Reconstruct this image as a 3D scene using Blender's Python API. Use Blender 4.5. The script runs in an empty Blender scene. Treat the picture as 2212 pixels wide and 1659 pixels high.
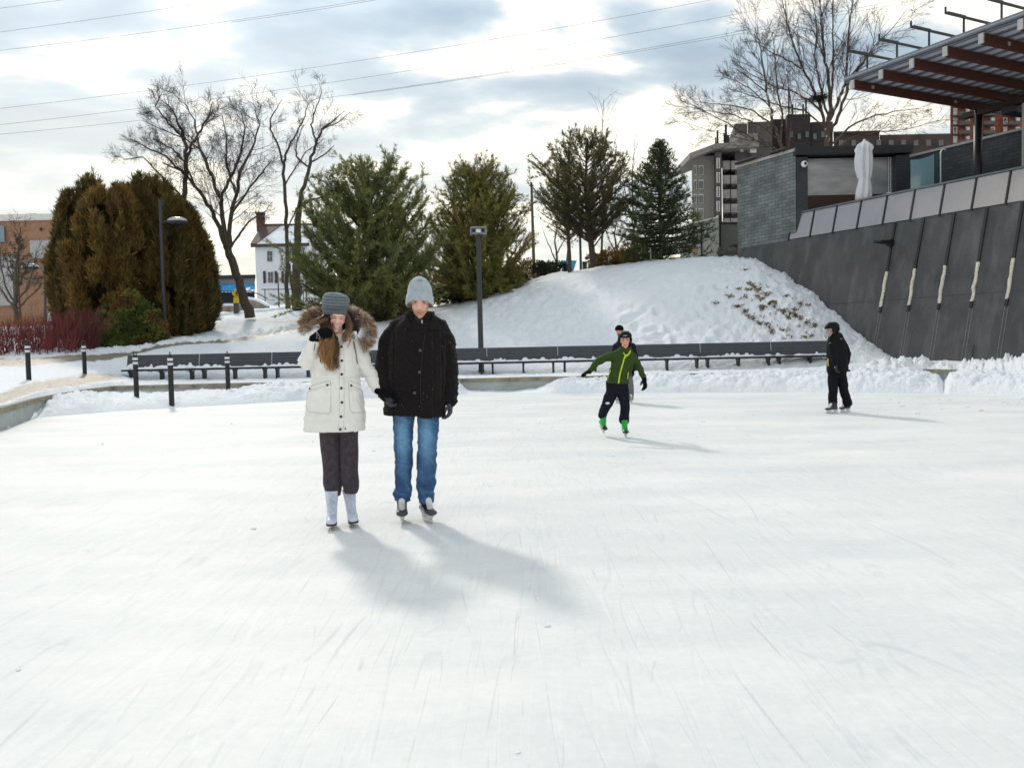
import bpy, math, random
import numpy as np
from mathutils import Vector, Matrix
from mathutils.bvhtree import BVHTree

random.seed(7)
scene = bpy.context.scene
COL = scene.collection
R = math.radians

# ------------------------------------------------------------------ camera
FPX, CU, CV, H0 = 1800.0, 1106.0, 829.5, 1.40
cam_d = bpy.data.cameras.new('camera')
cam = bpy.data.objects.new('camera', cam_d)
COL.objects.link(cam)
scene.camera = cam
cam_d.sensor_width = 36.0
cam_d.lens = 36.0 * FPX / 2212.0
cam_d.clip_start = 0.05
cam_d.clip_end = 3000
PITCH = math.atan(79.0 / 1800.0)
RM = Matrix.Rotation(math.pi / 2 - PITCH, 4, 'X') @ Matrix.Rotation(-0.021, 4, 'Z')
cam.matrix_world = Matrix.Translation((0, 0, H0)) @ RM
cam_d.dof.use_dof = True
cam_d.dof.focus_distance = 6.9
cam_d.dof.aperture_fstop = 5.6

# ------------------------------------------------------------------ light
SUN_DIR = Vector((-0.385, 0.90, 0.73)).normalized()      # towards the sun
sun_d = bpy.data.lights.new('sun', 'SUN')
sun_d.energy = 1.3
sun_d.angle = R(5.0)
sun_d.color = (1.0, 0.93, 0.82)
sun = bpy.data.objects.new('sun', sun_d)
COL.objects.link(sun)
sun.rotation_euler = SUN_DIR.to_track_quat('Z', 'Y').to_euler()
sun.location = (0, 0, 30)

world = bpy.data.worlds.new("World")
scene.world = world
world.use_nodes = True
wt = world.node_tree
wt.nodes.clear()


def wn(t, **kw):
    n = wt.nodes.new(t)
    for k, v in kw.items():
        setattr(n, k, v)
    return n


def wl(a, b):
    wt.links.new(a, b)


sky = wn('ShaderNodeTexSky', sky_type='NISHITA', sun_disc=False)
sky.sun_elevation = math.asin(SUN_DIR.z)
sky.sun_rotation = math.atan2(SUN_DIR.x, SUN_DIR.y)
sky.air_density = 1.0
sky.dust_density = 2.0
bg_sky = wn('ShaderNodeBackground')
bg_sky.inputs['Strength'].default_value = 0.06
wl(sky.outputs[0], bg_sky.inputs['Color'])
tc = wn('ShaderNodeTexCoord')
sep = wn('ShaderNodeSeparateXYZ')
wl(tc.outputs['Generated'], sep.inputs[0])


def wmath(op, a, b=None, c=None, clamp=False):
    n = wn('ShaderNodeMath', operation=op)
    n.use_clamp = clamp
    for i, x in enumerate((a, b, c)):
        if x is None:
            continue
        if isinstance(x, (int, float)):
            n.inputs[i].default_value = x
        else:
            wl(x, n.inputs[i])
    return n.outputs[0]


zz = wmath('ADD', wmath('MAXIMUM', sep.outputs[2], 0.0), 0.16)
px_ = wmath('DIVIDE', sep.outputs[0], zz)
py_ = wmath('DIVIDE', sep.outputs[1], zz)
comb = wn('ShaderNodeCombineXYZ')
wl(px_, comb.inputs[0])
wl(py_, comb.inputs[1])
mp = wn('ShaderNodeMapping')
mp.inputs['Location'].default_value = (3.1, 1.7, 0.0)
mp.inputs['Rotation'].default_value = (0, 0, R(12))
mp.inputs['Scale'].default_value = (0.75, 1.0, 1.0)
wl(comb.outputs[0], mp.inputs['Vector'])
n1 = wn('ShaderNodeTexNoise')
n1.inputs['Scale'].default_value = 2.3
n1.inputs['Detail'].default_value = 5
n1.inputs['Roughness'].default_value = 0.48
n1.inputs['Distortion'].default_value = 0.25
wl(mp.outputs[0], n1.inputs['Vector'])
cr = wn('ShaderNodeValToRGB')
cr.color_ramp.interpolation = 'B_SPLINE'
e = cr.color_ramp.elements
e[0].position = 0.39
e[0].color = (0.20, 0.32, 0.44, 1)
e[1].position = 0.67
e[1].color = (1.24, 1.15, 0.97, 1)
m_ = cr.color_ramp.elements.new(0.50)
m_.color = (0.38, 0.51, 0.625, 1)
m_ = cr.color_ramp.elements.new(0.56)
m_.color = (1.02, 0.965, 0.85, 1)
wl(n1.outputs['Fac'], cr.inputs['Fac'])
# thin warm band low over the horizon, where the cloud deck is seen against the light
hz = wmath('SUBTRACT', 1.0, wmath('DIVIDE', sep.outputs[2], 0.40), clamp=True)
hz = wmath('MULTIPLY', hz, 0.62)
mixh = wn('ShaderNodeMixRGB')
mixh.inputs['Color2'].default_value = (1.10, 0.99, 0.74, 1)
wl(hz, mixh.inputs['Fac'])
wl(cr.outputs[0], mixh.inputs['Color1'])
# brighter cloud around the veiled sun
dotn = wn('ShaderNodeVectorMath', operation='DOT_PRODUCT')
wl(tc.outputs['Generated'], dotn.inputs[0])
dotn.inputs[1].default_value = tuple(SUN_DIR)
glow = wmath('POWER', wmath('MAXIMUM', dotn.outputs['Value'], 0.0), 22.0)
gl2 = wmath('MULTIPLY_ADD', glow, 0.34, 0.99)
bg_cl = wn('ShaderNodeBackground')
wl(mixh.outputs[0], bg_cl.inputs['Color'])
wl(gl2, bg_cl.inputs['Strength'])
cover = wmath('MULTIPLY_ADD', n1.outputs['Fac'], 0.9, 0.42, clamp=True)
mixs = wn('ShaderNodeMixShader')
wl(cover, mixs.inputs['Fac'])
wl(bg_sky.outputs[0], mixs.inputs[1])
wl(bg_cl.outputs[0], mixs.inputs[2])
wout = wn('ShaderNodeOutputWorld')
wl(mixs.outputs[0], wout.inputs['Surface'])

scene.view_settings.view_transform = 'Standard'
scene.view_settings.look = 'None'
scene.view_settings.exposure = 0.48
scene.view_settings.gamma = 1.0
scene.cycles.max_bounces = 6
scene.cycles.transparent_max_bounces = 12

# ------------------------------------------------------------------ geometry helpers


def ray(u, v):
    d = Vector(((u - CU) / FPX, -(v - CV) / FPX, -1.0))
    return (RM.to_3x3() @ d)


CAMP = Vector((0, 0, H0))


def P(u, v, Y):
    d = ray(u, v)
    return CAMP + d * (Y / d.y)


def G(u, v, z=0.0):
    d = ray(u, v)
    return CAMP + d * ((z - H0) / d.z)


def VH(u):
    return 750.0 - 0.021 * (u - 1106.0)


class MB:
    """collects geometry in world (or local) coordinates"""

    def __init__(self):
        self.v = []
        self.f = []
        self.mi = []

    def add(self, verts, faces, mi=0):
        o = len(self.v)
        self.v += [tuple(p) for p in verts]
        self.f += [tuple(i + o for i in f) for f in faces]
        self.mi += [mi] * len(faces)

    def box(self, c, s, rot=None, mi=0, M=None):
        c = Vector(c)
        vs = []
        for dx in (-.5, .5):
            for dy in (-.5, .5):
                for dz in (-.5, .5):
                    p = Vector((dx * s[0], dy * s[1], dz * s[2]))
                    if rot is not None:
                        p = rot @ p
                    p = p + c
                    if M is not None:
                        p = M @ p
                    vs.append(p)
        self.add(vs, [(0, 1, 3, 2), (4, 6, 7, 5), (0, 4, 5, 1), (2, 3, 7, 6), (0, 2, 6, 4), (1, 5, 7, 3)], mi)

    def hexa(self, b, t, mi=0):
        """b, t: 4 bottom and 4 top corners (ccw)"""
        self.add(list(b) + list(t), [(3, 2, 1, 0), (4, 5, 6, 7), (0, 1, 5, 4), (1, 2, 6, 5), (2, 3, 7, 6), (3, 0, 4, 7)], mi)

    def tube(self, pts, rad, n=8, cap=True, mi=0, flat=None):
        pts = [Vector(p) for p in pts]
        if isinstance(rad, (int, float)):
            rad = [rad] * len(pts)
        rings = []
        up = None
        for i, p in enumerate(pts):
            a = pts[max(0, i - 1)]
            b = pts[min(len(pts) - 1, i + 1)]
            t = (b - a)
            if t.length < 1e-9:
                t = Vector((0, 0, 1))
            t.normalize()
            if up is None:
                up = Vector((0, 0, 1)) if abs(t.z) < .9 else Vector((1, 0, 0))
            x = up - t * up.dot(t)
            if x.length < 1e-5:
                x = t.orthogonal()
            x.normalize()
            y = t.cross(x)
            up = x
            fx = flat if flat else 1.0
            rings.append([p + (x * math.cos(2 * math.pi * k / n) * fx + y * math.sin(2 * math.pi * k / n)) * rad[i] for k in range(n)])
        vs = [q for r_ in rings for q in r_]
        fs = []
        for i in range(len(pts) - 1):
            for k in range(n):
                k2 = (k + 1) % n
                fs.append((i * n + k, i * n + k2, (i + 1) * n + k2, (i + 1) * n + k))
        if cap:
            fs.append(tuple(range(n - 1, -1, -1)))
            fs.append(tuple((len(pts) - 1) * n + k for k in range(n)))
        self.add(vs, fs, mi)

    def loft(self, rings, cap=True, mi=0):
        n = len(rings[0])
        vs = [q for r_ in rings for q in r_]
        fs = []
        for i in range(len(rings) - 1):
            for k in range(n):
                k2 = (k + 1) % n
                fs.append((i * n + k, i * n + k2, (i + 1) * n + k2, (i + 1) * n + k))
        if cap:
            fs.append(tuple(range(n - 1, -1, -1)))
            fs.append(tuple((len(rings) - 1) * n + k for k in range(n)))
        self.add(vs, fs, mi)

    def ell(self, c, r, M=None, nu=14, nv=9, mi=0):
        """ellipsoid; M optional 3x3 rotation"""
        c = Vector(c)
        vs = []
        for j in range(nv + 1):
            th = math.pi * j / nv
            for i in range(nu):
                ph = 2 * math.pi * i / nu
                p = Vector((r[0] * math.sin(th) * math.cos(ph), r[1] * math.sin(th) * math.sin(ph), r[2] * math.cos(th)))
                if M is not None:
                    p = M @ p
                vs.append(p + c)
        fs = []
        for j in range(nv):
            for i in range(nu):
                i2 = (i + 1) % nu
                fs.append((j * nu + i, (j + 1) * nu + i, (j + 1) * nu + i2, j * nu + i2))
        self.add(vs, fs, mi)

    def cone(self, p0, r0, p1, r1, n=12):
        """round tapered capsule"""
        p0, p1 = Vector(p0), Vector(p1)
        t = (p1 - p0)
        L = t.length
        t = t / max(L, 1e-6)
        pts, rr = [], []
        for a in (-.98, -.85, -.5, -.2):
            pts.append(p0 + t * r0 * a)
            rr.append(r0 * math.sqrt(1 - a * a))
        pts += [p0, p1]
        rr += [r0, r1]
        for a in (.2, .5, .85, .98):
            pts.append(p1 + t * r1 * a)
            rr.append(r1 * math.sqrt(1 - a * a))
        self.tube(pts, rr, n=n)

    def chain(self, ps, rs):
        for i in range(len(ps) - 1):
            self.cone(ps[i], rs[i], ps[i + 1], rs[i + 1])

    def mesh(self, name, mats=(), smooth=False, origin=None):
        me = bpy.data.meshes.new(name)
        v = self.v
        if origin is not None:
            ox, oy, oz = origin
            v = [(a - ox, b - oy, c - oz) for a, b, c in v]
        me.from_pydata(v, [], self.f)
        for m in mats:
            me.materials.append(m)
        if any(self.mi):
            me.polygons.foreach_set('material_index', self.mi)
        if smooth:
            me.polygons.foreach_set('use_smooth', [True] * len(me.polygons))
        me.update()
        return me


def link(name, me, parent=None):
    o = bpy.data.objects.new(name, me)
    COL.objects.link(o)
    if parent is not None:
        o.parent = parent
    return o


def tag(o, label=None, cat=None, group=None, kind=None):
    if label:
        o['label'] = label
    if cat:
        o['category'] = cat
    if group:
        o['group'] = group
    if kind:
        o['kind'] = kind
    return o


def empty(name, loc, label, cat, group=None):
    o = bpy.data.objects.new(name, None)
    o.empty_display_size = 0.2
    COL.objects.link(o)
    o.location = loc
    tag(o, label, cat, group)
    return o


def part(mb, name, mat, root, smooth=False, label=None, parent=None):
    """mb in world coordinates; root is an unrotated Empty; parent may be a part of root"""
    mats = mat if isinstance(mat, (list, tuple)) else [mat]
    me = mb.mesh(name, mats, smooth, origin=root.location)
    o = link(name, me, parent or root)
    if label:
        o['label'] = label
    return o


def copy_tree(o, parent=None):
    c = o.copy()
    COL.objects.link(c)
    c.parent = parent
    for ch in list(o.children):
        copy_tree(ch, c)
    return c


# numpy value noise -------------------------------------------------
_rs = np.random.RandomState(3)
_perm = _rs.permutation(4096)
_vals = _rs.rand(4096) * 2 - 1


def vnoise(p):
    p = np.asarray(p, dtype=float)
    i = np.floor(p).astype(np.int64)
    f = p - i
    f = f * f * (3 - 2 * f)

    def h(dx, dy, dz):
        return _vals[_perm[(_perm[(_perm[(i[:, 0] + dx) & 4095] + i[:, 1] + dy) & 4095] + i[:, 2] + dz) & 4095]]
    x0 = h(0, 0, 0) * (1 - f[:, 0]) + h(1, 0, 0) * f[:, 0]
    x1 = h(0, 1, 0) * (1 - f[:, 0]) + h(1, 1, 0) * f[:, 0]
    x2 = h(0, 0, 1) * (1 - f[:, 0]) + h(1, 0, 1) * f[:, 0]
    x3 = h(0, 1, 1) * (1 - f[:, 0]) + h(1, 1, 1) * f[:, 0]
    y0 = x0 * (1 - f[:, 1]) + x1 * f[:, 1]
    y1 = x2 * (1 - f[:, 1]) + x3 * f[:, 1]
    return y0 * (1 - f[:, 2]) + y1 * f[:, 2]


def fbm(p, oct=4, gain=.5):
    s = 0
    a = 1
    p = np.asarray(p, dtype=float)
    for k in range(oct):
        s = s + a * vnoise(p + 17.3 * k)
        p = p * 2.03
        a *= gain
    return s


# ------------------------------------------------------------------ materials


def mat(name, color, rough=.7, var=.12, vscale=6, bump=0.0, bscale=40, metal=0.0, spec=.4, attr=False, color2=None,
        c2pos=(.45, .6), sheen=0.0, detail=5, stretch=None, trans=0.0, sss=0.0, coat=0.0):
    m = bpy.data.materials.new(name)
    m.use_nodes = True
    nt = m.node_tree
    b = nt.nodes['Principled BSDF']
    L = nt.links.new
    tcn = nt.nodes.new('ShaderNodeTexCoord')
    co = tcn.outputs['Object']
    if stretch:
        mpn = nt.nodes.new('ShaderNodeMapping')
        mpn.inputs['Scale'].default_value = stretch
        L(co, mpn.inputs['Vector'])
        co = mpn.outputs[0]
    n = nt.nodes.new('ShaderNodeTexNoise')
    n.inputs['Scale'].default_value = vscale
    n.inputs['Detail'].default_value = detail
    L(co, n.inputs['Vector'])
    if attr:
        a = nt.nodes.new('ShaderNodeAttribute')
        a.attribute_name = 'Col'
        base = a.outputs['Color']
    else:
        c = nt.nodes.new('ShaderNodeRGB')
        c.outputs[0].default_value = (*color, 1)
        base = c.outputs[0]
    if color2:
        rp = nt.nodes.new('ShaderNodeMapRange')
        rp.inputs['From Min'].default_value = c2pos[0]
        rp.inputs['From Max'].default_value = c2pos[1]
        L(n.outputs['Fac'], rp.inputs['Value'])
        mx = nt.nodes.new('ShaderNodeMixRGB')
        mx.inputs['Color2'].default_value = (*color2, 1)
        L(rp.outputs[0], mx.inputs['Fac'])
        L(base, mx.inputs['Color1'])
        base = mx.outputs[0]
    mr = nt.nodes.new('ShaderNodeMapRange')
    mr.inputs['From Min'].default_value = .25
    mr.inputs['From Max'].default_value = .75
    mr.inputs['To Min'].default_value = 1 - var
    mr.inputs['To Max'].default_value = 1 + var
    L(n.outputs['Fac'], mr.inputs['Value'])
    mm = nt.nodes.new('ShaderNodeVectorMath')
    mm.operation = 'SCALE'
    L(base, mm.inputs[0])
    L(mr.outputs[0], mm.inputs['Scale'])
    L(mm.outputs[0], b.inputs['Base Color'])
    b.inputs['Roughness'].default_value = rough
    b.inputs['Metallic'].default_value = metal
    b.inputs['Specular IOR Level'].default_value = spec
    if sheen:
        b.inputs['Sheen Weight'].default_value = sheen
        b.inputs['Sheen Roughness'].default_value = .5
    if trans:
        b.inputs['Transmission Weight'].default_value = trans
    if sss:
        b.inputs['Subsurface Weight'].default_value = sss
        b.inputs['Subsurface Radius'].default_value = (.02, .008, .005)
        b.inputs['Subsurface Scale'].default_value = .6
    if coat:
        b.inputs['Coat Weight'].default_value = coat
    if bump:
        bn = nt.nodes.new('ShaderNodeTexNoise')
        bn.inputs['Scale'].default_value = bscale
        bn.inputs['Detail'].default_value = 4
        L(co, bn.inputs['Vector'])
        bp = nt.nodes.new('ShaderNodeBump')
        bp.inputs['Strength'].default_value = bump
        bp.inputs['Distance'].default_value = .02
        L(bn.outputs['Fac'], bp.inputs['Height'])
        L(bp.outputs[0], b.inputs['Normal'])
    return m


def brick_mat(name, c1, c2, mortar, scale, bw=.5, rh=.25, ms=.02, rough=.7, vert=False, wall_dir=None, contrast=.3):
    m = bpy.data.materials.new(name)
    m.use_nodes = True
    nt = m.node_tree
    b = nt.nodes['Principled BSDF']
    L = nt.links.new
    tcn = nt.nodes.new('ShaderNodeTexCoord')
    # (distance along the wall, height)
    dn = nt.nodes.new('ShaderNodeVectorMath')
    dn.operation = 'DOT_PRODUCT'
    dn.inputs[1].default_value = wall_dir or (1, 0, 0)
    L(tcn.outputs['Object'], dn.inputs[0])
    sp = nt.nodes.new('ShaderNodeSeparateXYZ')
    L(tcn.outputs['Object'], sp.inputs[0])
    cb = nt.nodes.new('ShaderNodeCombineXYZ')
    L(dn.outputs['Value'], cb.inputs[0])
    L(sp.outputs[2], cb.inputs[1])
    br = nt.nodes.new('ShaderNodeTexBrick')
    if vert:
        br.offset = 0.0
    br.inputs['Color1'].default_value = (*c1, 1)
    br.inputs['Color2'].default_value = (*c2, 1)
    br.inputs['Mortar'].default_value = (*mortar, 1)
    br.inputs['Scale'].default_value = scale
    br.inputs['Mortar Size'].default_value = ms
    br.inputs['Bias'].default_value = 0
    br.inputs['Brick Width'].default_value = bw
    br.inputs['Row Height'].default_value = rh
    L(cb.outputs[0], br.inputs['Vector'])
    n = nt.nodes.new('ShaderNodeTexNoise')
    n.inputs['Scale'].default_value = 1.3
    n.inputs['Detail'].default_value = 6
    L(tcn.outputs['Object'], n.inputs['Vector'])
    mr = nt.nodes.new('ShaderNodeMapRange')
    mr.inputs['From Min'].default_value = .3
    mr.inputs['From Max'].default_value = .7
    mr.inputs['To Min'].default_value = 1 - contrast
    mr.inputs['To Max'].default_value = 1 + contrast
    L(n.outputs['Fac'], mr.inputs['Value'])
    mm = nt.nodes.new('ShaderNodeVectorMath')
    mm.operation = 'SCALE'
    L(br.outputs['Color'], mm.inputs[0])
    L(mr.outputs[0], mm.inputs['Scale'])
    L(mm.outputs[0], b.inputs['Base Color'])
    b.inputs['Roughness'].default_value = rough
    bp = nt.nodes.new('ShaderNodeBump')
    bp.inputs['Strength'].default_value = .4
    bp.inputs['Distance'].default_value = .01
    bp.invert = True
    L(br.outputs['Fac'], bp.inputs['Height'])
    L(bp.outputs[0], b.inputs['Normal'])
    return m


def glass_mat(name, color, rough=.1, alpha=1.0, spec=.8):
    m = mat(name, color, rough=rough, var=.08, vscale=1.5, spec=spec, coat=.6)
    b = m.node_tree.nodes['Principled BSDF']
    b.inputs['Alpha'].default_value = alpha
    return m


def setcol(me, cols):
    at = me.color_attributes.new('Col', 'FLOAT_COLOR', 'POINT')
    c4 = np.ones((len(me.vertices), 4), dtype=np.float32)
    c4[:, :3] = cols
    at.data.foreach_set('color', c4.ravel())


def vco(me):
    a = np.empty(len(me.vertices) * 3, dtype=np.float32)
    me.vertices.foreach_get('co', a)
    return a.reshape(-1, 3).astype(float)

# ================================================================== SNOW, ICE, TERRAIN
COLS = {
    -900: [(5, .45), (20, .55), (24, .75), (30, 1.2), (34, 1.55), (42, 2.2), (60, 3.6), (80, 4.2), (400, 8)],
    60: [(5, .45), (16.4, .45), (20, .55), (23.5, .72), (27.6, .95), (30, 1.2), (34, 1.55), (42, 2.2), (60, 3.6), (80, 4.2), (400, 8)],
    183: [(5, .45), (24, .5), (27.6, .74), (30, 1.0), (34, 1.5), (38, 1.85), (42, 2.3), (60, 3.8), (80, 4.4), (400, 8)],
    300: [(5, .43), (26.5, .44), (30.8, .47), (33, .95), (36, 1.55), (40, 2.05), (46, 2.7), (60, 4.0), (80, 5.2), (400, 9)],
    400: [(5, .43), (26.5, .43), (30.8, .44), (33, .95), (36, 1.62), (40, 2.2), (46, 2.9), (60, 4.2), (80, 5.6), (400, 9)],
    500: [(5, .43), (26.5, .43), (30.8, .42), (33, .8), (36, 1.45), (40, 2.15), (46, 3.2), (60, 4.4), (75, 5.9), (400, 10)],
    640: [(5, .43), (26.5, .43), (30.8, .42), (33, .8), (36, 1.5), (40, 2.4), (46, 3.3), (52, 4.06), (60, 4.6), (75, 5.9), (400, 10)],
    800: [(5, .43), (26.5, .43), (30.8, .42), (33, .8), (36, 1.5), (40, 2.45), (45, 3.3), (60, 4.6), (75, 5.9), (400, 10)],
    940: [(5, .43), (26.5, .43), (30.8, .42), (33, .75), (36, 1.25), (40, 2.3), (44, 3.3), (47, 3.78), (52, 3.9), (400, 10)],
    1000: [(5, .43), (26.5, .43), (30.8, .42), (33, .7), (36, 1.2), (40, 2.3), (44, 3.45), (48, 4.12), (52, 4.2), (400, 10)],
    1100: [(5, .43), (26.5, .43), (30.8, .42), (33, .7), (36, 1.2), (40, 2.5), (45, 4.2), (49, 5.0), (53, 5.1), (400, 10)],
    1200: [(5, .43), (26.5, .43), (30.8, .42), (33, .75), (36, 1.4), (40, 2.95), (45, 4.85), (49, 5.70), (53, 5.8), (400, 10)],
    1300: [(5, .43), (26.5, .43), (30.8, .42), (33, .8), (36, 1.7), (40, 3.5), (45, 5.4), (48, 5.96), (53, 6.0), (400, 10)],
    1400: [(5, .43), (26.5, .43), (30.8, .42), (33, .9), (36, 2.1), (40, 4.2), (44, 5.7), (46, 6.03), (50, 6.1), (400, 10)],
    1500: [(5, .43), (26.5, .43), (30.5, .42), (33, 1.0), (36, 2.4), (40, 4.75), (43, 5.75), (44.5, 5.96), (50, 6.0), (400, 10)],
    1600: [(5, .43), (26.5, .43), (30.5, .42), (33, 1.3), (36, 2.9), (39, 4.75), (41, 5.55), (44, 5.9), (50, 6.0), (400, 10)],
    1640: [(5, .43), (26.5, .43), (30.5, .42), (33, 1.5), (36, 3.2), (38.6, 4.9), (40.2, 5.4), (44, 5.6), (50, 5.7), (400, 10)],
    1700: [(5, .43), (26.3, .43), (30.5, .42), (33, 1.75), (36, 3.5), (38.2, 4.5), (44, 4.7), (60, 5), (400, 10)],
    1760: [(5, .43), (26.3, .43), (30.5, .45), (33, 1.75), (36.6, 3.57), (44, 3.7), (60, 4), (400, 10)],
    1820: [(5, .43), (26.3, .43), (30.5, .55), (33, 1.5), (35.2, 2.48), (44, 2.6), (60, 3), (400, 10)],
    1870: [(5, .43), (26.3, .43), (30.5, .6), (34, 1.62), (44, 1.7), (60, 3), (400, 10)],
    1910: [(5, .43), (26.3, .43), (30.5, .6), (33.2, 1.0), (44, 1.1), (60, 3), (400, 10)],
    1930: [(5, .43), (26.3, .43), (30.5, .55), (33, .68), (44, .7), (60, 3), (400, 10)],
    2060: [(5, .43), (26.0, .43), (28, .5), (31, .62), (44, .7), (60, 3), (400, 10)],
    2212: [(5, .43), (23.0, .6), (26, .7), (29, .6), (44, .7), (60, 3), (400, 10)],
    3100: [(5, .43), (14, .6), (20, .7), (29, .6), (44, .7), (60, 3), (400, 10)],
}
_cu = sorted(COLS)


def prof(col, Y):
    a = np.array(col)
    return np.interp(Y, a[:, 0], a[:, 1])


def base_z(u, Y):
    """u, Y arrays -> terrain height"""
    u = np.clip(u, _cu[0], _cu[-1])
    z = np.zeros_like(Y, dtype=float)
    for a, b in zip(_cu[:-1], _cu[1:]):
        m = (u >= a) & (u <= b)
        if m.any():
            t = (u[m] - a) / (b - a)
            z[m] = prof(COLS[a], Y[m]) * (1 - t) + prof(COLS[b], Y[m]) * t
    return z


CURB_UY = [(-900, 6.6), (-285, 11), (13, 16.4), (74, 19.4), (192, 24.4), (244, 26.3), (417, 26.35), (545, 26.35), (1100, 26.15),
           (1608, 26.35), (1990, 26.2), (2090, 24.4), (2200, 22.2), (2500, 16.5), (3100, 10.5)]
FOOT_UY = [(-900, 6.4), (-285, 10.7), (0, 15.95), (60, 18.55), (76, 18.9), (100, 19.5), (200, 20.4), (300, 21.2), (400, 21.9), (500, 22.5),
           (650, 23.8), (900, 24.6), (1000, 24.9), (1030, 25.2), (1110, 25.2), (1160, 24.8), (1300, 24.3), (1500, 23.7), (1700, 23), (1850, 22), (2000, 21.2),
           (2100, 20.5), (2212, 19.5), (2500, 15), (3100, 9.5)]
BANK_H = [(-900, .12), (20, .12), (60, .05), (78, .1), (100, .36), (190, .40), (240, .26), (420, .27), (540, .34), (600, .44), (900, .44), (985, .40),
          (1010, .12), (1100, .06), (1160, .12), (1215, .4), (1600, .46), (1965, .47), (1995, .40), (2028, .30), (2040, .12), (2052, .36), (2080, .42), (2140, .45), (3100, .45)]


def itp(tab, u):
    a = np.array(tab, dtype=float)
    return np.interp(u, a[:, 0], a[:, 1])


us = np.concatenate([np.arange(-900, -300, 40), np.arange(-300, 2500, 3.6), np.arange(2500, 3101, 40)])
NB = 34
tb = np.linspace(0, 1, NB)
YP = np.concatenate([np.linspace(0, 1, 62)[1:]])            # curb .. 32.5
YH = np.linspace(32.5, 53, 175)[1:]
YF = np.geomspace(53, 700, 40)[1:]
nu = len(us)
yc = itp(CURB_UY, us)
yf = itp(FOOT_UY, us)
rows_u, rows_Y, zone = [], [], []
for i in range(NB):
    rows_Y.append(yf + (yc + .02 - yf) * tb[i])
    zone.append(0)
for t in YP:
    rows_Y.append((yc + .18) + (32.5 - yc - .18) * t)
    zone.append(1)
for y in YH:
    rows_Y.append(np.full(nu, y))
    zone.append(2)
for y in YF:
    rows_Y.append(np.full(nu, y))
    zone.append(2)
YY = np.array(rows_Y)
UU = np.tile(us, (len(rows_Y), 1))
XX = (UU - CU) / FPX * YY
zone = np.array(zone)
ZZ = base_z(UU.ravel(), YY.ravel()).reshape(YY.shape)
# soften the creases of the hill
for it in range(5):
    Z2 = ZZ.copy()
    Z2[NB + 64:-1] = (ZZ[NB + 63:-2] + 2 * ZZ[NB + 64:-1] + ZZ[NB + 65:]) / 4
    Z2[NB:, 1:-1] = (Z2[NB:, :-2] + 2 * Z2[NB:, 1:-1] + Z2[NB:, 2:]) / 4
    ZZ = Z2
pts = np.stack([XX.ravel(), YY.ravel(), np.zeros(XX.size)], 1)
nA = fbm(pts * np.array([1.1, 1.1, 1]), 4).reshape(XX.shape)
nB = fbm(pts * 4.5 + 50, 4, .6).reshape(XX.shape)
nC = fbm(pts * 13 + 90, 3, .6).reshape(XX.shape)
nD = fbm(pts * 27 + 70, 3, .6).reshape(XX.shape)
nR = 1 - np.abs(fbm(pts * 2.2 + 31, 3)).reshape(XX.shape)
bankH = itp(BANK_H, us)
for i in range(NB):
    s = tb[i]
    w = yc - yf
    # steep face of ploughed snow, then a lumpy top
    st = np.clip(s * w / 1.15, 0, 1)
    pr = 1 - (1 - st) ** 2.2
    env = np.sin(np.clip(st, 0, 1) * math.pi * .5)
    ZZ[i] = -.03 + bankH * pr + env * np.minimum(bankH, .5) * (.15 * nA[i] + .14 * nB[i] + .09 * nC[i] + .10 * (nR[i] - .6) + .04 * nD[i])
    ZZ[i] = np.where((us > 70) & (us < 2600) | True, ZZ[i], ZZ[i])
    if s > .93:
        ZZ[i] = np.minimum(ZZ[i], np.where(us < 2060, .5, 1.2))
amp = np.where(UU < 260, .35, 1.0)
pl = zone[:, None] == 1
ZZ += np.where(pl, amp * (.022 * nA + .028 * nB + .014 * nC), 0)
# ploughed heap along the foot of the wall and behind the curb at the right
heap = np.exp(-((YY - (yc[None, :] + 1.0)) / .8) ** 2) * np.clip((UU - 1840) / 80, 0, 1)
ZZ += np.where(pl, heap * (.16 + .12 * nA + .12 * nB + .08 * nC + .12 * (nR - .55) + .05 * nD), 0)
hl = (zone[:, None] == 2) & (YY < 54)
ZZ += np.where(hl, .035 * nA + .018 * nB + .014 * nC + .012 * nD, 0)
rough_r = np.clip((UU - 1480) / 150, 0, 1) * hl
ZZ += rough_r * (.03 * nB + .045 * nC + .03 * (nR - .6) + .03 * nD)
ZZ += np.where((zone[:, None] == 2) & (YY >= 54), .15 * nA, 0)

# shovelled snow edge of the path on the left
PATH = [(-300, 30.4), (60, 30.6), (200, 33.5), (330, 37.2), (450, 38.6), (640, 40.6), (820, 43.0), (1000, 48)]
pathY = itp(PATH, us)[None, :]
dpath = YY - pathY
pw = np.interp(us, [-300, 60, 200, 330, 450, 650, 1000], [2.6, 2.3, 1.3, .55, .5, .7, .6])[None, :]
inpath = np.clip(1.15 - np.abs(dpath) / pw, 0, 1) * (UU < 860)
ZZ -= .07 * np.clip(inpath * 3, 0, 1) * (UU > 180)
berm = np.exp(-((dpath - pw * 1.35) / .45) ** 2) * (UU < 860) * (UU > -300)
ZZ += berm * (.10 + .07 * nB + .05 * nC)

# trails of footprints across the hill
rs = np.random.RandomState(5)
trails = [((1060, 742), (1290, 655)), ((1190, 735), (1330, 610)), ((1010, 700), (1190, 620)), ((1340, 700), (1480, 600)),
          ((1120, 735), (1180, 650)), ((1390, 735), (1600, 640)), ((960, 735), (1120, 640)), ((650, 745), (760, 700))]


def z_at(u, Y):
    return float(base_z(np.array([float(u)]), np.array([float(Y)]))[0])


def ground_depth(u, v):
    """first depth at which the base terrain appears at pixel (u, v)"""
    for Y in np.arange(31, 60, .1):
        z = z_at(u, Y)
        if VH(u) - (z - H0) / Y * FPX <= v:
            return Y
    return None


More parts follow.
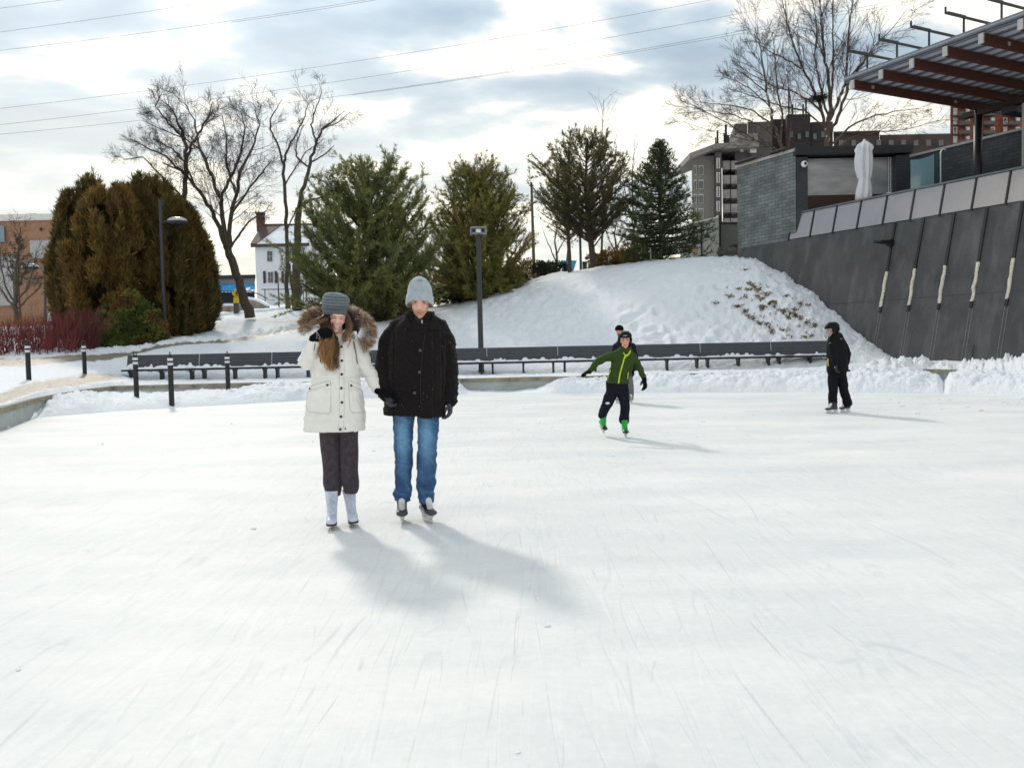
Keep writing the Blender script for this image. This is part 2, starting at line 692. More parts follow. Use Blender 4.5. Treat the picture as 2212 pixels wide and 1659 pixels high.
dents = []
for (a, b) in trails:
    n = 26
    for k in range(n):
        t = k / n + rs.uniform(-.01, .01)
        u = a[0] + (b[0] - a[0]) * t + (5 if k % 2 else -5)
        v = a[1] + (b[1] - a[1]) * t + 8 * math.sin(t * 5)
        Y = ground_depth(u, v)
        if Y:
            dents.append(((u - CU) / FPX * Y, Y))
for k in range(200):
    u = rs.uniform(960, 1750)
    v = rs.uniform(600, 745)
    Y = ground_depth(u, v)
    if Y:
        dents.append(((u - CU) / FPX * Y, Y))
iu_all = us
for (x, y) in dents:
    r0 = np.searchsorted(YH, y - .5) + NB + 61
    r1 = np.searchsorted(YH, y + .5) + NB + 62
    uu_ = x / y * FPX + CU
    c0, c1 = np.searchsorted(us, uu_ - 26), np.searchsorted(us, uu_ + 26)
    sl = (slice(r0, r1), slice(c0, c1))
    dx = (XX[sl] - x) / .17
    dy = (YY[sl] - y) / .26
    r2 = dx * dx + dy * dy
    ZZ[sl] -= .10 * np.exp(-r2) - .02 * np.exp(-(np.sqrt(r2) - 1.9) ** 2 * 3)

# masks: bare wet paving, dead grass
pave = inpath * (UU < 860)
plaza = (zone[:, None] == 1) & (UU < 330)
pave = np.where(plaza, np.maximum(pave, np.clip(1.0 - np.abs(YY - yc[None, :] - 2.6) / 3.6, 0, 1) * np.clip((320 - UU) / 110, 0, 1) * 1.0), pave)
GRASS = [(1624, 614, 22, 8), (1640, 626, 14, 6), (1657, 635, 13, 6), (1675, 653, 20, 7), (1548, 655, 13, 4), (1594, 663, 22, 5), (1620, 682, 20, 6),
         (1642, 698, 20, 7), (1662, 700, 20, 7), (1700, 678, 22, 8), (1720, 668, 15, 6), (1743, 698, 13, 10), (1762, 703, 14, 10),
         (1696, 714, 26, 5), (1739, 729, 18, 5), (1611, 584, 12, 3), (1667, 716, 9, 3), (1575, 640, 10, 3), (1700, 640, 9, 3), (1598, 625, 9, 3)]
GRASS = [(a, b, c * .75, d * .8) for a, b, c, d in GRASS]
for k in range(70):
    t = rs.rand()
    GRASS.append((1600 + 150 * t + rs.normal(0, 28), 625 + 90 * t + rs.normal(0, 18), rs.uniform(3, 8), rs.uniform(1.5, 3.5)))
vv = VH(UU) - (ZZ - H0) / YY * FPX
grass = np.zeros_like(ZZ)
for (gu, gv, gw, gh) in GRASS:
    grass = np.maximum(grass, np.exp(-(((UU - gu) / (gw * .85)) ** 2 + ((vv - gv - (UU - gu) * .25) / (gh * 1.0)) ** 2)))
grass *= ((zone[:, None] == 2) & (YY < 44))

nr_, nc_ = ZZ.shape
verts = np.stack([XX.ravel(), YY.ravel(), ZZ.ravel()], 1)
idx = np.arange(nr_ * nc_).reshape(nr_, nc_)
quads = np.stack([idx[:-1, :-1].ravel(), idx[:-1, 1:].ravel(), idx[1:, 1:].ravel(), idx[1:, :-1].ravel()], 1)
gme = bpy.data.meshes.new('ground')
gme.vertices.add(len(verts))
gme.vertices.foreach_set('co', verts.astype(np.float32).ravel())
gme.loops.add(quads.size)
gme.loops.foreach_set('vertex_index', quads.ravel().astype(np.int32))
gme.polygons.add(len(quads))
gme.polygons.foreach_set('loop_start', (np.arange(len(quads)) * 4).astype(np.int32))
gme.polygons.foreach_set('use_smooth', np.ones(len(quads), dtype=bool))
gme.update(calc_edges=True)
for nm, arr in (('pave', pave), ('grass', grass)):
    at = gme.attributes.new(nm, 'FLOAT', 'POINT')
    at.data.foreach_set('value', arr.ravel().astype(np.float32))

m = bpy.data.materials.new('snow_ground')
m.use_nodes = True
nt = m.node_tree
b_ = nt.nodes['Principled BSDF']
L = nt.links.new


def N(t, **kw):
    n = nt.nodes.new(t)
    for k, v in kw.items():
        setattr(n, k, v)
    return n


tcn = N('ShaderNodeTexCoord')
nz = N('ShaderNodeTexNoise')
nz.inputs['Scale'].default_value = 2.3
nz.inputs['Detail'].default_value = 8
nz.inputs['Roughness'].default_value = .62
L(tcn.outputs['Object'], nz.inputs['Vector'])
nf = N('ShaderNodeTexNoise')
nf.inputs['Scale'].default_value = 14
nf.inputs['Detail'].default_value = 6
L(tcn.outputs['Object'], nf.inputs['Vector'])


def msk(attr, lo, hi, nzo, gain):
    a = N('ShaderNodeAttribute')
    a.attribute_name = attr
    s = N('ShaderNodeMath', operation='MULTIPLY_ADD')
    L(nzo, s.inputs[0])
    s.inputs[1].default_value = gain
    L(a.outputs['Fac'], s.inputs[2])
    r = N('ShaderNodeMapRange')
    r.inputs['From Min'].default_value = lo + gain * .5
    r.inputs['From Max'].default_value = hi + gain * .5
    L(s.outputs[0], r.inputs['Value'])
    return r.outputs[0]


mp_ = msk('pave', .42, .62, nz.outputs['Fac'], 1.1)
mg_ = msk('grass', .56, .74, nf.outputs['Fac'], 1.5)
snc = N('ShaderNodeMixRGB')
snc.inputs['Color1'].default_value = (.74, .77, .82, 1)
snc.inputs['Color2'].default_value = (.83, .85, .88, 1)
L(nz.outputs['Fac'], snc.inputs['Fac'])
pvc = N('ShaderNodeMixRGB')
pvc.inputs['Color1'].default_value = (.17, .14, .11, 1)
pvc.inputs['Color2'].default_value = (.34, .30, .24, 1)
L(nf.outputs['Fac'], pvc.inputs['Fac'])
grc = N('ShaderNodeMixRGB')
grc.inputs['Color1'].default_value = (.05, .035, .015, 1)
grc.inputs['Color2'].default_value = (.17, .11, .05, 1)
L(nf.outputs['Fac'], grc.inputs['Fac'])
mx1 = N('ShaderNodeMixRGB')
L(mp_, mx1.inputs['Fac'])
L(snc.outputs[0], mx1.inputs['Color1'])
L(pvc.outputs[0], mx1.inputs['Color2'])
mx2 = N('ShaderNodeMixRGB')
L(mg_, mx2.inputs['Fac'])
L(mx1.outputs[0], mx2.inputs['Color1'])
L(grc.outputs[0], mx2.inputs['Color2'])
L(mx2.outputs[0], b_.inputs['Base Color'])
rg = N('ShaderNodeMapRange')
rg.inputs['To Min'].default_value = .75
rg.inputs['To Max'].default_value = .42
L(mp_, rg.inputs['Value'])
L(rg.outputs[0], b_.inputs['Roughness'])
b_.inputs['Specular IOR Level'].default_value = .3
bp = N('ShaderNodeBump')
bp.inputs['Strength'].default_value = .55
bp.inputs['Distance'].default_value = .09
L(nf.outputs['Fac'], bp.inputs['Height'])
L(bp.outputs[0], b_.inputs['Normal'])
SNOWG = m
gme.materials.append(m)
ground = link('ground', gme)
tag(ground, kind='structure')
GBVH = BVHTree.FromPolygons([tuple(q) for q in verts], [tuple(q) for q in quads])


def GR(u, v, dflt=None):
    d = ray(u, v).normalized()
    h = GBVH.ray_cast(CAMP, d, 500)
    return h[0] if h[0] is not None else dflt


def GZ(x, y):
    h = GBVH.ray_cast(Vector((x, y, 200)), Vector((0, 0, -1)), 400)
    return h[0].z if h[0] is not None else 0.4


# outer ground reaching the horizon
mb = MB()
mb.add([(-2500, -600, -.6), (2500, -600, -.6), (2500, 2500, -.6), (-2500, 2500, -.6)], [(0, 1, 2, 3)])
SNOW = mat('snow', (.80, .83, .87), rough=.7, var=.04, vscale=9, bump=.5, bscale=30)
o = link('outer_ground', mb.mesh('outer_ground', [SNOW]))
tag(o, kind='structure')

# ---------------- ice
m = bpy.data.materials.new('ice')
m.use_nodes = True
nt = m.node_tree
b_ = nt.nodes['Principled BSDF']
L = nt.links.new
tcn = N('ShaderNodeTexCoord')


def mapping(rot, sc, loc=(0, 0, 0)):
    q = N('ShaderNodeMapping')
    q.inputs['Rotation'].default_value = (0, 0, R(rot))
    q.inputs['Scale'].default_value = sc
    q.inputs['Location'].default_value = loc
    L(tcn.outputs['Object'], q.inputs['Vector'])
    return q.outputs[0]


def nse(vec, sc, det=4, ro=.5, dist=0.):
    q = N('ShaderNodeTexNoise')
    q.inputs['Scale'].default_value = sc
    q.inputs['Detail'].default_value = det
    q.inputs['Roughness'].default_value = ro
    q.inputs['Distortion'].default_value = dist
    L(vec, q.inputs['Vector'])
    return q.outputs['Fac']


def mth(op, a, b=None, c=None, clamp=False):
    n = N('ShaderNodeMath', operation=op)
    n.use_clamp = clamp
    for i, x in enumerate((a, b, c)):
        if x is None:
            continue
        if isinstance(x, (int, float)):
            n.inputs[i].default_value = x
        else:
            L(x, n.inputs[i])
    return n.outputs[0]


def scratch(rot, sc, loc, width, det=1.5, maskscale=.7, thr=.5):
    """thin lines along the level set of a stretched noise, broken up by a second noise"""
    a = nse(mapping(rot, sc, loc), 1.0, det, .4, .0)
    line = mth('SUBTRACT', 1.0, mth('DIVIDE', mth('ABSOLUTE', mth('SUBTRACT', a, .5)), width), clamp=True)
    mk = nse(mapping(rot + 40, (maskscale,) * 3, loc), 1.0, 4, .6)
    mk = mth('MULTIPLY', mth('SUBTRACT', mk, thr), 9.0, clamp=True)
    return mth('MULTIPLY', line, mk)


dark = scratch(10, (.55, .10, 1), (3, 1, 0), .0026, .6, .8, .50)
for args in [(62, (.7, .10, 1), (9, 4, 0), .0026, .5, 1.0, .50), (-38, (.8, .12, 1), (1, 8, 0), .003, .6, .9, .52),
             (97, (1.4, .16, 1), (5, 2, 0), .0045, .8, 1.3, .53), (-70, (2.4, .25, 1), (7, 2, 0), .007, .8, 1.6, .54)]:
    dark = mth('MAXIMUM', dark, scratch(*args))
light = scratch(35, (1.3, .13, 1), (2, 7, 0), .0045, .6, 1.1, .50)
for args in [(-20, (1.7, .16, 1), (6, 3, 0), .005, .6, 1.2, .50), (75, (1.5, .16, 1), (8, 1, 0), .005, .7, 1.5, .51),
             (15, (2.8, .24, 1), (2, 2, 0), .008, .8, 2.0, .50), (-52, (3.4, .3, 1), (4, 2, 0), .010, .8, 1.8, .50)]:
    light = mth('MAXIMUM', light, scratch(*args))
for args in [(25, (3.5, .28, 1), (1, 5, 0), .010, .5, 1.2, .47), (-28, (4.0, .3, 1), (6, 1, 0), .011, .5, 1.4, .47), (82, (4.4, .35, 1), (3, 9, 0), .012, .6, 1.1, .48),
             (-63, (5.0, .4, 1), (8, 5, 0), .014, .6, 1.5, .48), (48, (6.5, .5, 1), (2, 4, 0), .018, .6, 1.7, .48)]:
    dark = mth('MAXIMUM', dark, mth('MULTIPLY', scratch(*args), .42))
    light = mth('MAXIMUM', light, mth('MULTIPLY', scratch(args[0] + 7, args[1], (args[2][1], args[2][0], 0), *args[3:]), .6))
cloudy = nse(mapping(20, (.35, .8, 1)), 1.0, 7, .6)
streak = nse(mapping(-12, (1.0, 2.6, 1)), 1.0, 8, .72)
fine = nse(mapping(5, (16, 22, 1)), 1.0, 7, .8)
base = N('ShaderNodeMixRGB')
base.inputs['Color1'].default_value = (.65, .668, .68, 1)
base.inputs['Color2'].default_value = (.85, .832, .812, 1)
f_ = mth('ADD', mth('MULTIPLY', cloudy, .9), mth('ADD', mth('MULTIPLY', streak, .33), mth('MULTIPLY', fine, .50)))
f_ = mth('MULTIPLY', mth('SUBTRACT', f_, .62), 2.4, clamp=True)
L(f_, base.inputs['Fac'])
m1 = N('ShaderNodeMixRGB')
L(mth('MULTIPLY', dark, .42), m1.inputs['Fac'])
L(base.outputs[0], m1.inputs['Color1'])
m1.inputs['Color2'].default_value = (.42, .48, .52, 1)
m2 = N('ShaderNodeMixRGB')
L(mth('MULTIPLY', light, .26), m2.inputs['Fac'])
L(m1.outputs[0], m2.inputs['Color1'])
m2.inputs['Color2'].default_value = (.95, .95, .95, 1)
L(m2.outputs[0], b_.inputs['Base Color'])
L(mth('MULTIPLY_ADD', fine, .3, .42), b_.inputs['Roughness'])
b_.inputs['Specular IOR Level'].default_value = .12
bp = N('ShaderNodeBump')
bp.inputs['Strength'].default_value = .35
bp.inputs['Distance'].default_value = .01
hh = mth('ADD', mth('MULTIPLY', fine, .6), mth('SUBTRACT', mth('MULTIPLY', streak, .8), mth('MULTIPLY', dark, .8)))
L(hh, bp.inputs['Height'])
L(bp.outputs[0], b_.inputs['Normal'])
ICE = m
mb = MB()
nx, ny = 40, 40
mb.add([(-45, -50, 0), (45, -50, 0), (45, 26.25, 0), (-45, 26.25, 0)], [(0, 1, 2, 3)])
o = link('ice', mb.mesh('ice', [ICE]))
tag(o, kind='structure')

# ---------------- stone kerb wall round the rink
STONE = brick_mat('kerb_stone', (.30, .27, .21), (.22, .20, .16), (.10, .09, .08), 1.0, bw=1.5, rh=2, ms=.012, rough=.8)
CONC = mat('kerb_concrete', (.37, .40, .39), rough=.75, var=.25, vscale=2.2, bump=.3, bscale=20)
curb_pts = []
for u, y in [(-285, 11), (-130, 13.4), (13, 16.4), (74, 19.4), (130, 21.9), (192, 24.4), (244, 26.3), (417, 26.35), (545, 26.35), (800, 26.25), (1100, 26.15),
             (1400, 26.25), (1608, 26.35), (1990, 26.2), (2090, 24.4), (2200, 22.2), (2500, 16.5)]:
    curb_pts.append(Vector(((u - CU) / FPX * y, y, 0)))
root = empty('kerb_wall', curb_pts[6], 'low stone capped concrete kerb wall running round the far edge of the ice', 'kerb wall')


def strip(pts, off0, off1, z0, z1, mb):
    n = len(pts)
    nor = []
    for i in range(n):
        t = (pts[min(n - 1, i + 1)] - pts[max(0, i - 1)]).normalized()
        nor.append(Vector((-t.y, t.x, 0)))
    b = [[p + nn * off0 + Vector((0, 0, z0)), p + nn * off1 + Vector((0, 0, z0)), p + nn * off1 + Vector((0, 0, z1)), p + nn * off0 + Vector((0, 0, z1))] for p, nn in zip(pts, nor)]
    mb.loft(b)


fine_pts = []
for a, b in zip(curb_pts[:-1], curb_pts[1:]):
    n = max(1, int((b - a).length / 1.2))
    for k in range(n):
        fine_pts.append(a.lerp(b, k / n))
fine_pts.append(curb_pts[-1])
mb = MB()
strip(fine_pts, .02, .34, -.3, .335, mb)
part(mb, 'concrete_face', CONC, root)
# cap stones laid end to end
mb = MB()
for a, b in zip(fine_pts[:-1], fine_pts[1:]):
    d = (b - a).normalized()
    strip([a + d * .008, b - d * .008], -.01, .36, .337, .45 + random.uniform(-.004, .004), mb)
part(mb, 'cap_stone', mat('cap_stone', (.27, .24, .18), rough=.8, var=.35, vscale=3, bump=.4, bscale=25), root)

# ================================================================== WALL, TERRACE, CANOPY
WT = Vector((-.4494, .8934, 0))        # along the wall, away from the camera
WN = Vector((-.8934, -.4494, 0))       # out of the wall, towards the ice
WO = Vector((17.81, 29.0, 0))
WZ = 6.07


def W(s, z, off=0.0):
    p = WO + WT * s + WN * (.25 * (WZ - z) + off)
    return Vector((p.x, p.y, z))


DARKM = mat('black_metal', (.012, .012, .014), rough=.45, var=.1)
GREYM = mat('grey_metal', (.20, .22, .25), rough=.4, var=.1, metal=.6)
CONCD = mat('dark_concrete', (.068, .068, .073), rough=.7, var=.30, vscale=.9, bump=.35, bscale=14, detail=9)
nt = CONCD.node_tree   # pores and rain streaks cast into the concrete
b_ = nt.nodes['Principled BSDF']
L = nt.links.new
tcn = N('ShaderNodeTexCoord')
vo = N('ShaderNodeTexVoronoi')
vo.inputs['Scale'].default_value = 3.2
L(tcn.outputs['Object'], vo.inputs['Vector'])
pore = mth('LESS_THAN', vo.outputs['Distance'], .085)
stv = nse(mapping(0, (2.2, 2.2, .22), (0, 0, 0)), 1.0, 4, .6)
old = b_.inputs['Base Color'].links[0].from_socket
mxa = N('ShaderNodeMixRGB')
L(mth('MULTIPLY', pore, .7), mxa.inputs['Fac'])
L(old, mxa.inputs['Color1'])
mxa.inputs['Color2'].default_value = (.02, .02, .022, 1)
mxb = N('ShaderNodeMixRGB')
L(mth('MULTIPLY', mth('SUBTRACT', stv, .49), 3.2, clamp=True), mxb.inputs['Fac'])
L(mxa.outputs[0], mxb.inputs['Color1'])
mxb.inputs['Color2'].default_value = (.125, .125, .13, 1)
L(mxb.outputs[0], b_.inputs['Base Color'])

WOODC = mat('pale_wood', (.66, .60, .50), rough=.8, var=.25, vscale=14, bump=.6, bscale=30)

root = empty('retaining_wall', W(7, 0), 'tall leaning dark concrete retaining wall with timber filled slots below the glass railing', 'wall')
mb = MB()
S0, S1 = -16.0, 14.15
ss = np.linspace(S0, S1, 40)
rings = []
for s in ss:
    rings.append([W(s, -1), W(s, WZ), W(s, WZ) - WN * 1.2, W(s, WZ) - WN * 1.2 - Vector((0, 0, 7))])
mb.loft(rings)
part(mb, 'concrete_face', CONCD, root)
STAIN = mat('lime_streak', (.17, .17, .175), rough=.8, var=.3, vscale=10)
for k in range(-1, 5):
    s = 1.28 * k + .03
    mb = MB()
    w = .05
    for (za, zb) in ((4.08, WZ - .02), (2.47, 2.72)):
        mb.hexa([W(s - w, za, .0), W(s + w, za, .0), W(s + w, za, .05), W(s - w, za, .05)],
                [W(s - w, zb, .0), W(s + w, zb, .0), W(s + w, zb, .05), W(s - w, zb, .05)])
    ch = part(mb, 'slot_channel', DARKM, root)
    mb = MB()
    rr = []
    zs = np.linspace(2.70, 4.1, 16)
    for z in zs:
        j = .02 * vnoise(np.array([[z * 5, k * 9.1, 0]]))[0]
        j2 = .022 * vnoise(np.array([[z * 6, k * 5.1, 7]]))[0]
        rr.append([W(s - .050 + j, z, .01), W(s + .048 + j2, z, .01), W(s + .044 + j2, z, .075 + j), W(s - .046 + j, z, .065 + j2)])
    mb.loft(rr)
    part(mb, 'timber_infill', WOODC, root)
    mb = MB()
    for q in (-.07, .05):
        mb.hexa([W(s + q - .012, .4, .0), W(s + q + .012, .4, .0), W(s + q + .012, .4, .006), W(s + q - .012, .4, .006)],
                [W(s + q - .012, 2.46, .0), W(s + q + .012, 2.46, .0), W(s + q + .012, 2.46, .006), W(s + q - .012, 2.46, .006)])
    part(mb, 'lime_streak', STAIN, root)
mb = MB()
for z_ in (2.95,):
    mb.hexa([W(S0, z_, 0), W(S1 - .1, z_, 0), W(S1 - .1, z_, .006), W(S0, z_, .006)], [W(S0, z_ + .018, 0), W(S1 - .1, z_ + .018, 0), W(S1 - .1, z_ + .018, .006), W(S0, z_ + .018, .006)])
part(mb, 'pour_joint', mat('joint_dark', (.045, .045, .05)), root)
mb = MB()
mb.hexa([W(.95, .3, 0), W(.99, .3, 0), W(.99, .3, .01), W(.95, .3, .01)], [W(.95, 1.15, 0), W(.99, 1.15, 0), W(.99, 1.15, .01), W(.95, 1.15, .01)])
part(mb, 'expansion_joint', DARKM, root)

# wall lamp on the slot farthest from the canopy
c = W(5.15, 5.25, .1)
root = empty('wall_lamp', c, 'small black wall floodlight on an arm fixed to the leaning concrete wall', 'lamp')
mb = MB()
Mx = Matrix((WN, WT, Vector((0, 0, 1)))).transposed()
mb.box(c + Mx @ Vector((.02, 0, 0)), (.16, .22, .26), rot=Mx)
part(mb, 'bracket', DARKM, root)
mb = MB()
mb.hexa([c + Mx @ Vector(q) for q in [(.1, -.12, -.06), (.75, -.2, -.02), (.75, .2, -.02), (.1, .12, -.06)]],
        [c + Mx @ Vector(q) for q in [(.1, -.12, .06), (.75, -.2, .06), (.75, .2, .06), (.1, .12, .06)]])
part(mb, 'lamp_head', DARKM, root)

# terrace floor
mb = MB()
a = [WO + WT * S0 - WN * .9, WO + WT * S0 - WN * 26, WO + WT * 40 - WN * 26, WO + WT * 14.1 - WN * .9]
mb.hexa([p + Vector((0, 0, 5.2)) for p in a], [p + Vector((0, 0, 5.93)) for p in a])
tag(link('terrace_floor', mb.mesh('terrace_floor', [mat('terrace_paving', (.25, .24, .23), var=.2)])), kind='structure')

# glass railing
PANEL = glass_mat('frosted_glass', (.34, .315, .325), rough=.10)
root = empty('glass_railing', W(5, WZ), 'glass balustrade of pinkish frosted panels along the top of the concrete wall', 'railing')
RZ = 7.26
posts = [.64 + 1.28 * k for k in range(-3, 9)]
for i, s in enumerate(posts):
    mb = MB()
    w = .035
    mb.hexa([W(s - w, WZ - .03, -.02), W(s + w, WZ - .03, -.02), W(s + w, WZ - .03, .05), W(s - w, WZ - .03, .05)],
            [W(s - w, RZ, -.02), W(s + w, RZ, -.02), W(s + w, RZ, .05), W(s - w, RZ, .05)])
    part(mb, 'post', DARKM, root)
    if i:
        a_, b2 = posts[i - 1] + .045, s - .045
        mb = MB()
        mb.hexa([W(a_, WZ + .03, .0), W(b2, WZ + .03, .0), W(b2, WZ + .03, .018), W(a_, WZ + .03, .018)],
                [W(a_, RZ - .02, .0), W(b2, RZ - .02, .0), W(b2, RZ - .02, .018), W(a_, RZ - .02, .018)])
        part(mb, 'glass_panel', PANEL, root)
mb = MB()
sa, sb = posts[0] - .1, posts[-1] + .06
mb.hexa([W(sa, RZ, -.05), W(sb, RZ, -.05), W(sb, RZ, .07), W(sa, RZ, .07)],
        [W(sa, RZ + .07, -.05), W(sb, RZ + .07, -.05), W(sb, RZ + .07, .07), W(sa, RZ + .07, .07)])
part(mb, 'top_rail', mat('rail_metal', (.13, .15, .16), rough=.35, metal=.5), root)

# ---------------- grey brick kiosk
wd = tuple(WT)
BRG = brick_mat('grey_brick', (.19, .205, .205), (.12, .135, .14), (.06, .068, .07), 1.0, bw=.46, rh=.16, ms=.012, wall_dir=wd, contrast=.25)
A = Vector((13.1, 38.36, 0))
B = Vector((18.35, 38.42, 0))
D_ = W(14.35, WZ, -.05)
D_.z = 0
A2 = W(10.48, WZ, -.05)
A2.z = 0
A = A2
Cc = B + Vector((-1.5, 5.2, 0))
root = empty('brick_kiosk', (15, 40, 5.9), 'flat roofed grey brick kiosk with a closed steel shutter on the terrace', 'kiosk')
mb = MB()
z0, z1 = 4.2, 10.05


def zz_(p, z):
    return Vector((p.x, p.y, z))


DD = D_
quad = [A, DD, Cc]
fl = .3
mb.add([zz_(A, z0), zz_(DD, z0), zz_(DD, z1), zz_(A, z1)], [(0, 1, 2, 3)])
Ai = A + Vector((0, fl, 0))
mb.add([zz_(DD, z0), zz_(Cc, z0), zz_(Cc, z1), zz_(DD, z1)], [(0, 1, 2, 3)])
mb.add([zz_(Cc, z0), zz_(B, z0), zz_(B, z1), zz_(Cc, z1)], [(0, 1, 2, 3)])
part(mb, 'brick_wall', BRG, root)
TILE = brick_mat('black_tile', (.022, .026, .036), (.014, .017, .025), (.035, .04, .05), 1.0, bw=.3, rh=.11, ms=.012, rough=.3)
xa, xb = A.x, B.x
uA, uB = 1721.0, 1966.0


def xf(u):
    return (u - CU) / FPX * 38.36


for (ua, ub) in ((1721, 1748), (1937, 1966)):
    mb = MB()
    mb.box(((max(xf(ua), xa + .02) + xf(ub)) / 2, 38.36 + .22, 7.8), (xf(ub) - max(xf(ua), xa + .02), .44, 3.94))
    part(mb, 'tiled_pillar', TILE, root)
mb = MB()
mb.box(((xf(1722) + xf(1967)) / 2, 38.36 + .3, 10.02), (xf(1967) - xf(1722) + .1, .95, .36))
part(mb, 'fascia', mat('black_fascia', (.008, .008, .010), rough=.5), root)
SHUT = mat('steel_shutter', (.36, .36, .37), rough=.33, metal=.55, var=.35, vscale=.9, stretch=(1, 1, 3))
mb = MB()
mb.box(((xf(1748) + xf(1937)) / 2, 38.36 + .42, 8.93), (xf(1937) - xf(1748), .06, 1.68))
for i in range(12):
    mb.box(((xf(1748) + xf(1937)) / 2, 38.36 + .385, 8.13 + i * .14), (xf(1937) - xf(1748) - .02, .012, .018))
part(mb, 'shutter', SHUT, root)
mb = MB()
mb.box(((xf(1748) + xf(1937)) / 2, 38.36 + .36, 7.0), (xf(1937) - xf(1748), .16, 2.16))
part(mb, 'counter_front', mat('oxblood_panel', (.035, .010, .007), rough=.4), root)
mb = MB()
rf = [zz_(A, z1 + .002), zz_(DD, z1 + .002), zz_(Cc, z1 + .002), zz_(B, z1 + .002)]
mb.hexa([p + (p - Vector((15.5, 40.5, p.z))) * .02 for p in rf[::-1]], [p + (p - Vector((15.5, 40.5, p.z))) * .02 + Vector((0, 0, .12)) for p in rf[::-1]])
part(mb, 'roof', mat('roof_coping', (.42, .40, .36), rough=.6), root)
mb = MB()
for dx in (0, .09):
    mb.tube([(xf(1928) + dx, 38.36 + .33, 8.1), (xf(1928) + dx, 38.36 + .33, 9.75)], .018, n=6)
mb.ell((xf(1926), 38.5, 8.05), (.15, .08, .09))
part(mb, 'conduit', mat('white_paint', (.65, .66, .68), rough=.5), root)

root = empty('security_camera', P(1737.5, 355, 38.2), 'round white dome camera on the dark tiled kiosk pillar', 'security camera')
mb = MB()
mb.ell(root.location, (.15, .12, .15))
part(mb, 'housing', mat('white_plastic', (.75, .75, .76), rough=.4), root, smooth=True)
mb = MB()
mb.ell(root.location + Vector((0.01, -.10, .01)), (.07, .05, .07))
part(mb, 'lens', DARKM, root, smooth=True)

# roof snow boards sticking out over the kiosk side wall
root = empty('roof_plank', P(1655, 345, 40), 'dark plank lying over the snowy edge of the kiosk roof', 'plank')
mb = MB()
for (ua, va, ub, vb) in ((1592, 367, 1640, 350), (1672, 338, 1702, 330)):
    p0 = W(14.2 - (ua - 1592) / 130 * 3.9, 10.24, .12)
    p1 = W(14.2 - (ub - 1592) / 130 * 3.9, 10.26, .12)
    p0 = Vector((p0.x, p0.y, 10.22)) - WN * -1.1
    p1 = Vector((p1.x, p1.y, 10.24)) - WN * -1.1
    mb.tube([p0, p1], .07, n=6)
part(mb, 'board', DARKM, root)

# ---------------- dark brick wall behind the terrace
BRD = brick_mat('dark_brick', (.050, .055, .062), (.028, .032, .038), (.018, .02, .022), 1.0, bw=.42, rh=.15, ms=.012, wall_dir=wd, contrast=.3)
root = empty('terrace_brick_wall', WO - WN * 6, 'long dark brick wall with pale coping behind the terrace and canopy post', 'wall')
mb = MB()
p0 = WO + WT * 13.5 - WN * 6.0
p1 = WO + WT * -12 - WN * 6.0
mb.hexa([p0 + Vector((0, 0, 5.9)), p1 + Vector((0, 0, 5.9)), p1 - WN * .3 + Vector((0, 0, 5.9)), p0 - WN * .3 + Vector((0, 0, 5.9))],
        [p0 + Vector((0, 0, 9.98)), p1 + Vector((0, 0, 9.98)), p1 - WN * .3 + Vector((0, 0, 9.98)), p0 - WN * .3 + Vector((0, 0, 9.98))])
part(mb, 'brick_face', BRD, root)
mb = MB()
q0, q1 = p0 + WN * .05 + Vector((0, 0, 9.98)), p1 + WN * .05 + Vector((0, 0, 9.98))
mb.hexa([q0, q1, q1 - WN * .4, q0 - WN * .4], [x + Vector((0, 0, .1)) for x in (q0, q1, q1 - WN * .4, q0 - WN * .4)])
part(mb, 'coping', mat('pale_coping', (.36, .36, .33), rough=.7), root)

# blue glass screen beside the kiosk
root = empty('glass_screen', P(1998, 400, 36.4), 'pale blue glass wind screen with a curved top beside the kiosk', 'glass screen')
mb = MB()
n = 12
top, bot = [], []
for i in range(n + 1):
    t = i / n
    u = 1967.5 + 50 * t
    top.append(P(u, 346 - 13 * t ** 2.2, 36.4))
    bot.append(Vector((top[-1].x, top[-1].y, 5.95)))
for i in range(n):
    mb.hexa([bot[i], bot[i + 1], bot[i + 1] + Vector((0, .02, 0)), bot[i] + Vector((0, .02, 0))],
            [top[i], top[i + 1], top[i + 1] + Vector((0, .02, 0)), top[i] + Vector((0, .02, 0))])
part(mb, 'pane', glass_mat('blue_glass', (.20, .36, .42), rough=.15), root)
mb = MB()
a = P(2018, 333, 36.4)
b2 = P(2030, 331, 36.9)
mb.hexa([zz_(a, 5.95), zz_(b2, 5.95), zz_(b2 + Vector((0, .05, 0)), 5.95), zz_(a + Vector((0, .05, 0)), 5.95)], [a, b2, b2 + Vector((0, .05, 0)), a + Vector((0, .05, 0))])
part(mb, 'side_pane', glass_mat('teal_glass', (.06, .13, .16), rough=.15), root)
mb = MB()
pp = [P(2032, 400, 36.2), P(2032, 331, 36.2), P(2034, 325, 36.2), P(2039, 323, 36.2), P(2043, 326, 36.2)]
pp[0].z = 5.95
mb.tube(pp, .035, n=8)
part(mb, 'hooked_pole', mat('galvanised', (.55, .56, .57), rough=.4, metal=.4), root, smooth=True)

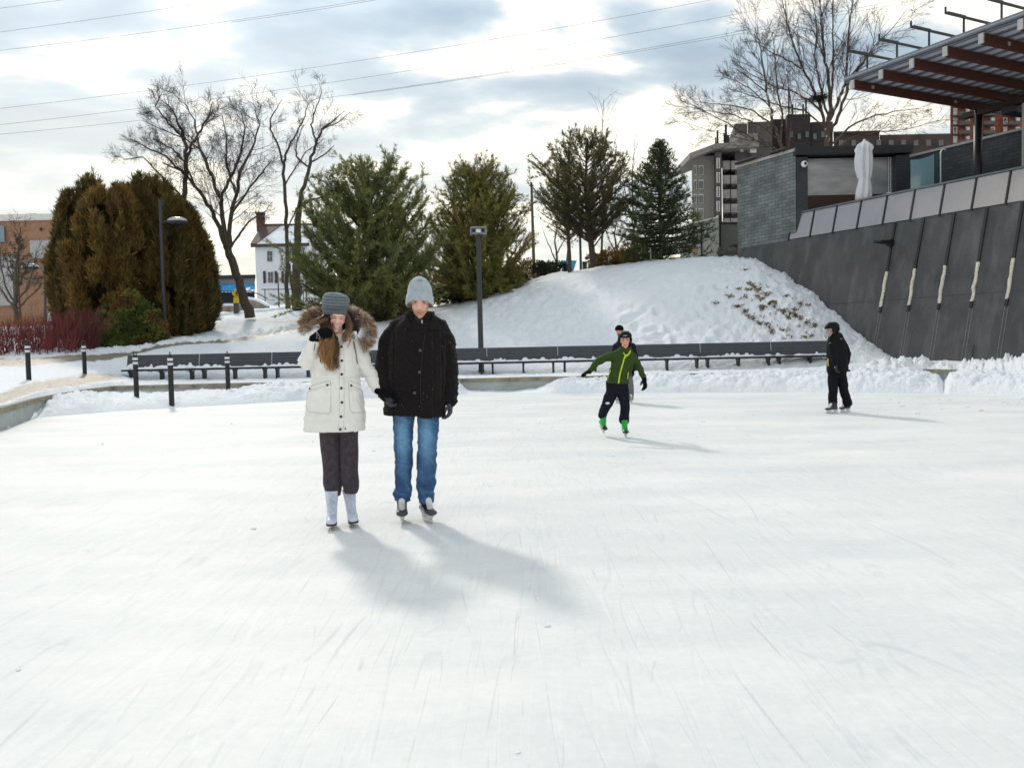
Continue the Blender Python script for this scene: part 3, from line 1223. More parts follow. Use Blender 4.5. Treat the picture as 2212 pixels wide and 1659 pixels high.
# closed white umbrella
UC = P(1868, 430, 36)
root = empty('closed_umbrella', Vector((UC.x, UC.y, 5.95)), 'tall closed white patio umbrella in front of the steel shutter', 'umbrella')
mb = MB()
prof_ = [(436, 19, 0), (425, 19, .5), (408, 17.5, .6), (393, 14, .2), (388, 13, 0), (380, 16.5, .4), (365, 19, .8), (350, 20, 1.0), (338, 20, 1.0), (328, 18, .9), (320, 21, 1.2), (315, 18, .8), (309, 10, .3), (306, 5, 0)]
rings = []
NS = 40
for (v, hw, fl_) in prof_:
    c = P(1867 + 1.2 * math.sin(v * .07), v, 36)
    rr = []
    for k in range(NS):
        a_ = 2 * math.pi * k / NS
        fold = 1 + .24 * math.cos(a_ * 8 + v * .014) + .09 * math.cos(a_ * 5 + 1 + v * .03)
        r_ = hw * 36 / FPX * fold * .76
        rr.append(c + Vector((math.cos(a_) * r_, math.sin(a_) * r_, .06 * fl_ * math.sin(a_ * 4))))
    rings.append(rr)
mb.loft(rings)
part(mb, 'canopy', mat('white_canvas', (.66, .67, .71), rough=.8, var=.05, bump=.3, bscale=8), root, smooth=True)
mb = MB()
mb.tube([(UC.x, UC.y, 5.95), (UC.x, UC.y, 6.8)], .03)
part(mb, 'pole', GREYM, root)
mb = MB()
t_ = P(1867, 304, 36)
mb.ell(t_, (.06, .06, .06))
part(mb, 'finial', mat('white_finial', (.7, .7, .72)), root, smooth=True)

# ---------------- timber canopy
TIP = Vector(((1845 - CU) / FPX * 31.0, 31.0, 0))
BD = Vector((.8934, .4494, 0))
TIMB = mat('red_timber', (.075, .021, .011), rough=.5, var=.35, vscale=5, stretch=(1.5, 1.5, 8), bump=.2)
ROOFM = mat('roof_deck', (.34, .35, .39), rough=.45, var=.1, metal=.3)
FASC = mat('roof_fascia', (.17, .19, .22), rough=.4, metal=.4)
PLATE = mat('steel_plate', (.45, .43, .42), rough=.4, metal=.4)
root = empty('timber_canopy', TIP + BD * 6.9 + Vector((0, 0, 5.95)), 'large flat canopy of red timber beams under a ribbed metal roof on a black column', 'canopy')
ZB, ZT = 10.60, 10.90


def bx(p, along, across, z0, z1, L0, L1, w, mb):
    a_ = p + along * L0 - across * w / 2
    b_2 = p + along * L1 - across * w / 2
    c_ = p + along * L1 + across * w / 2
    d_ = p + along * L0 + across * w / 2
    mb.hexa([zz_(q, z0) for q in (a_, b_2, c_, d_)], [zz_(q, z1) for q in (a_, b_2, c_, d_)])


for k in range(0, 9):
    e0 = TIP - WT * 1.24 * k
    mb = MB()
    bx(e0, BD, WT, ZB, ZT, 0, 9.0, .14, mb)
    bm_ = part(mb, 'beam', TIMB, root)
    mb = MB()
    bx(e0, BD, WT, ZB - .01, ZT + .01, -.05, 0, .17, mb)
    part(mb, 'end_plate', PLATE, root, parent=bm_)
    if k in (0, 4):
        for q in ((1.2,) if k else (.9, 5.6)):
            mb = MB()
            c_ = e0 + BD * q + WT * -.075
            bx(c_, BD, WT, ZB + .09, ZB + .21, 0, .13, .02, mb)
            part(mb, 'bolt_plate', PLATE, root, parent=bm_)
mb = MB()
NR = 15
for i in range(NR):
    a0 = .30 + i * .58
    pA = TIP + BD * a0
    bx(pA, -WT, BD, ZT + .05, ZT + .08, -.25, 1.24 * 8.3, .44, mb)
part(mb, 'roof_pan', mat('roof_pan', (.52, .53, .58), rough=.5, var=.1), root)
mb = MB()
for i in range(NR):
    pA = TIP + BD * (.30 + i * .58 + .29)
    bx(pA, -WT, BD, ZT + .004, ZT + .10, -.25, 1.24 * 8.3, .135, mb)
part(mb, 'roof_rib', FASC, root)
mb = MB()
bx(TIP + BD * 4.4, -WT, BD, ZT + .105, ZT + .15, -.3, 1.24 * 8.35, 9.0, mb)
part(mb, 'roof_sheet', ROOFM, root)
mb = MB()
bx(TIP + BD * -.02, -WT, BD, ZT + .06, ZT + .22, -.35, 1.24 * 8.4, .10, mb)
bx(TIP + BD * .08, -WT, BD, ZT + .002, ZT + .055, -.35, 1.24 * 8.4, .08, mb)
part(mb, 'edge_gutter', FASC, root)
PB = TIP + BD * 7.15
mb = MB()
mb.tube([zz_(PB, 5.93), zz_(PB, ZB)], .165, n=20)
part(mb, 'column', DARKM, root, smooth=True)
mb = MB()
bx(TIP + BD * 7.15, -WT, BD, ZB - .22, ZB - .002, -.6, 1.24 * 8.3, .3, mb)
part(mb, 'cross_beam', mat('dark_timber', (.03, .012, .008), rough=.6), root)
for k in range(7):
    e0 = TIP - WT * (1.24 * k + .62)
    mb = MB()
    bx(e0, BD, WT, ZT + .22, ZT + .70, .0, .05, .05, mb)
    bx(e0, BD, WT, ZT + .70, ZT + .77, -.88, 1.5, .06, mb)
    bx(e0, BD, WT, ZT + .77, ZT + .92, -.88, -.85, .06, mb)
    bx(e0, BD, WT, ZT + .77, ZT + .80, -.74, .1, .035, mb)
    part(mb, 'roof_bracket', DARKM, root)
fl_ = P(2190, 240, 33)
root = empty('canopy_floodlight', fl_, 'wide black floodlight hanging under the timber canopy', 'floodlight')
mb = MB()
bx(Vector((fl_.x, fl_.y, 0)), BD, WT, fl_.z - .12, fl_.z + .12, -.4, .9, .5, mb)
part(mb, 'housing', mat('lamp_black', (.02, .024, .028), rough=.4), root)
mb = MB()
mb.tube([fl_ + Vector((.3, .1, .1)), Vector((fl_.x + .3, fl_.y + .1, ZB))], .03)
part(mb, 'bracket', DARKM, root)

root = empty('terrace_window_frame', P(2207, 300, 32.5), 'dark steel window frame with a pale edge at the right end of the terrace', 'window frame')
mb = MB()
a = P(2206, 300, 32.6)
mb.box((a.x + .35, a.y, 8.2), (.55, .12, 4.7))
part(mb, 'frame', DARKM, root)
mb = MB()
mb.box((a.x + .03, a.y - .06, 8.2), (.06, .04, 4.6))
part(mb, 'edge_trim', mat('pale_trim', (.5, .5, .48)), root)

# ---------------- apartment blocks behind
WINL = glass_mat('window_light', (.42, .44, .46), rough=.15)
WIND = glass_mat('window_dark', (.025, .03, .036), rough=.12)
WHITE = mat('white_frame', (.62, .60, .56), rough=.6)


def pbox(mb, u0, u1, v0, v1, Y, dep, z0=None):
    """box whose front face lies at depth Y between pixels; z0 overrides the base"""
    a_ = P(u0, v0, Y)
    b_2 = P(u1, v1, Y)
    za = a_.z
    zb = b_2.z if z0 is None else z0
    k_ = (Y + dep) / Y * 1.005
    x0, x1 = a_.x, b_2.x
    X0, X1 = (x0 * k_ if x0 > 0 else x0), (x1 * k_ if x1 < 0 else x1)
    X0, X1 = min(X0, X1 - .02), max(X1, X0 + .02)
    fp = [(x0, Y), (x1, Y), (X1, Y + dep), (X0, Y + dep)]
    mb.hexa([(a, b, zb) for a, b in fp], [(a, b, za) for a, b in fp])


root = empty('apartment_block', P(1575, 450, 80), 'pale grey apartment block with stacked balconies behind the kiosk', 'apartment block')
APG = mat('grey_render', (.22, .205, .185), rough=.8, var=.15)
APD = mat('brown_brick', (.035, .027, .026), rough=.8, var=.3)
APM = mat('mid_brick', (.085, .073, .068), rough=.8, var=.25, vscale=3)
mb = MB()
pbox(mb, 1494, 1546, 338, 500, 80, 8, 4)
part(mb, 'wall', APG, root)
mb = MB()
pbox(mb, 1546, 1560, 330, 500, 79, 9, 4)
part(mb, 'corner_wall', APM, root)
mb = MB()
pbox(mb, 1560, 1702, 335, 500, 81.5, 8, 4)
part(mb, 'rear_wall', APD, root)
mb = MB()
pbox(mb, 1587, 1615, 268, 330, 80, 7, 17)
pbox(mb, 1615, 1668, 264, 330, 81, 7, 17)
part(mb, 'roof_room', APM, root)
mb = MB()
a_ = P(1490, 343, 78.6)
b_2 = P(1545, 322, 78.6)
mb.hexa([a_, b_2, b_2 + Vector((0, 9, 0)), a_ + Vector((0, 9, 0))], [q + Vector((0, 0, .5)) for q in (a_, b_2, b_2 + Vector((0, 9, 0)), a_ + Vector((0, 9, 0)))])
a_, b_2 = b_2 + Vector((.02, 0, 0)), P(1640, 318, 78.6)
mb.hexa([a_, b_2, b_2 + Vector((0, 9, 0)), a_ + Vector((0, 9, 0))], [q + Vector((0, 0, .5)) for q in (a_, b_2, b_2 + Vector((0, 9, 0)), a_ + Vector((0, 9, 0)))])
part(mb, 'roof_edge', APG, root)
for fl in range(5):
    v0 = 360 + fl * 31
    for (ua, ub) in ((1499, 1505), (1509, 1520)):
        mb = MB()
        pbox(mb, ua, ub, v0 - 2, v0 + 18, 79.9, .08)
        wn_ = part(mb, 'window', WHITE, root)
        mb = MB()
        pbox(mb, ua + 1, ub - 1, v0, v0 + 16.5, 79.8, .06)
        part(mb, 'pane', WIND, root, parent=wn_)
    mb = MB()
    pbox(mb, 1547.5, 1555, v0 - 18, v0 + 4, 78.9, .08)
    wn_ = part(mb, 'window', WHITE, root)
    mb = MB()
    pbox(mb, 1550.5, 1552.2, v0 - 17, v0 + 3, 78.82, .04)
    part(mb, 'mullion', WIND, root, parent=wn_)
    for (ua, ub) in ((1561, 1577), (1579, 1594)):
        mb = MB()
        pbox(mb, ua, ub, v0 - 12, v0 + 3, 79.6, .12)
        pbox(mb, ua, ub, v0 + 3.3, v0 + 6, 79.5, 2.0)
        part(mb, 'balcony', mat('balcony_panel', (.26, .235, .225), var=.35, vscale=2) if fl == 0 and ua == 1561 else bpy.data.materials['balcony_panel'], root)
for (ua, ub, va, vb) in ((1599, 1606, 313, 328), (1606, 1613, 306, 322), (1620, 1634, 318, 330)):
    mb = MB()
    pbox(mb, ua, ub, va, vb, 79.3, .1)
    part(mb, 'window', WHITE, root)
mb = MB()
mb.box(((P(1594, 290, 79.2).x + P(1634, 290, 79.2).x) / 2, 80, P(1610, 299, 79.2).z), (1.9, 2, .8))
part(mb, 'canopy_slab', APG, root)
for (u, va, vb, r_) in ((1550, 283, 320, .10), (1546, 297, 320, .06), (1568, 270, 318, .12), (1564, 288, 318, .06), (1571, 293, 318, .2)):
    mb = MB()
    mb.tube([P(u, vb, 80), P(u, va, 80)], r_, n=6)
    part(mb, 'antenna', DARKM, root)

root = empty('brown_block', P(1730, 400, 90), 'dark brown stepped building behind the birch trees', 'building')
mb = MB()
pbox(mb, 1665, 1710, 258, 500, 92, 12, 4)
pbox(mb, 1700, 1752, 248, 500, 90, 12, 4)
pbox(mb, 1752.2, 1800, 264, 500, 91, 12, 4)
part(mb, 'wall', mat('plum_brick', (.030, .021, .022), rough=.85, var=.3), root)
for (u, va) in ((1704, 189), (1741, 212), (1735, 226), (1712, 226)):
    mb = MB()
    mb.tube([P(u, 250, 90), P(u, va, 90)], .10, n=6)
    part(mb, 'antenna', DARKM, root)
for i in range(5):
    mb = MB()
    pbox(mb, 1706 + i * 17, 1713 + i * 17, 285 + (i % 2) * 4, 297 + (i % 2) * 4, 89.8, .15)
    part(mb, 'window', WIND, root)

root = empty('brown_wing', P(1920, 400, 95), 'long low brown brick wing stretching right behind the umbrella', 'building')
mb = MB()
pbox(mb, 1800.5, 1900, 287.5, 500, 93, 12, 4)
pbox(mb, 1900.2, 2056, 292, 500, 93.5, 12, 4)
part(mb, 'wall', mat('umber_brick', (.060, .042, .038), rough=.85, var=.35, vscale=1.0), root)
mb = MB()
pbox(mb, 1800, 1900.5, 284.5, 288, 92.7, 13)
part(mb, 'parapet', APD, root)
for i in range(9):
    mb = MB()
    pbox(mb, 1812 + i * 27, 1822 + i * 27, 303, 315, 92.85, .15)
    part(mb, 'window', WIND, root)

root = empty('brick_tower', P(2100, 300, 112), 'red brick apartment tower with white framed windows seen under the canopy', 'apartment tower')
RB = mat('red_brick', (.20, .055, .032), rough=.8, var=.25, vscale=2)
mb = MB()
pbox(mb, 2053, 2330, 148, 500, 112, 18, 4)
part(mb, 'wall', RB, root)
mb = MB()
pbox(mb, 2098, 2330, 86, 149, 118, 12)
pent = part(mb, 'penthouse', mat('beige_siding', (.40, .40, .34), rough=.6, var=.25, vscale=1, stretch=(6, 1, .3)), root)
mb = MB()
pbox(mb, 2097, 2331, 83, 88, 117.5, 13)
part(mb, 'roof_edge', GREYM, root, parent=pent)
for r_ in range(5):
    for c_ in range(6):
        u0 = 2059 + c_ * 27
        v0 = 236 + r_ * 20 - 21
        mb = MB()
        pbox(mb, u0, u0 + 9, v0, v0 + 14, 111.8, .25)
        wn_ = part(mb, 'window', WHITE, root)
        mb = MB()
        pbox(mb, u0 + 2, u0 + 6.5, v0 + 1.5, v0 + 12.5, 111.7, .12)
        part(mb, 'pane', WINL if (r_ + c_) % 3 else WIND, root, parent=wn_)
    for c_ in range(3):
        mb = MB()
        pbox(mb, 2071 + c_ * 54, 2097 + c_ * 54, 243 + r_ * 20 - 21, 250 + r_ * 20 - 21, 110.4, 1.6)
        part(mb, 'balcony', APM, root)

# ---------------- metal fence by the spruce
FNC = mat('ribbed_panel', (.34, .36, .34), rough=.6, var=.12, vscale=.7, stretch=(12, 1, .4))
root = empty('site_fence', P(1540, 555, 48), 'light grey ribbed metal fence with black posts between spruce and kiosk', 'fence')
mb = MB()
a_, b_2 = P(1470, 491, 53), P(1555, 471, 46.8)
seg = 14
for i in range(seg):
    p0 = a_.lerp(b_2, i / seg)
    p1 = a_.lerp(b_2, (i + .93) / seg)
    mb.hexa([zz_(p0, 5.3), zz_(p1, 5.3), zz_(p1, 5.3) + Vector((.05, .05, 0)), zz_(p0, 5.3) + Vector((.05, .05, 0))],
            [p0, p1, p1 + Vector((.05, .05, 0)), p0 + Vector((.05, .05, 0))])
part(mb, 'panel', FNC, root)
mb = MB()
mb.tube([a_ + Vector((0, 0, .04)), b_2 + Vector((0, 0, .04))], .05, n=6)
part(mb, 'top_trim', WHITE, root)
for (u, v, Y) in ((1514, 480, 49.5), (1555.5, 465, 46.6)):
    t_ = P(u, v, Y)
    mb = MB()
    mb.box((t_.x, t_.y, (t_.z + 5.3) / 2), (.16 if u > 1540 else .06, .12, t_.z - 5.3))
    part(mb, 'post', DARKM, root)
mb = MB()
a_, b_2 = P(1558, 484, 46.4), P(1600, 484, 44.9)
for i in range(10):
    p0 = a_.lerp(b_2, i / 10)
    p1 = a_.lerp(b_2, (i + .92) / 10)
    mb.hexa([zz_(p0, 5.3), zz_(p1, 5.3), zz_(p1, 5.3) + Vector((0, .05, 0)), zz_(p0, 5.3) + Vector((0, .05, 0))], [p0, p1, p1 + Vector((0, .05, 0)), p0 + Vector((0, .05, 0))])
gt = part(mb, 'gate', mat('dark_gate', (.14, .14, .13), rough=.6, var=.15), root)
mb = MB()
mb.tube([a_ + Vector((0, 0, .05)), b_2 + Vector((0, 0, .05))], .07, n=6)
part(mb, 'gate_rail', DARKM, root, parent=gt)

WOODG = mat('weathered_wood', (.09, .07, .06), rough=.8, var=.3, vscale=6)
c = P(1572, 548, 44.2)
root = empty('picnic_table', c, 'weathered wooden picnic table against the end of the kiosk wall', 'picnic table')
mb = MB()
mb.box(c + Vector((.55, 0, .42)), (.9, .8, .08))
part(mb, 'table_top', WOODG, root)
mb = MB()
mb.box(c + Vector((.1, -.35, .02)), (1.5, .3, .16))
part(mb, 'seat', WOODG, root)
for dx in (-.4, .55):
    mb = MB()
    mb.box(c + Vector((dx, 0, -.1)), (.09, .6, .9))
    part(mb, 'leg', WOODG, root)
c = P(1500, 541, 46)
mb = MB()
mb.box(c, (.42, .3, .28), rot=Matrix.Rotation(.3, 3, 'Y'))
mb.box(c + Vector((0, 0, -.3)), (.07, .07, .5))
o = link('board_sign', mb.mesh('board_sign', [mat('raw_board', (.50, .38, .24))]))
tag(o, 'small pale wooden board standing under the spruce beside the fence', 'board')

# ================================================================== TREES


def np_mesh(name, V, F, mats, cols=None, smooth=False, origin=None):
    """V (n,3), F (m,k) equal sized faces"""
    V = np.asarray(V, dtype=np.float32)
    if origin is not None:
        V = V - np.array(origin, dtype=np.float32)
    F = np.asarray(F, dtype=np.int32)
    k = F.shape[1]
    me = bpy.data.meshes.new(name)
    me.vertices.add(len(V))
    me.vertices.foreach_set('co', V.ravel())
    me.loops.add(F.size)
    me.loops.foreach_set('vertex_index', F.ravel())
    me.polygons.add(len(F))
    me.polygons.foreach_set('loop_start', (np.arange(len(F)) * k).astype(np.int32))
    if smooth:
        me.polygons.foreach_set('use_smooth', np.ones(len(F), dtype=bool))
    me.update(calc_edges=True)
    for m_ in mats:
        me.materials.append(m_)
    if cols is not None:
        setcol(me, cols)
    return me


LEAFGAIN = 1.7


def unit(a):
    return a / np.maximum(np.linalg.norm(a, axis=1, keepdims=True), 1e-9)


def tufts(rs, C, D, per, length, width, spread, cols, taper=True):
    """C (n,3) centres, D (n,3) directions: 'per' thin leaf faces fan out round each direction"""
    n = len(C)
    C2 = np.repeat(C, per, 0)
    D2 = unit(np.repeat(D, per, 0) + rs.normal(0, spread, (n * per, 3)))
    L_ = length * rs.uniform(.6, 1.25, (n * per, 1))
    S = unit(np.cross(D2, rs.normal(0, 1, (n * per, 3))))
    w = width * rs.uniform(.7, 1.3, (n * per, 1))
    b0 = C2 + D2 * L_ * rs.uniform(-.1, .25, (n * per, 1))
    mid = b0 + D2 * L_ * .5 + rs.normal(0, .02, (n * per, 3)) * length
    tip = b0 + D2 * L_
    V = np.stack([b0, mid + S * w * .5, tip, mid - S * w * .5], 1).reshape(-1, 3)
    F = np.arange(len(V)).reshape(-1, 4)
    cc = LEAFGAIN * np.repeat(np.repeat(cols, per, 0) * rs.uniform(.75, 1.3, (n * per, 1)), 4, 0)
    return V, F, cc


BARK = mat('pine_bark', (.075, .055, .04), rough=.9, var=.35, vscale=9, bump=.6)
LEAF = mat('needles', (.1, .1, .1), rough=.6, var=.0, attr=True, spec=.25)
_nt = LEAF.node_tree
_tr = _nt.nodes.new('ShaderNodeBsdfTranslucent')
_mx = _nt.nodes.new('ShaderNodeMixShader')
_mx.inputs[0].default_value = .38
_pb = _nt.nodes['Principled BSDF']
_nt.links.new(_pb.inputs['Base Color'].links[0].from_socket, _tr.inputs['Color'])
_nt.links.new(_pb.outputs[0], _mx.inputs[1])
_nt.links.new(_tr.outputs[0], _mx.inputs[2])
_nt.links.new(_mx.outputs[0], _nt.nodes['Material Output'].inputs['Surface'])


def envelope(tab, h):
    a = np.array(tab)
    return np.interp(h, a[:, 0], a[:, 1])


def pine(name, label, cat, base, height, env, seed, pal, nb=150, trunk_r=.16, open_=.25, up=.5, tl=.20, tw=.022, per=9, step=.13, trunk_path=None,
         group=None, clump=.34, hmin=.06, cl_n=3, rmin=.62):
    """env: [(h 0..1, radius m)]"""
    rs = np.random.RandomState(seed)
    base = Vector(base)
    root = empty(name, base, label, cat, group)
    mb = MB()
    tp = []
    tr = []
    for i in range(9):
        t = i / 8
        off = Vector((.10 * math.sin(t * 4 + seed), .1 * math.cos(t * 3 + seed), 0)) * t
        if trunk_path:
            off += Vector((np.interp(t, [q[0] for q in trunk_path], [q[1] for q in trunk_path]), 0, 0))
        tp.append(base + Vector((0, 0, t * height * .94 - (.25 if i == 0 else 0))) + off)
        tr.append(trunk_r * (1 - .86 * t))
    mb.tube(tp, tr, n=9)
    tpa = np.array([tuple(p) for p in tp])

    def trunk_at(h):
        t = np.clip(h, 0, .999) * 8
        i = int(t)
        return tpa[i] + (tpa[i + 1] - tpa[i]) * (t - i)
    Cs, Ds, cs = [], [], []
    pal = np.array(pal)
    for b in range(nb):
        h = hmin + (1 - hmin) * (b + rs.rand()) / nb
        h = min(h, .985)
        az = b * 2.39996 + rs.uniform(-.5, .5)
        rr = envelope(env, h) * rs.uniform(rmin, 1.06)
        lumpy = 1 + .28 * vnoise(np.array([[math.cos(az) * 1.5, math.sin(az) * 1.5, h * 5 + seed]]))[0]
        rr *= lumpy
        tip = trunk_at(h) + np.array([math.cos(az) * rr, math.sin(az) * rr, 0])
        hs = max(.02, h - up * rr / height)
        st = trunk_at(hs)
        tip[2] = base.z + h * height + rs.uniform(-.1, .1)
        midp = (st + tip) / 2 + np.array([0, 0, -.12 * rr]) + rs.normal(0, .05, 3)
        bp_ = []
        nseg = 5
        for k in range(nseg + 1):
            t = k / nseg
            p = st * (1 - t) ** 2 + 2 * midp * t * (1 - t) + tip * t * t
            bp_.append(p)
        r0 = .018 + .016 * rr
        mb.tube([Vector(p) for p in bp_], [r0 * (1 - .8 * k / nseg) for k in range(nseg + 1)], n=4, cap=False)
        L_ = np.linalg.norm(tip - st)
        col = pal[rs.randint(len(pal))]
        for q in range(cl_n):
            # side shoots
            t0 = open_ + (1 - open_) * rs.rand()
            p0 = st * (1 - t0) ** 2 + 2 * midp * t0 * (1 - t0) + tip * t0 * t0
            dr = unit(np.array([tip - st]))[0]
            sd = dr * .8 + rs.normal(0, .75, 3)
            sd[2] += .25
            sl = rs.uniform(.35, 1.0) * clump * (1 + .35 * rr)
            p1 = p0 + sd / np.linalg.norm(sd) * sl
            mb.tube([Vector(p0), Vector(p1)], [.011, .005], n=3, cap=False)
            m_ = max(2, int(sl / step))
            for k in range(m_):
                t = (k + .6) / m_
                Cs.append(p0 + (p1 - p0) * t + rs.normal(0, .03, 3))
                d_ = (p1 - p0) / sl
                d_ = d_ + np.array([0, 0, .35])
                Ds.append(d_)
                cs.append(col * rs.uniform(.8, 1.2))
        m_ = max(3, int(L_ * (1 - open_) / step))
        for k in range(m_):
            t = open_ + (1 - open_) * (k + rs.rand()) / m_
            p = st * (1 - t) ** 2 + 2 * midp * t * (1 - t) + tip * t * t
            Cs.append(p + rs.normal(0, .05, 3))
            Ds.append((tip - st) / L_ * .7 + np.array([0, 0, .5]))
            cs.append(col)
    V, F, cc = tufts(rs, np.array(Cs), unit(np.array(Ds)), per, tl, tw, .42, np.array(cs))
    tk = part(mb, 'trunk', BARK, root)
    me = np_mesh('crown', V, F, [LEAF], cc, origin=base)
    link('crown', me, root)
    return root


DG = [(.080, .092, .028), (.115, .125, .038), (.060, .074, .026), (.145, .145, .045), (.095, .112, .045)]
YG = [(.130, .125, .030), (.175, .165, .042), (.100, .095, .030), (.140, .105, .035), (.115, .125, .035)]
SG = [(.026, .042, .018), (.040, .058, .022), (.020, .034, .018), (.055, .072, .024)]

pb = P(800, 700, 43.5)
pine('pine_tree', 'broad deep green pine directly behind the couple, widest of the evergreens', 'pine tree', (pb.x, 43.5, GZ(pb.x, 43.5)), 8.15,
     [(0, 2.9), (.12, 3.6), (.3, 3.95), (.5, 3.85), (.68, 3.5), (.82, 2.9), (.93, 2.0), (1, .9)], 11, DG, nb=260, trunk_r=.2, up=1.0, tl=.26, tw=.028, per=11, clump=.62, cl_n=5, rmin=.72)
pb = P(1035, 660, 47.5)
pine('pine_tree', 'yellow green pine behind the tall floodlight pole', 'pine tree', (pb.x, 47.5, GZ(pb.x, 47.5) - .25), 7.8,
     [(0, 2.7), (.1, 3.0), (.3, 2.9), (.5, 2.75), (.7, 2.4), (.85, 1.9), (.95, 1.3), (1, .7)], 23, YG, nb=270, trunk_r=.18, up=1.0, tl=.25, tw=.026, per=11, clump=.6, cl_n=5, rmin=.72)
pb = P(1284, 590, 49)
pine('pine_tree', 'tall open crowned pine with bare lower trunk on top of the snowy hill', 'pine tree', (pb.x, 49, GZ(pb.x, 49) - .1), 7.9,
     [(0, 0), (.30, .0), (.36, 1.5), (.5, 2.9), (.65, 3.3), (.78, 3.0), (.9, 2.2), (1, .9)], 37,
     [(.060, .055, .026), (.085, .075, .030), (.045, .045, .022), (.10, .085, .036)], nb=120, trunk_r=.21, open_=.45, up=.8, tl=.24, tw=.030, per=9, clump=.6, hmin=.34, cl_n=5,
     trunk_path=[(0, 0), (.3, -.25), (.6, -.5), (1, -.35)])
pb = P(1231, 597, 48)
pine('pine_tree', 'slender pine with a thin bare trunk left of the taller open pine', 'pine tree', (pb.x, 48, GZ(pb.x, 48) - .1), 6.6,
     [(0, 0), (.28, 0), (.35, 1.0), (.55, 2.0), (.8, 1.6), (.93, .9), (1, .2)], 41,
     [(.050, .055, .020), (.08, .078, .026), (.038, .042, .018)], nb=62, trunk_r=.13, open_=.35, up=.5, tl=.2, tw=.022, per=7, clump=.42, hmin=.32)
pb = P(1428, 562, 46.5)
pine('spruce_tree', 'dark green spruce on the hill crest left of the grey fence', 'spruce tree', (pb.x, 46.5, GZ(pb.x, 46.5) - .15), 6.75,
     [(0, 2.0), (.08, 2.5), (.3, 3.1), (.45, 2.8), (.62, 1.9), (.78, 1.25), (.9, .7), (1, .15)], 53, SG, nb=210, trunk_r=.14, up=.12, tl=.20, tw=.026, per=10, clump=.42, cl_n=4)

# ---------------- brown cedars (arborvitae)
CED = [(.105, .068, .020), (.080, .055, .017), (.060, .046, .016), (.125, .084, .026), (.070, .060, .020)]


def cedar(label, u, Y, vtop, hw, seed, pal=CED, vbase=None, n=5200, loose=0.0):
    rs = np.random.RandomState(seed)
    b = P(u, 700, Y)
    b.z = GZ(b.x, Y) - .1
    top = P(u, vtop + 27, Y).z
    Hh = top - b.z
    Rr = hw * Y / FPX
    root = empty('cedar_tree', b, label, 'cedar tree', 'brown cedars in the clump on the left')
    h = rs.rand(n * 3) ** .85
    az = rs.uniform(0, 2 * math.pi, n * 3)
    pr = (np.clip(np.sin(np.clip(h, 0, 1) ** .75 * math.pi * .80 + .45), 0, 1)) ** .62 * Rr
    pr = np.where(h > .97, pr * .6, pr)
    pl_ = 1 - 2 * np.abs(vnoise(np.stack([np.cos(az) * 4.2 + seed, np.sin(az) * 4.2, h * 3.2 - .5 * pr / Rr], 1)))
    lump = .92 + .22 * vnoise(np.stack([np.cos(az) * 1.8 + seed, np.sin(az) * 1.8, h * 5], 1)) + .24 * pl_ + .14 * vnoise(np.stack([np.cos(az) * 9 + seed, np.sin(az) * 9, h * 13], 1))
    htop = .05 * pl_ + .05 * vnoise(np.stack([np.cos(az) * 6, np.sin(az) * 6, h * 0 + seed], 1))
    keep = vnoise(np.stack([np.cos(az) * 4 + seed, np.sin(az) * 4, h * 9 + 3], 1)) > (-.26 + loose)
    rad = pr * lump * np.sqrt(rs.uniform(.55, 1.0, n * 3))
    h, az, rad = h[keep][:n], az[keep][:n], rad[keep][:n]
    C = np.stack([b.x + np.cos(az) * rad, b.y + np.sin(az) * rad, b.z + h * (1 + htop[keep][:n]) * Hh * .97 + rs.normal(0, .09, len(h))], 1)
    D = np.stack([np.cos(az) * .35, np.sin(az) * .35, np.ones(len(h))], 1)
    pal = np.array(pal)
    zone_ = ((vnoise(np.stack([np.cos(az) * 2 + 9, np.sin(az) * 2, h * 4 + seed], 1)) * .5 + .5) * len(pal)).astype(int).clip(0, len(pal) - 1)
    mixr = rs.randint(0, len(pal), len(h))
    zone_ = np.where(rs.rand(len(h)) < .3, mixr, zone_)
    V, F, cc = tufts(rs, C, unit(D), 8, .34, .045, .36, pal[zone_])
    mb = MB()
    mb.tube([b, b + Vector((0, 0, Hh * .45)), b + Vector((.05, 0, Hh * .9))], [.14, .09, .02], n=7)
    for k in range(60):
        a_ = k * 2.4
        hh_ = .1 + .8 * k / 60
        r_ = Rr * .75 * math.sin(hh_ ** .62 * math.pi * .94 + .16)
        mb.tube([b + Vector((0, 0, hh_ * Hh * .8)), b + Vector((math.cos(a_) * r_, math.sin(a_) * r_, hh_ * Hh + .2))], [.025, .008], n=3, cap=False)
    part(mb, 'trunk', BARK, root)
    link('crown', np_mesh('crown', V, F, [LEAF], cc, origin=b), root)


cedar('ragged cedar at the far left edge of the brown clump', 168, 43.5, 402, 52, 1, n=6500, loose=.12)
cedar('large rusty brown cedar in the middle of the clump', 252, 41.0, 392, 92, 2, pal=[(.130, .080, .022), (.105, .066, .018), (.08, .056, .018), (.150, .098, .028)], n=14500)
cedar('tall dark topped cedar behind the rusty one', 322, 43.0, 374, 104, 3, pal=[(.088, .060, .018), (.066, .050, .016), (.11, .074, .022)], n=14000)
cedar('loose feathery cedar with sky showing through near its top', 202, 44.5, 366, 46, 6, n=3600, loose=.35)
cedar('olive brown cedar right behind the street lamp', 384, 41.5, 412, 68, 4, pal=[(.085, .058, .016), (.058, .050, .016), (.11, .07, .02)], n=9500)
cedar('low rounded cedar at the right end of the clump', 414, 42.5, 462, 50, 5, pal=[(.060, .046, .015), (.042, .042, .014), (.09, .06, .018)], n=7000)

# ---------------- bare trees
BRK = mat('grey_bark', (.085, .066, .048), rough=.9, var=.3, vscale=7, bump=.5)
TWG = mat('twig_bark', (.030, .021, .016), rough=.9, var=.2)


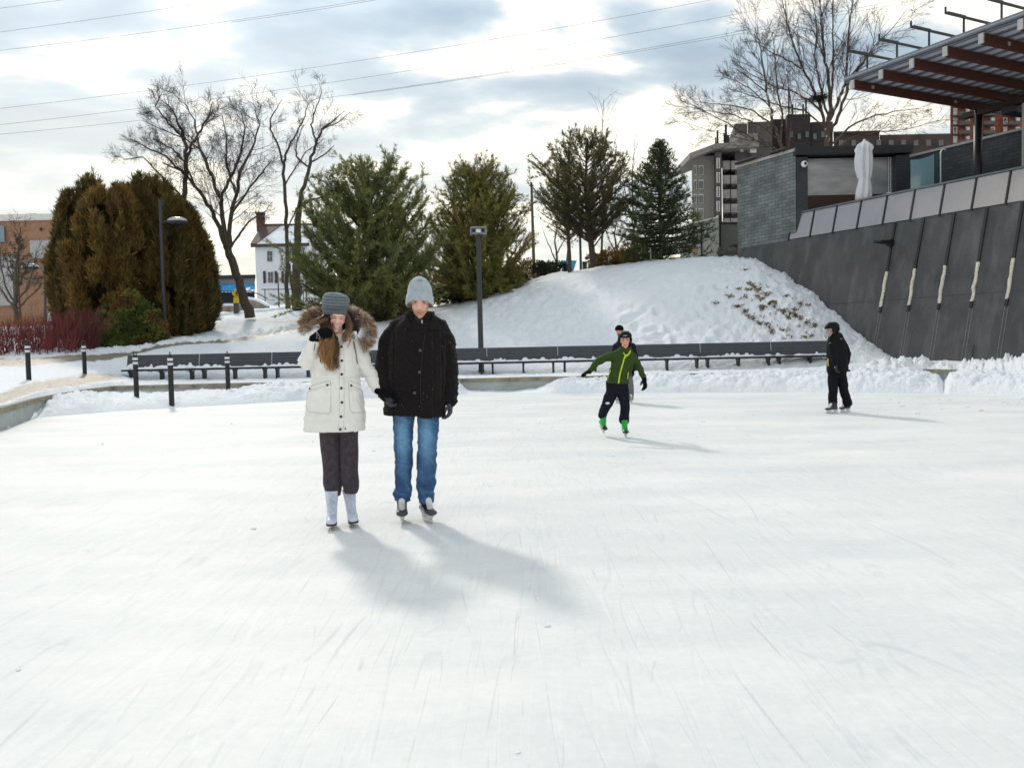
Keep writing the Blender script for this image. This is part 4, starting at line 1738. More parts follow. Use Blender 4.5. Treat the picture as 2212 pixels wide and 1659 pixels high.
def grow(rs, mbT, mbC, p, d, length, r, depth, params):
    """one wandering limb with side limbs"""
    nseg = max(3, int(length / params['seg']))
    pts_ = [Vector(p)]
    d = Vector(d).normalized()
    rad = [r]
    for i in range(nseg):
        w = params['wander']
        d = (d + Vector((rs.normal(0, w), rs.normal(0, w), rs.normal(0, w) + params['up']))).normalized()
        pts_.append(pts_[-1] + d * length / nseg)
        rad.append(max(.0045, r * (1 - .75 * (i + 1) / nseg)))
    tgt = mbT if depth <= 0 else mbC
    tgt.tube(pts_, rad, n=5 if r > .04 else 3, cap=False)
    if depth >= params['maxd']:
        return
    nc = params['n'][min(depth, len(params['n']) - 1)]
    spawn(rs, mbT, mbC, pts_, rad, nc, length, depth, params)


def spawn(rs, mbT, mbC, pts_, rad, nc, length, depth, params, t0=.25):
    for c in range(nc):
        t = t0 + (1 - t0) * (c + rs.rand()) / nc
        k = t * (len(pts_) - 1)
        i = min(int(k), len(pts_) - 2)
        p = pts_[i].lerp(pts_[i + 1], k - i)
        dr = (pts_[i + 1] - pts_[i]).normalized()
        side = Vector(rs.normal(0, 1, 3))
        side = (side - dr * side.dot(dr)).normalized()
        ang = params['ang'] * rs.uniform(.6, 1.3)
        nd = dr * math.cos(ang) + side * math.sin(ang)
        nl = length * params['shrink'] * rs.uniform(.6, 1.15) * (1.15 - .5 * t)
        nr = max(.0062, min(rad[i] * .55, nl * .011))
        grow(rs, mbT, mbC, p, nd, max(nl, .3), nr, depth + 1, params)


def bare_tree(name, label, limbs, Y, seed, params, group=None, cat='bare tree', bark=BRK, twig=TWG, dspread=.8, rk=1.0):
    """limbs: pixel polylines [(u, v, radius m)...]; the first begins at the foot"""
    rs = np.random.RandomState(seed)
    f = limbs[0][0]
    base = P(f[0], f[1], Y)
    root = empty(name, base, label, cat, group)
    mbT, mbC = MB(), MB()
    for li, lim in enumerate(limbs):
        off = 0 if li == 0 else rs.uniform(-dspread, dspread)
        off0 = 0
        pts_ = []
        rad = []
        n_ = len(lim)
        for i, q in enumerate(lim):
            yy = Y + off * (i / max(1, n_ - 1)) * 1.5
            pts_.append(P(q[0], q[1], yy))
            rad.append(q[2] * rk)
        # resample with a little wobble
        out, ro = [], []
        for i in range(len(pts_) - 1):
            for k in range(4):
                t = k / 4
                q = pts_[i].lerp(pts_[i + 1], t)
                if i + k > 0:
                    q = q + Vector(rs.normal(0, .035 * min(1, rad[i] * 12), 3))
                out.append(q)
                ro.append(rad[i] + (rad[i + 1] - rad[i]) * t)
        out.append(pts_[-1])
        ro.append(rad[-1])
        mbT.tube(out, ro, n=8, cap=False)
        L_ = sum((out[i + 1] - out[i]).length for i in range(len(out) - 1))
        nn = max(2, int(L_ * params['per_m']))
        if li == 0 and params.get('clear_trunk'):
            continue
        spawn(rs, mbT, mbC, out, ro, nn, max(1.6, L_ * .5), 0, params, t0=.12 if li else .5)
    part(mbT, 'trunk', bark, root)
    part(mbC, 'crown', twig, root)
    return root


PA = dict(seg=.35, wander=.16, up=.03, maxd=3, n=[8, 7, 6], ang=.72, shrink=.60, per_m=3.3, clear_trunk=True)
bare_tree('bare_tree', 'leaning bare tree with a wide dense crown left of the white house',
          [[(540, 686, .30), (520, 620, .24), (500, 560, .22), (488, 530, .20)],
           [(488, 530, .16), (470, 480, .12), (448, 440, .10), (420, 400, .08), (390, 370, .05), (350, 352, .03)],
           [(492, 540, .15), (480, 470, .13), (478, 430, .11), (455, 380, .08), (430, 320, .06), (420, 260, .04), (400, 225, .02)],
           [(494, 545, .14), (498, 470, .12), (510, 420, .10), (520, 370, .09), (545, 320, .06), (560, 270, .04), (550, 235, .02)],
           [(478, 430, .09), (500, 380, .08), (520, 330, .06), (530, 280, .04), (520, 240, .02)],
           [(455, 380, .07), (440, 330, .05), (400, 300, .04), (350, 280, .03), (310, 262, .015)],
           [(420, 400, .06), (400, 350, .05), (370, 320, .04), (330, 300, .02)],
           [(498, 470, .08), (530, 420, .06), (560, 380, .05), (585, 350, .03)],
           [(510, 420, .07), (490, 360, .06), (490, 300, .04), (480, 250, .02)],
           [(492, 545, .07), (520, 500, .06), (550, 470, .04), (575, 455, .02)],
           [(398, 440, .15), (402, 380, .13), (402, 330, .11), (395, 290, .08), (380, 250, .05), (355, 215, .02)],
           [(402, 340, .08), (430, 290, .06), (450, 250, .04), (460, 220, .02)],
           [(400, 300, .07), (365, 270, .05), (335, 230, .03), (350, 200, .015)],
           [(402, 380, .07), (360, 340, .05), (320, 320, .04), (280, 300, .02)],
           [(404, 470, .10), (385, 420, .07), (355, 385, .05), (310, 340, .035), (265, 345, .015)]],
          46, 3, PA)
PB2 = dict(seg=.35, wander=.15, up=.03, maxd=3, n=[5, 6, 5], ang=.68, shrink=.56, per_m=2.0, clear_trunk=True)
bare_tree('bare_tree', 'tall thin bare tree with two slender forks in front of the white house',
          [[(642, 669, .34), (641, 620, .27), (641, 560, .24), (642, 500, .22), (646, 450, .19)],
           [(646, 450, .15), (655, 400, .12), (672, 350, .10), (682, 310, .08), (697, 280, .06), (720, 262, .04), (745, 240, .02)],
           [(682, 310, .06), (672, 270, .05), (680, 240, .04), (695, 200, .02), (690, 180, .01)],
           [(646, 450, .10), (665, 435, .07), (700, 425, .04), (740, 418, .02)],
           [(664, 360, .06), (640, 340, .05), (640, 310, .03), (655, 270, .02)],
           [(697, 280, .05), (730, 265, .03), (760, 240, .015)],
           [(672, 350, .06), (700, 335, .04), (722, 315, .02)]],
          51, 8, PB2, group='slender bare trees by the white house')
bare_tree('bare_tree', 'slim dark bare tree standing just left of the thickest trunk by the house',
          [[(621, 667, .13), (620, 600, .12), (620, 540, .11), (618, 480, .11), (616, 420, .10), (614, 360, .09)],
           [(614, 360, .08), (618, 330, .07), (640, 290, .05), (655, 260, .04), (665, 225, .02), (640, 190, .01)],
           [(614, 360, .07), (600, 310, .06), (583, 280, .05), (585, 255, .04), (610, 215, .015)],
           [(616, 400, .05), (640, 360, .04), (660, 330, .03), (700, 300, .015)],
           [(618, 500, .05), (640, 450, .04), (655, 440, .02)]],
          50, 9, PB2, group='slender bare trees by the white house')
# thick stub trunk between them
bare_tree('bare_tree', 'short forked trunk beside the slim dark tree in front of the house',
          [[(636, 668, .14), (634, 640, .13), (630, 600, .12), (624, 570, .10)],
           [(634, 640, .09), (632, 590, .08), (638, 560, .05), (645, 540, .02)]],
          51.5, 12, dict(PB2, per_m=.3, maxd=1), group='slender bare trees by the white house')

# birch clump behind the kiosk
PBI = dict(seg=.38, wander=.13, up=.025, maxd=3, n=[7, 6, 6], ang=.56, shrink=.60, per_m=2.4)
BIR = mat('birch_bark', (.085, .055, .040), rough=.85, var=.4, vscale=4, color2=(.42, .38, .34), c2pos=(.62, .68))
TWB = mat('birch_twig', (.040, .024, .017), rough=.9, var=.2)
bare_tree('birch_tree', 'big spreading multi stemmed birch rising behind the kiosk roof', 
          [[(1790, 350, .26), (1785, 310, .22), (1790, 270, .20), (1795, 220, .16), (1790, 170, .13), (1780, 120, .10), (1775, 60, .07), (1770, 0, .05), (1765, -60, .02)],
           [(1788, 300, .15), (1775, 240, .13), (1760, 200, .11), (1735, 150, .09), (1715, 100, .07), (1700, 50, .05), (1690, 0, .03)],
           [(1792, 260, .16), (1810, 220, .13), (1825, 180, .11), (1830, 130, .09), (1832, 80, .07), (1840, 20, .05), (1845, -40, .03)],
           [(1795, 290, .15), (1815, 240, .13), (1835, 180, .10), (1860, 140, .07), (1890, 100, .05), (1930, 60, .03), (1960, 20, .015)],
           [(1795, 220, .10), (1800, 150, .09), (1800, 90, .07), (1798, 30, .05), (1800, -40, .03)],
           [(1790, 250, .10), (1770, 180, .09), (1760, 120, .07), (1765, 60, .05), (1755, 0, .03)],
           [(1825, 180, .08), (1850, 150, .06), (1880, 120, .05), (1900, 90, .02)],
           [(1800, 310, .10), (1840, 270, .08), (1890, 250, .06), (1940, 240, .04), (1990, 235, .02)],
           [(1802, 320, .09), (1850, 295, .07), (1900, 285, .05), (1960, 280, .03), (2030, 260, .015)],
           [(1735, 150, .07), (1700, 130, .05), (1660, 110, .04), (1630, 90, .02)],
           [(1775, 240, .09), (1720, 200, .07), (1680, 190, .05), (1620, 160, .03), (1580, 130, .015)],
           [(1785, 280, .08), (1740, 240, .07), (1690, 230, .05), (1630, 210, .03), (1570, 190, .015)]],
          50, 21, PBI, group='birches behind the kiosk', cat='birch tree', bark=BIR, twig=TWB, rk=.72)
bare_tree('birch_tree', 'thinner birch leaning left above the kiosk with drooping side limbs',
          [[(1690, 350, .16), (1686, 310, .14), (1668, 270, .12), (1662, 230, .10), (1655, 180, .08), (1645, 130, .06), (1640, 90, .04), (1630, 60, .02)],
           [(1686, 310, .10), (1690, 250, .08), (1680, 200, .07), (1675, 150, .05), (1672, 100, .03), (1668, 70, .02)],
           [(1668, 270, .07), (1630, 240, .06), (1590, 230, .05), (1540, 225, .03), (1500, 220, .015)],
           [(1680, 300, .06), (1640, 270, .05), (1590, 250, .04), (1530, 240, .03), (1480, 230, .012)],
           [(1660, 320, .06), (1610, 290, .05), (1560, 260, .04), (1510, 235, .03), (1475, 215, .012)],
           [(1655, 200, .05), (1620, 170, .04), (1590, 150, .02)],
           [(1700, 340, .06), (1660, 310, .05), (1600, 300, .035), (1540, 285, .02), (1470, 262, .01)],
           [(1662, 230, .05), (1630, 200, .04), (1600, 180, .03), (1560, 165, .012)],
           [(1700, 350, .08), (1705, 300, .07), (1712, 250, .05), (1705, 200, .04), (1700, 150, .02)]],
          49, 22, PBI, group='birches behind the kiosk', cat='birch tree', bark=BIR, twig=TWB, rk=.72)
root = empty('bird_nest', P(1768, 212, 50), 'dark bird nest lodged in the fork of the big birch', 'nest')
rs = np.random.RandomState(4)
mb = MB()
for k in range(240):
    c = root.location + Vector((rs.normal(0, .28), rs.normal(0, .25), rs.normal(0, .13)))
    d = Vector((rs.normal(0, 1), rs.normal(0, 1), rs.normal(0, .4))).normalized() * .22
    mb.tube([c - d, c + d], .012, n=3, cap=False)
part(mb, 'twigs', TWG, root)

# thin bare trees behind the evergreens
PT = dict(seg=.4, wander=.14, up=.05, maxd=2, n=[4, 3], ang=.6, shrink=.5, per_m=1.6, clear_trunk=False)
for i, (u, v0, Y, vt, lb) in enumerate([(1300, 560, 58, 215, 'faint thin bare tree whose top shows just above the open pine'),
                                        (1225, 570, 60, 300, 'faint bare tree showing left of the open crowned pine'),
                                        (1367, 560, 57, 300, 'faint bare tree between the open pine and the spruce'),
                                        (1200, 596, 55, 470, 'small dark bare tree low against the bright gap on the hill'),
                                        (1330, 575, 54, 465, 'low twiggy tree behind the right side of the open pine')]):
    tp = []
    bare_tree('thin_bare_tree', lb, [[(u, v0 + 20, .09), (u + 3, v0 - (v0 - vt) * .3, .07), (u - 2, v0 - (v0 - vt) * .6, .05), (u + 4, vt, .012)],
                                     [(u + 1, v0 - (v0 - vt) * .25, .05), (u - 16, v0 - (v0 - vt) * .55, .03), (u - 30, vt + (v0 - vt) * .15, .01)],
                                     [(u + 1, v0 - (v0 - vt) * .35, .05), (u + 18, v0 - (v0 - vt) * .6, .03), (u + 34, vt + (v0 - vt) * .2, .01)]],
              Y, 60 + i, PT, twig=TWB)
# bare tree in front of the brick building at the far left
bare_tree('thin_bare_tree', 'spreading bare tree behind the red stemmed hedge at the far left',
          [[(36, 700, .14), (36, 650, .12), (34, 610, .09), (38, 560, .06), (42, 520, .04), (44, 490, .02)],
           [(36, 672, .07), (14, 640, .05), (-12, 610, .03), (-30, 590, .015)],
           [(36, 665, .07), (12, 620, .05), (2, 570, .03), (0, 530, .015)],
           [(36, 655, .06), (60, 620, .05), (72, 580, .03), (80, 540, .015)],
           [(34, 640, .05), (50, 590, .04), (66, 560, .015)],
           [(36, 668, .06), (66, 640, .04), (96, 610, .015)],
           [(34, 610, .04), (18, 580, .03), (10, 540, .01)]],
          47, 70, dict(PT, per_m=3.2, maxd=3, n=[4, 4, 2]), twig=TWB)
pb = P(44, 660, 52)
pine('spruce_tree', 'gaunt sparse little conifer top in front of the orange brick building', 'spruce tree', (pb.x, 52, GZ(pb.x, 52)), 6.0,
     [(0, 0), (.5, .2), (.55, 1.3), (.75, .9), (.9, .5), (1, .1)], 91, [(.05, .04, .03), (.04, .045, .03)], nb=26, trunk_r=.08, open_=.2, up=-.2, tl=.22, tw=.04, per=6, clump=.2, hmin=.5, cl_n=2)

# ---------------- shrubs
REDT = mat('red_stem', (.17, .035, .035), rough=.7, var=.4, vscale=3)


def stem_shrub(u, v, Y, w, h, n, seed, label, material, group, name='red_shrub', lean=.35, r=.010):
    rs = np.random.RandomState(seed)
    b = P(u, v, Y)
    b.z = GZ(b.x, Y)
    root = empty(name, b, label, 'shrub', group)
    mb = MB()
    for k in range(n):
        x = rs.uniform(-w, w) * .7
        p0 = b + Vector((x, rs.uniform(-.6, .6), -.05))
        p0.z = GZ(p0.x, p0.y) - .05
        hh_ = h * rs.uniform(.6, 1.08)
        d = Vector((x / w * lean + rs.normal(0, .16), rs.normal(0, .2), 1)).normalized()
        p1 = p0 + d * hh_ * .5
        p2 = p1 + (d + Vector((rs.normal(0, .15), rs.normal(0, .1), 0))).normalized() * hh_ * .5
        mb.tube([p0, p1, p2], [r, r * .8, r * .35], n=3, cap=False)
        for q in range(3):
            s = p0.lerp(p1, rs.uniform(.4, 1)) if q == 0 else p1.lerp(p2, rs.uniform(0, .7))
            dd = (d + Vector((rs.normal(0, .45), rs.normal(0, .4), 0))).normalized()
            mb.tube([s, s + dd * hh_ * rs.uniform(.15, .35)], [r * .6, r * .25], n=3, cap=False)
    part(mb, 'stems', material, root)
    return root


gname = 'red stemmed shrubs along the path on the left'
stem_shrub(-30, 765, 33.5, 1.1, 1.35, 150, 1, 'red stemmed shrub cut by the left edge of the photo', REDT, gname)
stem_shrub(36, 762, 33.8, .9, 1.4, 140, 2, 'red stemmed shrub directly behind the leftmost bollard', REDT, gname)
stem_shrub(84, 760, 34.2, .9, 1.4, 140, 3, 'red stemmed shrub between the first and second bollards', REDT, gname)
stem_shrub(130, 757, 34.6, .9, 1.65, 180, 4, 'dense red stemmed shrub left of the second bollard', REDT, gname)
stem_shrub(172, 752, 35.4, .9, 1.8, 220, 5, 'tallest and darkest red stemmed shrub beside the green bush', mat('dark_red_stem', (.10, .022, .024), rough=.8, var=.4), gname)
stem_shrub(30, 716, 46, 2.2, 1.3, 160, 6, 'low orange brown shrub in the snow behind the red hedge', mat('orange_stem', (.24, .10, .03), rough=.8, var=.4), 'far shrubs by the brick building')


def bush(label, u, v, Y, w, h, seed, pal, n=2200, name='green_bush', stems=True, tl=.13, tw=.045, dep=.8, group=None):
    rs = np.random.RandomState(seed)
    b = P(u, v, Y)
    b.z = GZ(b.x, Y)
    root = empty(name, b, label, 'bush', group)
    th = rs.uniform(0, 2 * math.pi, n)
    ct = rs.uniform(0, 1, n)
    rr = rs.uniform(.55, 1.05, n) ** .5
    st = np.sqrt(1 - ct ** 2)
    lump = 1 + .3 * vnoise(np.stack([np.cos(th) * st * 2.5 + seed, np.sin(th) * st * 2.5, ct * 3], 1))
    C = np.stack([b.x + np.cos(th) * st * rr * w * lump, b.y + np.sin(th) * st * rr * dep * lump, b.z + ct * rr * h * lump + .05], 1)
    D = unit(np.stack([np.cos(th) * .7, np.sin(th) * .7, .9 * np.ones(n)], 1))
    pal = np.array(pal)
    zi = ((vnoise(np.stack([C[:, 0] * 1.6, C[:, 1] * 1.6, C[:, 2] * 1.6], 1)) * .5 + .5) * len(pal)).astype(int).clip(0, len(pal) - 1)
    V, F, cc = tufts(rs, C, D, 7, tl, tw, .55, pal[zi])
    mb = MB()
    for k in range(40):
        a_ = rs.uniform(0, 6.28)
        q = rs.uniform(.2, .9)
        mb.tube([b + Vector((math.cos(a_) * w * .25, math.sin(a_) * .2, -.05)), b + Vector((math.cos(a_) * w * q, math.sin(a_) * dep * q, h * math.sqrt(1 - q * q)))], [.018, .006], n=3, cap=False)
    part(mb, 'stems', mat('bush_stem', (.20, .14, .10), rough=.9) if 'bush_stem' not in bpy.data.materials else bpy.data.materials['bush_stem'], root)
    link('foliage', np_mesh('foliage', V, F, [LEAF], cc, origin=b), root)


bush('rounded yellow green bush at the foot of the street lamp', 286, 744, 38.6, 1.65, 2.0, 5,
     [(.085, .10, .022), (.06, .08, .022), (.13, .13, .035), (.12, .06, .025), (.05, .07, .02)], n=4200)
bush('low mound of the same green bush spreading to the left', 218, 748, 37.6, .95, .95, 6, [(.09, .11, .025), (.06, .08, .02), (.12, .13, .04)], n=1700)
for i, (u, v, Y, w, h, lb) in enumerate([(960, 668, 47.5, 1.5, 1.0, 'dark low juniper behind the man in the black coat'),
                                         (1090, 632, 49, 1.5, .9, 'dark low juniper right of the floodlight pole'),
                                         (1150, 612, 50.5, 1.5, 1.1, 'dark juniper on the crest left of the blue chair'),
                                         (1190, 596, 52, 1.2, .8, 'small juniper on the crest under the bright gap'),
                                         (1320, 575, 51, 1.4, 1.1, 'brown leafy shrub right of the open pine'),
                                         (1375, 566, 50, 1.5, 1.2, 'olive and rust shrub left of the spruce foot')]):
    bush(lb, u, v, Y, w, h, 30 + i, [(.03, .035, .015), (.02, .025, .012), (.045, .045, .02)] if i < 4 else [(.11, .045, .02), (.12, .10, .02), (.07, .035, .02)], n=900, name='low_shrub')
stem_shrub(1348, 560, 53, 1.6, 2.0, 200, 36, 'hazy purple twiggy thicket behind the rust shrubs', mat('purple_twig', (.16, .09, .09), rough=.9, var=.3), 'thickets on the hill crest', name='twiggy_shrub')

# dead grass blades in the bare patches of the hill
rs = np.random.RandomState(8)
Cs, Ds, cs = [], [], []
for (gu, gv, gw, gh) in GRASS:
    for k in range(12 if gw > 6 else 3):
        h = GR(gu + rs.normal(0, gw * .5), gv + rs.normal(0, gh * .5))
        if h is not None and h.y < 45:
            Cs.append(tuple(h))
            Ds.append((rs.normal(-.2, .5), -.4, .8))
            cs.append((.17, .115, .05) if rs.rand() > .4 else (.07, .05, .02))
V, F, cc = tufts(rs, np.array(Cs), unit(np.array(Ds)), 6, .10, .016, .6, np.array(cs))
tag(link('dead_grass', np_mesh('dead_grass', V, F, [LEAF], cc)), kind='stuff')

# ================================================================== BUILDINGS ON THE LEFT
root = empty('brick_building', P(60, 650, 120), 'orange brick building with a pale grey band behind the far left trees', 'building')
OB = mat('orange_brick', (.30, .165, .10), rough=.8, var=.15, vscale=2)
mb = MB()
pbox(mb, -260, 190, 472.5, 700, 120, 14, 3.0)
part(mb, 'wall', OB, root)
mb = MB()
pbox(mb, -262, 192, 469.5, 473.5, 119.7, 15)
part(mb, 'coping', WHITE, root)
mb = MB()
pbox(mb, 64, 192, 520, 556, 119.8, .25)
pbox(mb, -262, 30, 560, 660, 119.75, .25)
part(mb, 'render_band', mat('pale_render', (.38, .37, .37), rough=.8, var=.15), root)
BLW = glass_mat('blue_window', (.08, .17, .24), rough=.12)
TEAL = glass_mat('teal_window', (.14, .34, .33), rough=.15)
for (ua, ub, va, vb, m_) in ((-14, 10, 488, 523, BLW), (28, 37, 556, 563, TEAL), (28, 38, 582, 590, TEAL), (29, 38, 564, 581, WIND), (29, 38, 591, 612, WIND),
                             (62, 80, 596, 612, WIND), (100, 112, 560, 590, WIND), (-20, -4, 560, 585, WIND), (130, 150, 560, 590, WIND), (60, 74, 560, 578, WIND)):
    mb = MB()
    pbox(mb, ua, ub, va, vb, 119.5, .3)
    wn_ = part(mb, 'window', m_, root)
mb = MB()
pbox(mb, 60, 79, 462, 470, 121, 4)
part(mb, 'roof_unit', GREYM, root)
mb = MB()
pbox(mb, 86, 91, 492, 498, 119.6, .3)
part(mb, 'wall_vent', DARKM, root)

root = empty('parked_van', P(140, 655, 85), 'white van parked in the distance between the lamp and the cedars', 'van')
mb = MB()
c = P(128, 648, 85)
z0v = GZ(c.x, 85)
mb.hexa([(c.x - 1.2, 84, z0v + .35), (c.x + 3.2, 84, z0v + .35), (c.x + 3.2, 86, z0v + .35), (c.x - 1.2, 86, z0v + .35)],
        [(c.x - .3, 84.1, z0v + 2.1), (c.x + 3.1, 84.1, z0v + 2.1), (c.x + 3.1, 85.9, z0v + 2.1), (c.x - .3, 85.9, z0v + 2.1)])
part(mb, 'body', mat('van_paint', (.6, .62, .66), rough=.3), root)
mb = MB()
mb.box((c.x + .3, 83.98, z0v + 1.6), (.9, .05, .5))
part(mb, 'window', WIND, root)
for dx in (-.3, 2.4):
    mb = MB()
    mb.tube([(c.x + dx, 83.9, z0v + .35), (c.x + dx, 84.15, z0v + .35)], .35, n=14)
    part(mb, 'wheel', DARKM, root)

# white house
HY = 75.0
gz = GZ(P(600, 650, HY).x, HY)
root = empty('white_house', P(600, 655, HY), 'two storey white house with a snowy roof and brick chimney', 'house')
HW = mat('white_siding', (.66, .68, .72), rough=.6, var=.06)
a_, b_2 = P(551, 531, HY), P(664, 525, HY)
ez = (a_.z + b_2.z) / 2
rz = P(600, 490, HY + 3.5).z
x0, x1 = a_.x, b_2.x
mb = MB()
mb.add([(x0, HY, gz - 1), (x1, HY, gz - 1), (x1, HY, ez), (x0, HY, ez), (x0, HY + 7, gz - 1), (x1, HY + 7, gz - 1), (x1, HY + 7, ez), (x0, HY + 7, ez), (x0, HY + 3.5, rz), (x1, HY + 3.5, rz)],
       [(0, 1, 2, 3), (5, 4, 7, 6), (4, 0, 3, 8, 7), (1, 5, 6, 9, 2)])
part(mb, 'wall', HW, root)
ROOFS = mat('snowy_shingles', (.10, .07, .06), rough=.8, var=.2, vscale=.55, color2=(.72, .75, .80), c2pos=(.40, .43), detail=6)
mb = MB()
ov = .35
for sgn in (0, 1):
    y0 = HY - ov if sgn == 0 else HY + 7 + ov
    zz0 = ez - .12
    q = [(x0 - .25, y0, zz0), (x1 + .25, y0, zz0), (x1 + .25, HY + 3.5, rz + .05), (x0 - .25, HY + 3.5, rz + .05)]
    mb.hexa(q, [(a, b, c + .16) for a, b, c in q])
rf_ = part(mb, 'roof', ROOFS, root)
mb = MB()
mb.box(((x0 + x1) / 2, HY - ov, ez - .12), (x1 - x0 + .5, .1, .28))
mb.box(((x0 + x1) / 2, HY + 3.42, rz + .05), (x1 - x0 + .5, .5, .3))
mb.hexa([(x0 - .3, HY - ov, ez - .25), (x0 + .25, HY - ov - .02, ez - .25), (x0 + .9, HY + 3.4, rz - .1), (x0 - .3, HY + 3.4, rz - .1)],
        [(x0 - .3, HY - ov, ez + .09), (x0 + .25, HY - ov - .02, ez + .09), (x0 + 1.6, HY + 3.4, rz + .27), (x0 - .3, HY + 3.4, rz + .27)])
part(mb, 'eaves_board', mat('brown_board', (.07, .045, .04), rough=.7), root, parent=rf_)
mb = MB()
cx = P(564.5, 480, HY + 3.5).x
mb.box((cx, HY + 3.3, rz + .35), (.62, .7, 1.7))
mb.box((cx, HY + 3.3, rz + 1.22), (.74, .8, .14))
part(mb, 'chimney', mat('chimney_brick', (.10, .05, .04), rough=.8, var=.3), root, parent=rf_)
for (ua, ub, va, vb) in ((577, 588, 543, 565), (578.8, 589.5, 588, 611), (619, 630, 588, 611), (617, 628, 543, 565)):
    mb = MB()
    pbox(mb, ua - 1.2, ub + 1.2, va - 1.2, vb + 1.5, HY - .05, .08)
    wn_ = part(mb, 'window', HW, root)
    mb = MB()
    vm = (va + vb) / 2
    um = (ua + ub) / 2
    for (p, q) in ((va, vm - .5), (vm + .5, vb)):
        pbox(mb, ua, um - .3, p, q, HY - .09, .05)
        pbox(mb, um + .3, ub, p, q, HY - .09, .05)
    part(mb, 'pane', WIND, root, parent=wn_)
for (ua, ub) in ((568, 574.5), (593, 599), (607.5, 613.7), (634, 640)):
    mb = MB()
    pbox(mb, ua, ub, 586, 612, HY - .08, .07)
    part(mb, 'shutter', mat('shutter_maroon', (.05, .022, .022), rough=.6) if ua == 568 else bpy.data.materials['shutter_maroon'], root)

# snow mound and rail before the house
root = empty('garden_rail', P(600, 640, 68), 'thin dark handrail crossing the snow in front of the white house', 'railing')
mb = MB()
rr_ = [P(540, 625, 66), P(560, 640, 66.5), P(585, 633, 67), P(620, 633, 67), P(680, 633, 67)]
mb.tube([P(536, 628, 66), P(560, 636, 66.5), P(578, 646, 66.5), P(592, 648, 66)], .04, n=5)
mb.tube([P(565, 625.5, 67), P(690, 625, 67)], .04, n=5)
part(mb, 'handrail', DARKM, root)
for u in (572, 601, 632, 655, 680):
    mb = MB()
    t_ = P(u, 625.5, 67)
    mb.tube([t_, Vector((t_.x, t_.y, t_.z - 1.4))], .035, n=5)
    part(mb, 'post', DARKM, root)

# building with the blue awning
root = empty('awning_building', P(510, 650, 92), 'low grey building with a bright blue awning left of the white house', 'building')
mb = MB()
pbox(mb, 380, 551, 599.5, 660, 93, 8, 4)
part(mb, 'wall', mat('grey_cladding', (.22, .23, .25), rough=.7, var=.15), root)
mb = MB()
pbox(mb, 379, 552, 597, 600.5, 92.6, 9)
part(mb, 'roof_edge', APD, root)
mb = MB()
aa = [P(440, 613, 92.9), P(551, 613, 92.9), P(551, 628, 90.5), P(440, 628, 90.5)]
mb.hexa([q - Vector((0, 0, .12)) for q in (aa[3], aa[2], aa[1], aa[0])], [aa[3], aa[2], aa[1], aa[0]])
part(mb, 'awning', mat('blue_canvas', (.03, .30, .62), rough=.6, var=.5, vscale=.55, color2=(.75, .8, .85), c2pos=(.56, .60)), root)
mb = MB()
for i in range(15):
    u = 441 + i * 7.5
    pbox(mb, u, u + 4.5, 628, 632, 90.5, .1)
part(mb, 'scalloped_edge', mat('scallop_white', (.6, .65, .7)), root)
mb = MB()
pbox(mb, 440, 550, 633, 652, 92.5, .3)
part(mb, 'dark_opening', mat('opening_dark', (.012, .014, .02), rough=.6), root)

RUB = mat('rubble_stone', (.26, .22, .19), rough=.9, var=.45, vscale=1.6, bump=.8, bscale=4)
for (pts_, lb) in (([(440, 661, 59), (476, 661, 58.5), (505, 661, 58), (526, 660, 58)], 'straight low rubble stone wall behind the yellow sign'),
                   ([(528, 645, 62), (545, 648, 61), (560, 653, 60.5), (575, 661, 60)], 'curved rubble stone wall sloping down before the house')):
    c = P(pts_[0][0], pts_[0][1] + 10, pts_[0][2])
    root = empty('stone_wall', c, lb, 'wall', 'rubble stone walls near the white house')
    mb = MB()
    st_ = [P(*q) for q in pts_]
    rings = []
    for i, q in enumerate(st_):
        rings.append([q + Vector((0, 0, -1.3)), q, q + Vector((.1, .5, 0)), q + Vector((.1, .5, -1.3))])
    mb.loft(rings)
    part(mb, 'stones', RUB, root)
    mb = MB()
    rings = [[q + Vector((0, -.04, .0)), q + Vector((0, -.02, .16)), q + Vector((.1, .5, .16)), q + Vector((.1, .54, 0))] for q in st_]
    mb.loft(rings)
    part(mb, 'snow_cap', SNOW, root)

# yellow pedestrian sign
SY = 53.0
b = P(511, 668, SY)
b.z = GZ(b.x, SY)
root = empty('pedestrian_sign', b, 'yellow diamond pedestrian warning sign with a square plate below', 'road sign')
mb = MB()
mb.box((b.x, SY, (b.z + P(511, 652, SY).z) / 2 - .1), (.30, .25, P(511, 652, SY).z - b.z + .2))
part(mb, 'post', mat('dark_post', (.10, .09, .08)), root)
YEL = mat('sign_yellow', (.80, .50, .02), rough=.4, var=.03)
c = P(511, 634.5, SY - .2)
mb = MB()
mb.box(c, (.44, .03, .44), rot=Matrix.Rotation(R(45), 3, 'Y'))
dm = part(mb, 'diamond_plate', YEL, root)
mb = MB()
c2 = c + Vector((0, -.025, 0))
mb.ell(c2 + Vector((.0, 0, .15)), (.035, .008, .035))
mb.tube([c2 + Vector((0, 0, .12)), c2 + Vector((.01, 0, -.02))], .03, n=5)
mb.tube([c2 + Vector((.01, 0, -.02)), c2 + Vector((-.08, 0, -.18))], .02, n=5)
mb.tube([c2 + Vector((.01, 0, -.02)), c2 + Vector((.08, 0, -.18))], .02, n=5)
mb.tube([c2 + Vector((0, 0, .09)), c2 + Vector((-.09, 0, .0))], .015, n=5)
mb.tube([c2 + Vector((0, 0, .09)), c2 + Vector((.09, 0, .02))], .015, n=5)
part(mb, 'walking_figure', DARKM, root, parent=dm)
mb = MB()
mb.box(P(511.5, 648.5, SY - .2), (.42, .03, .36))
part(mb, 'lower_plate', YEL, root)

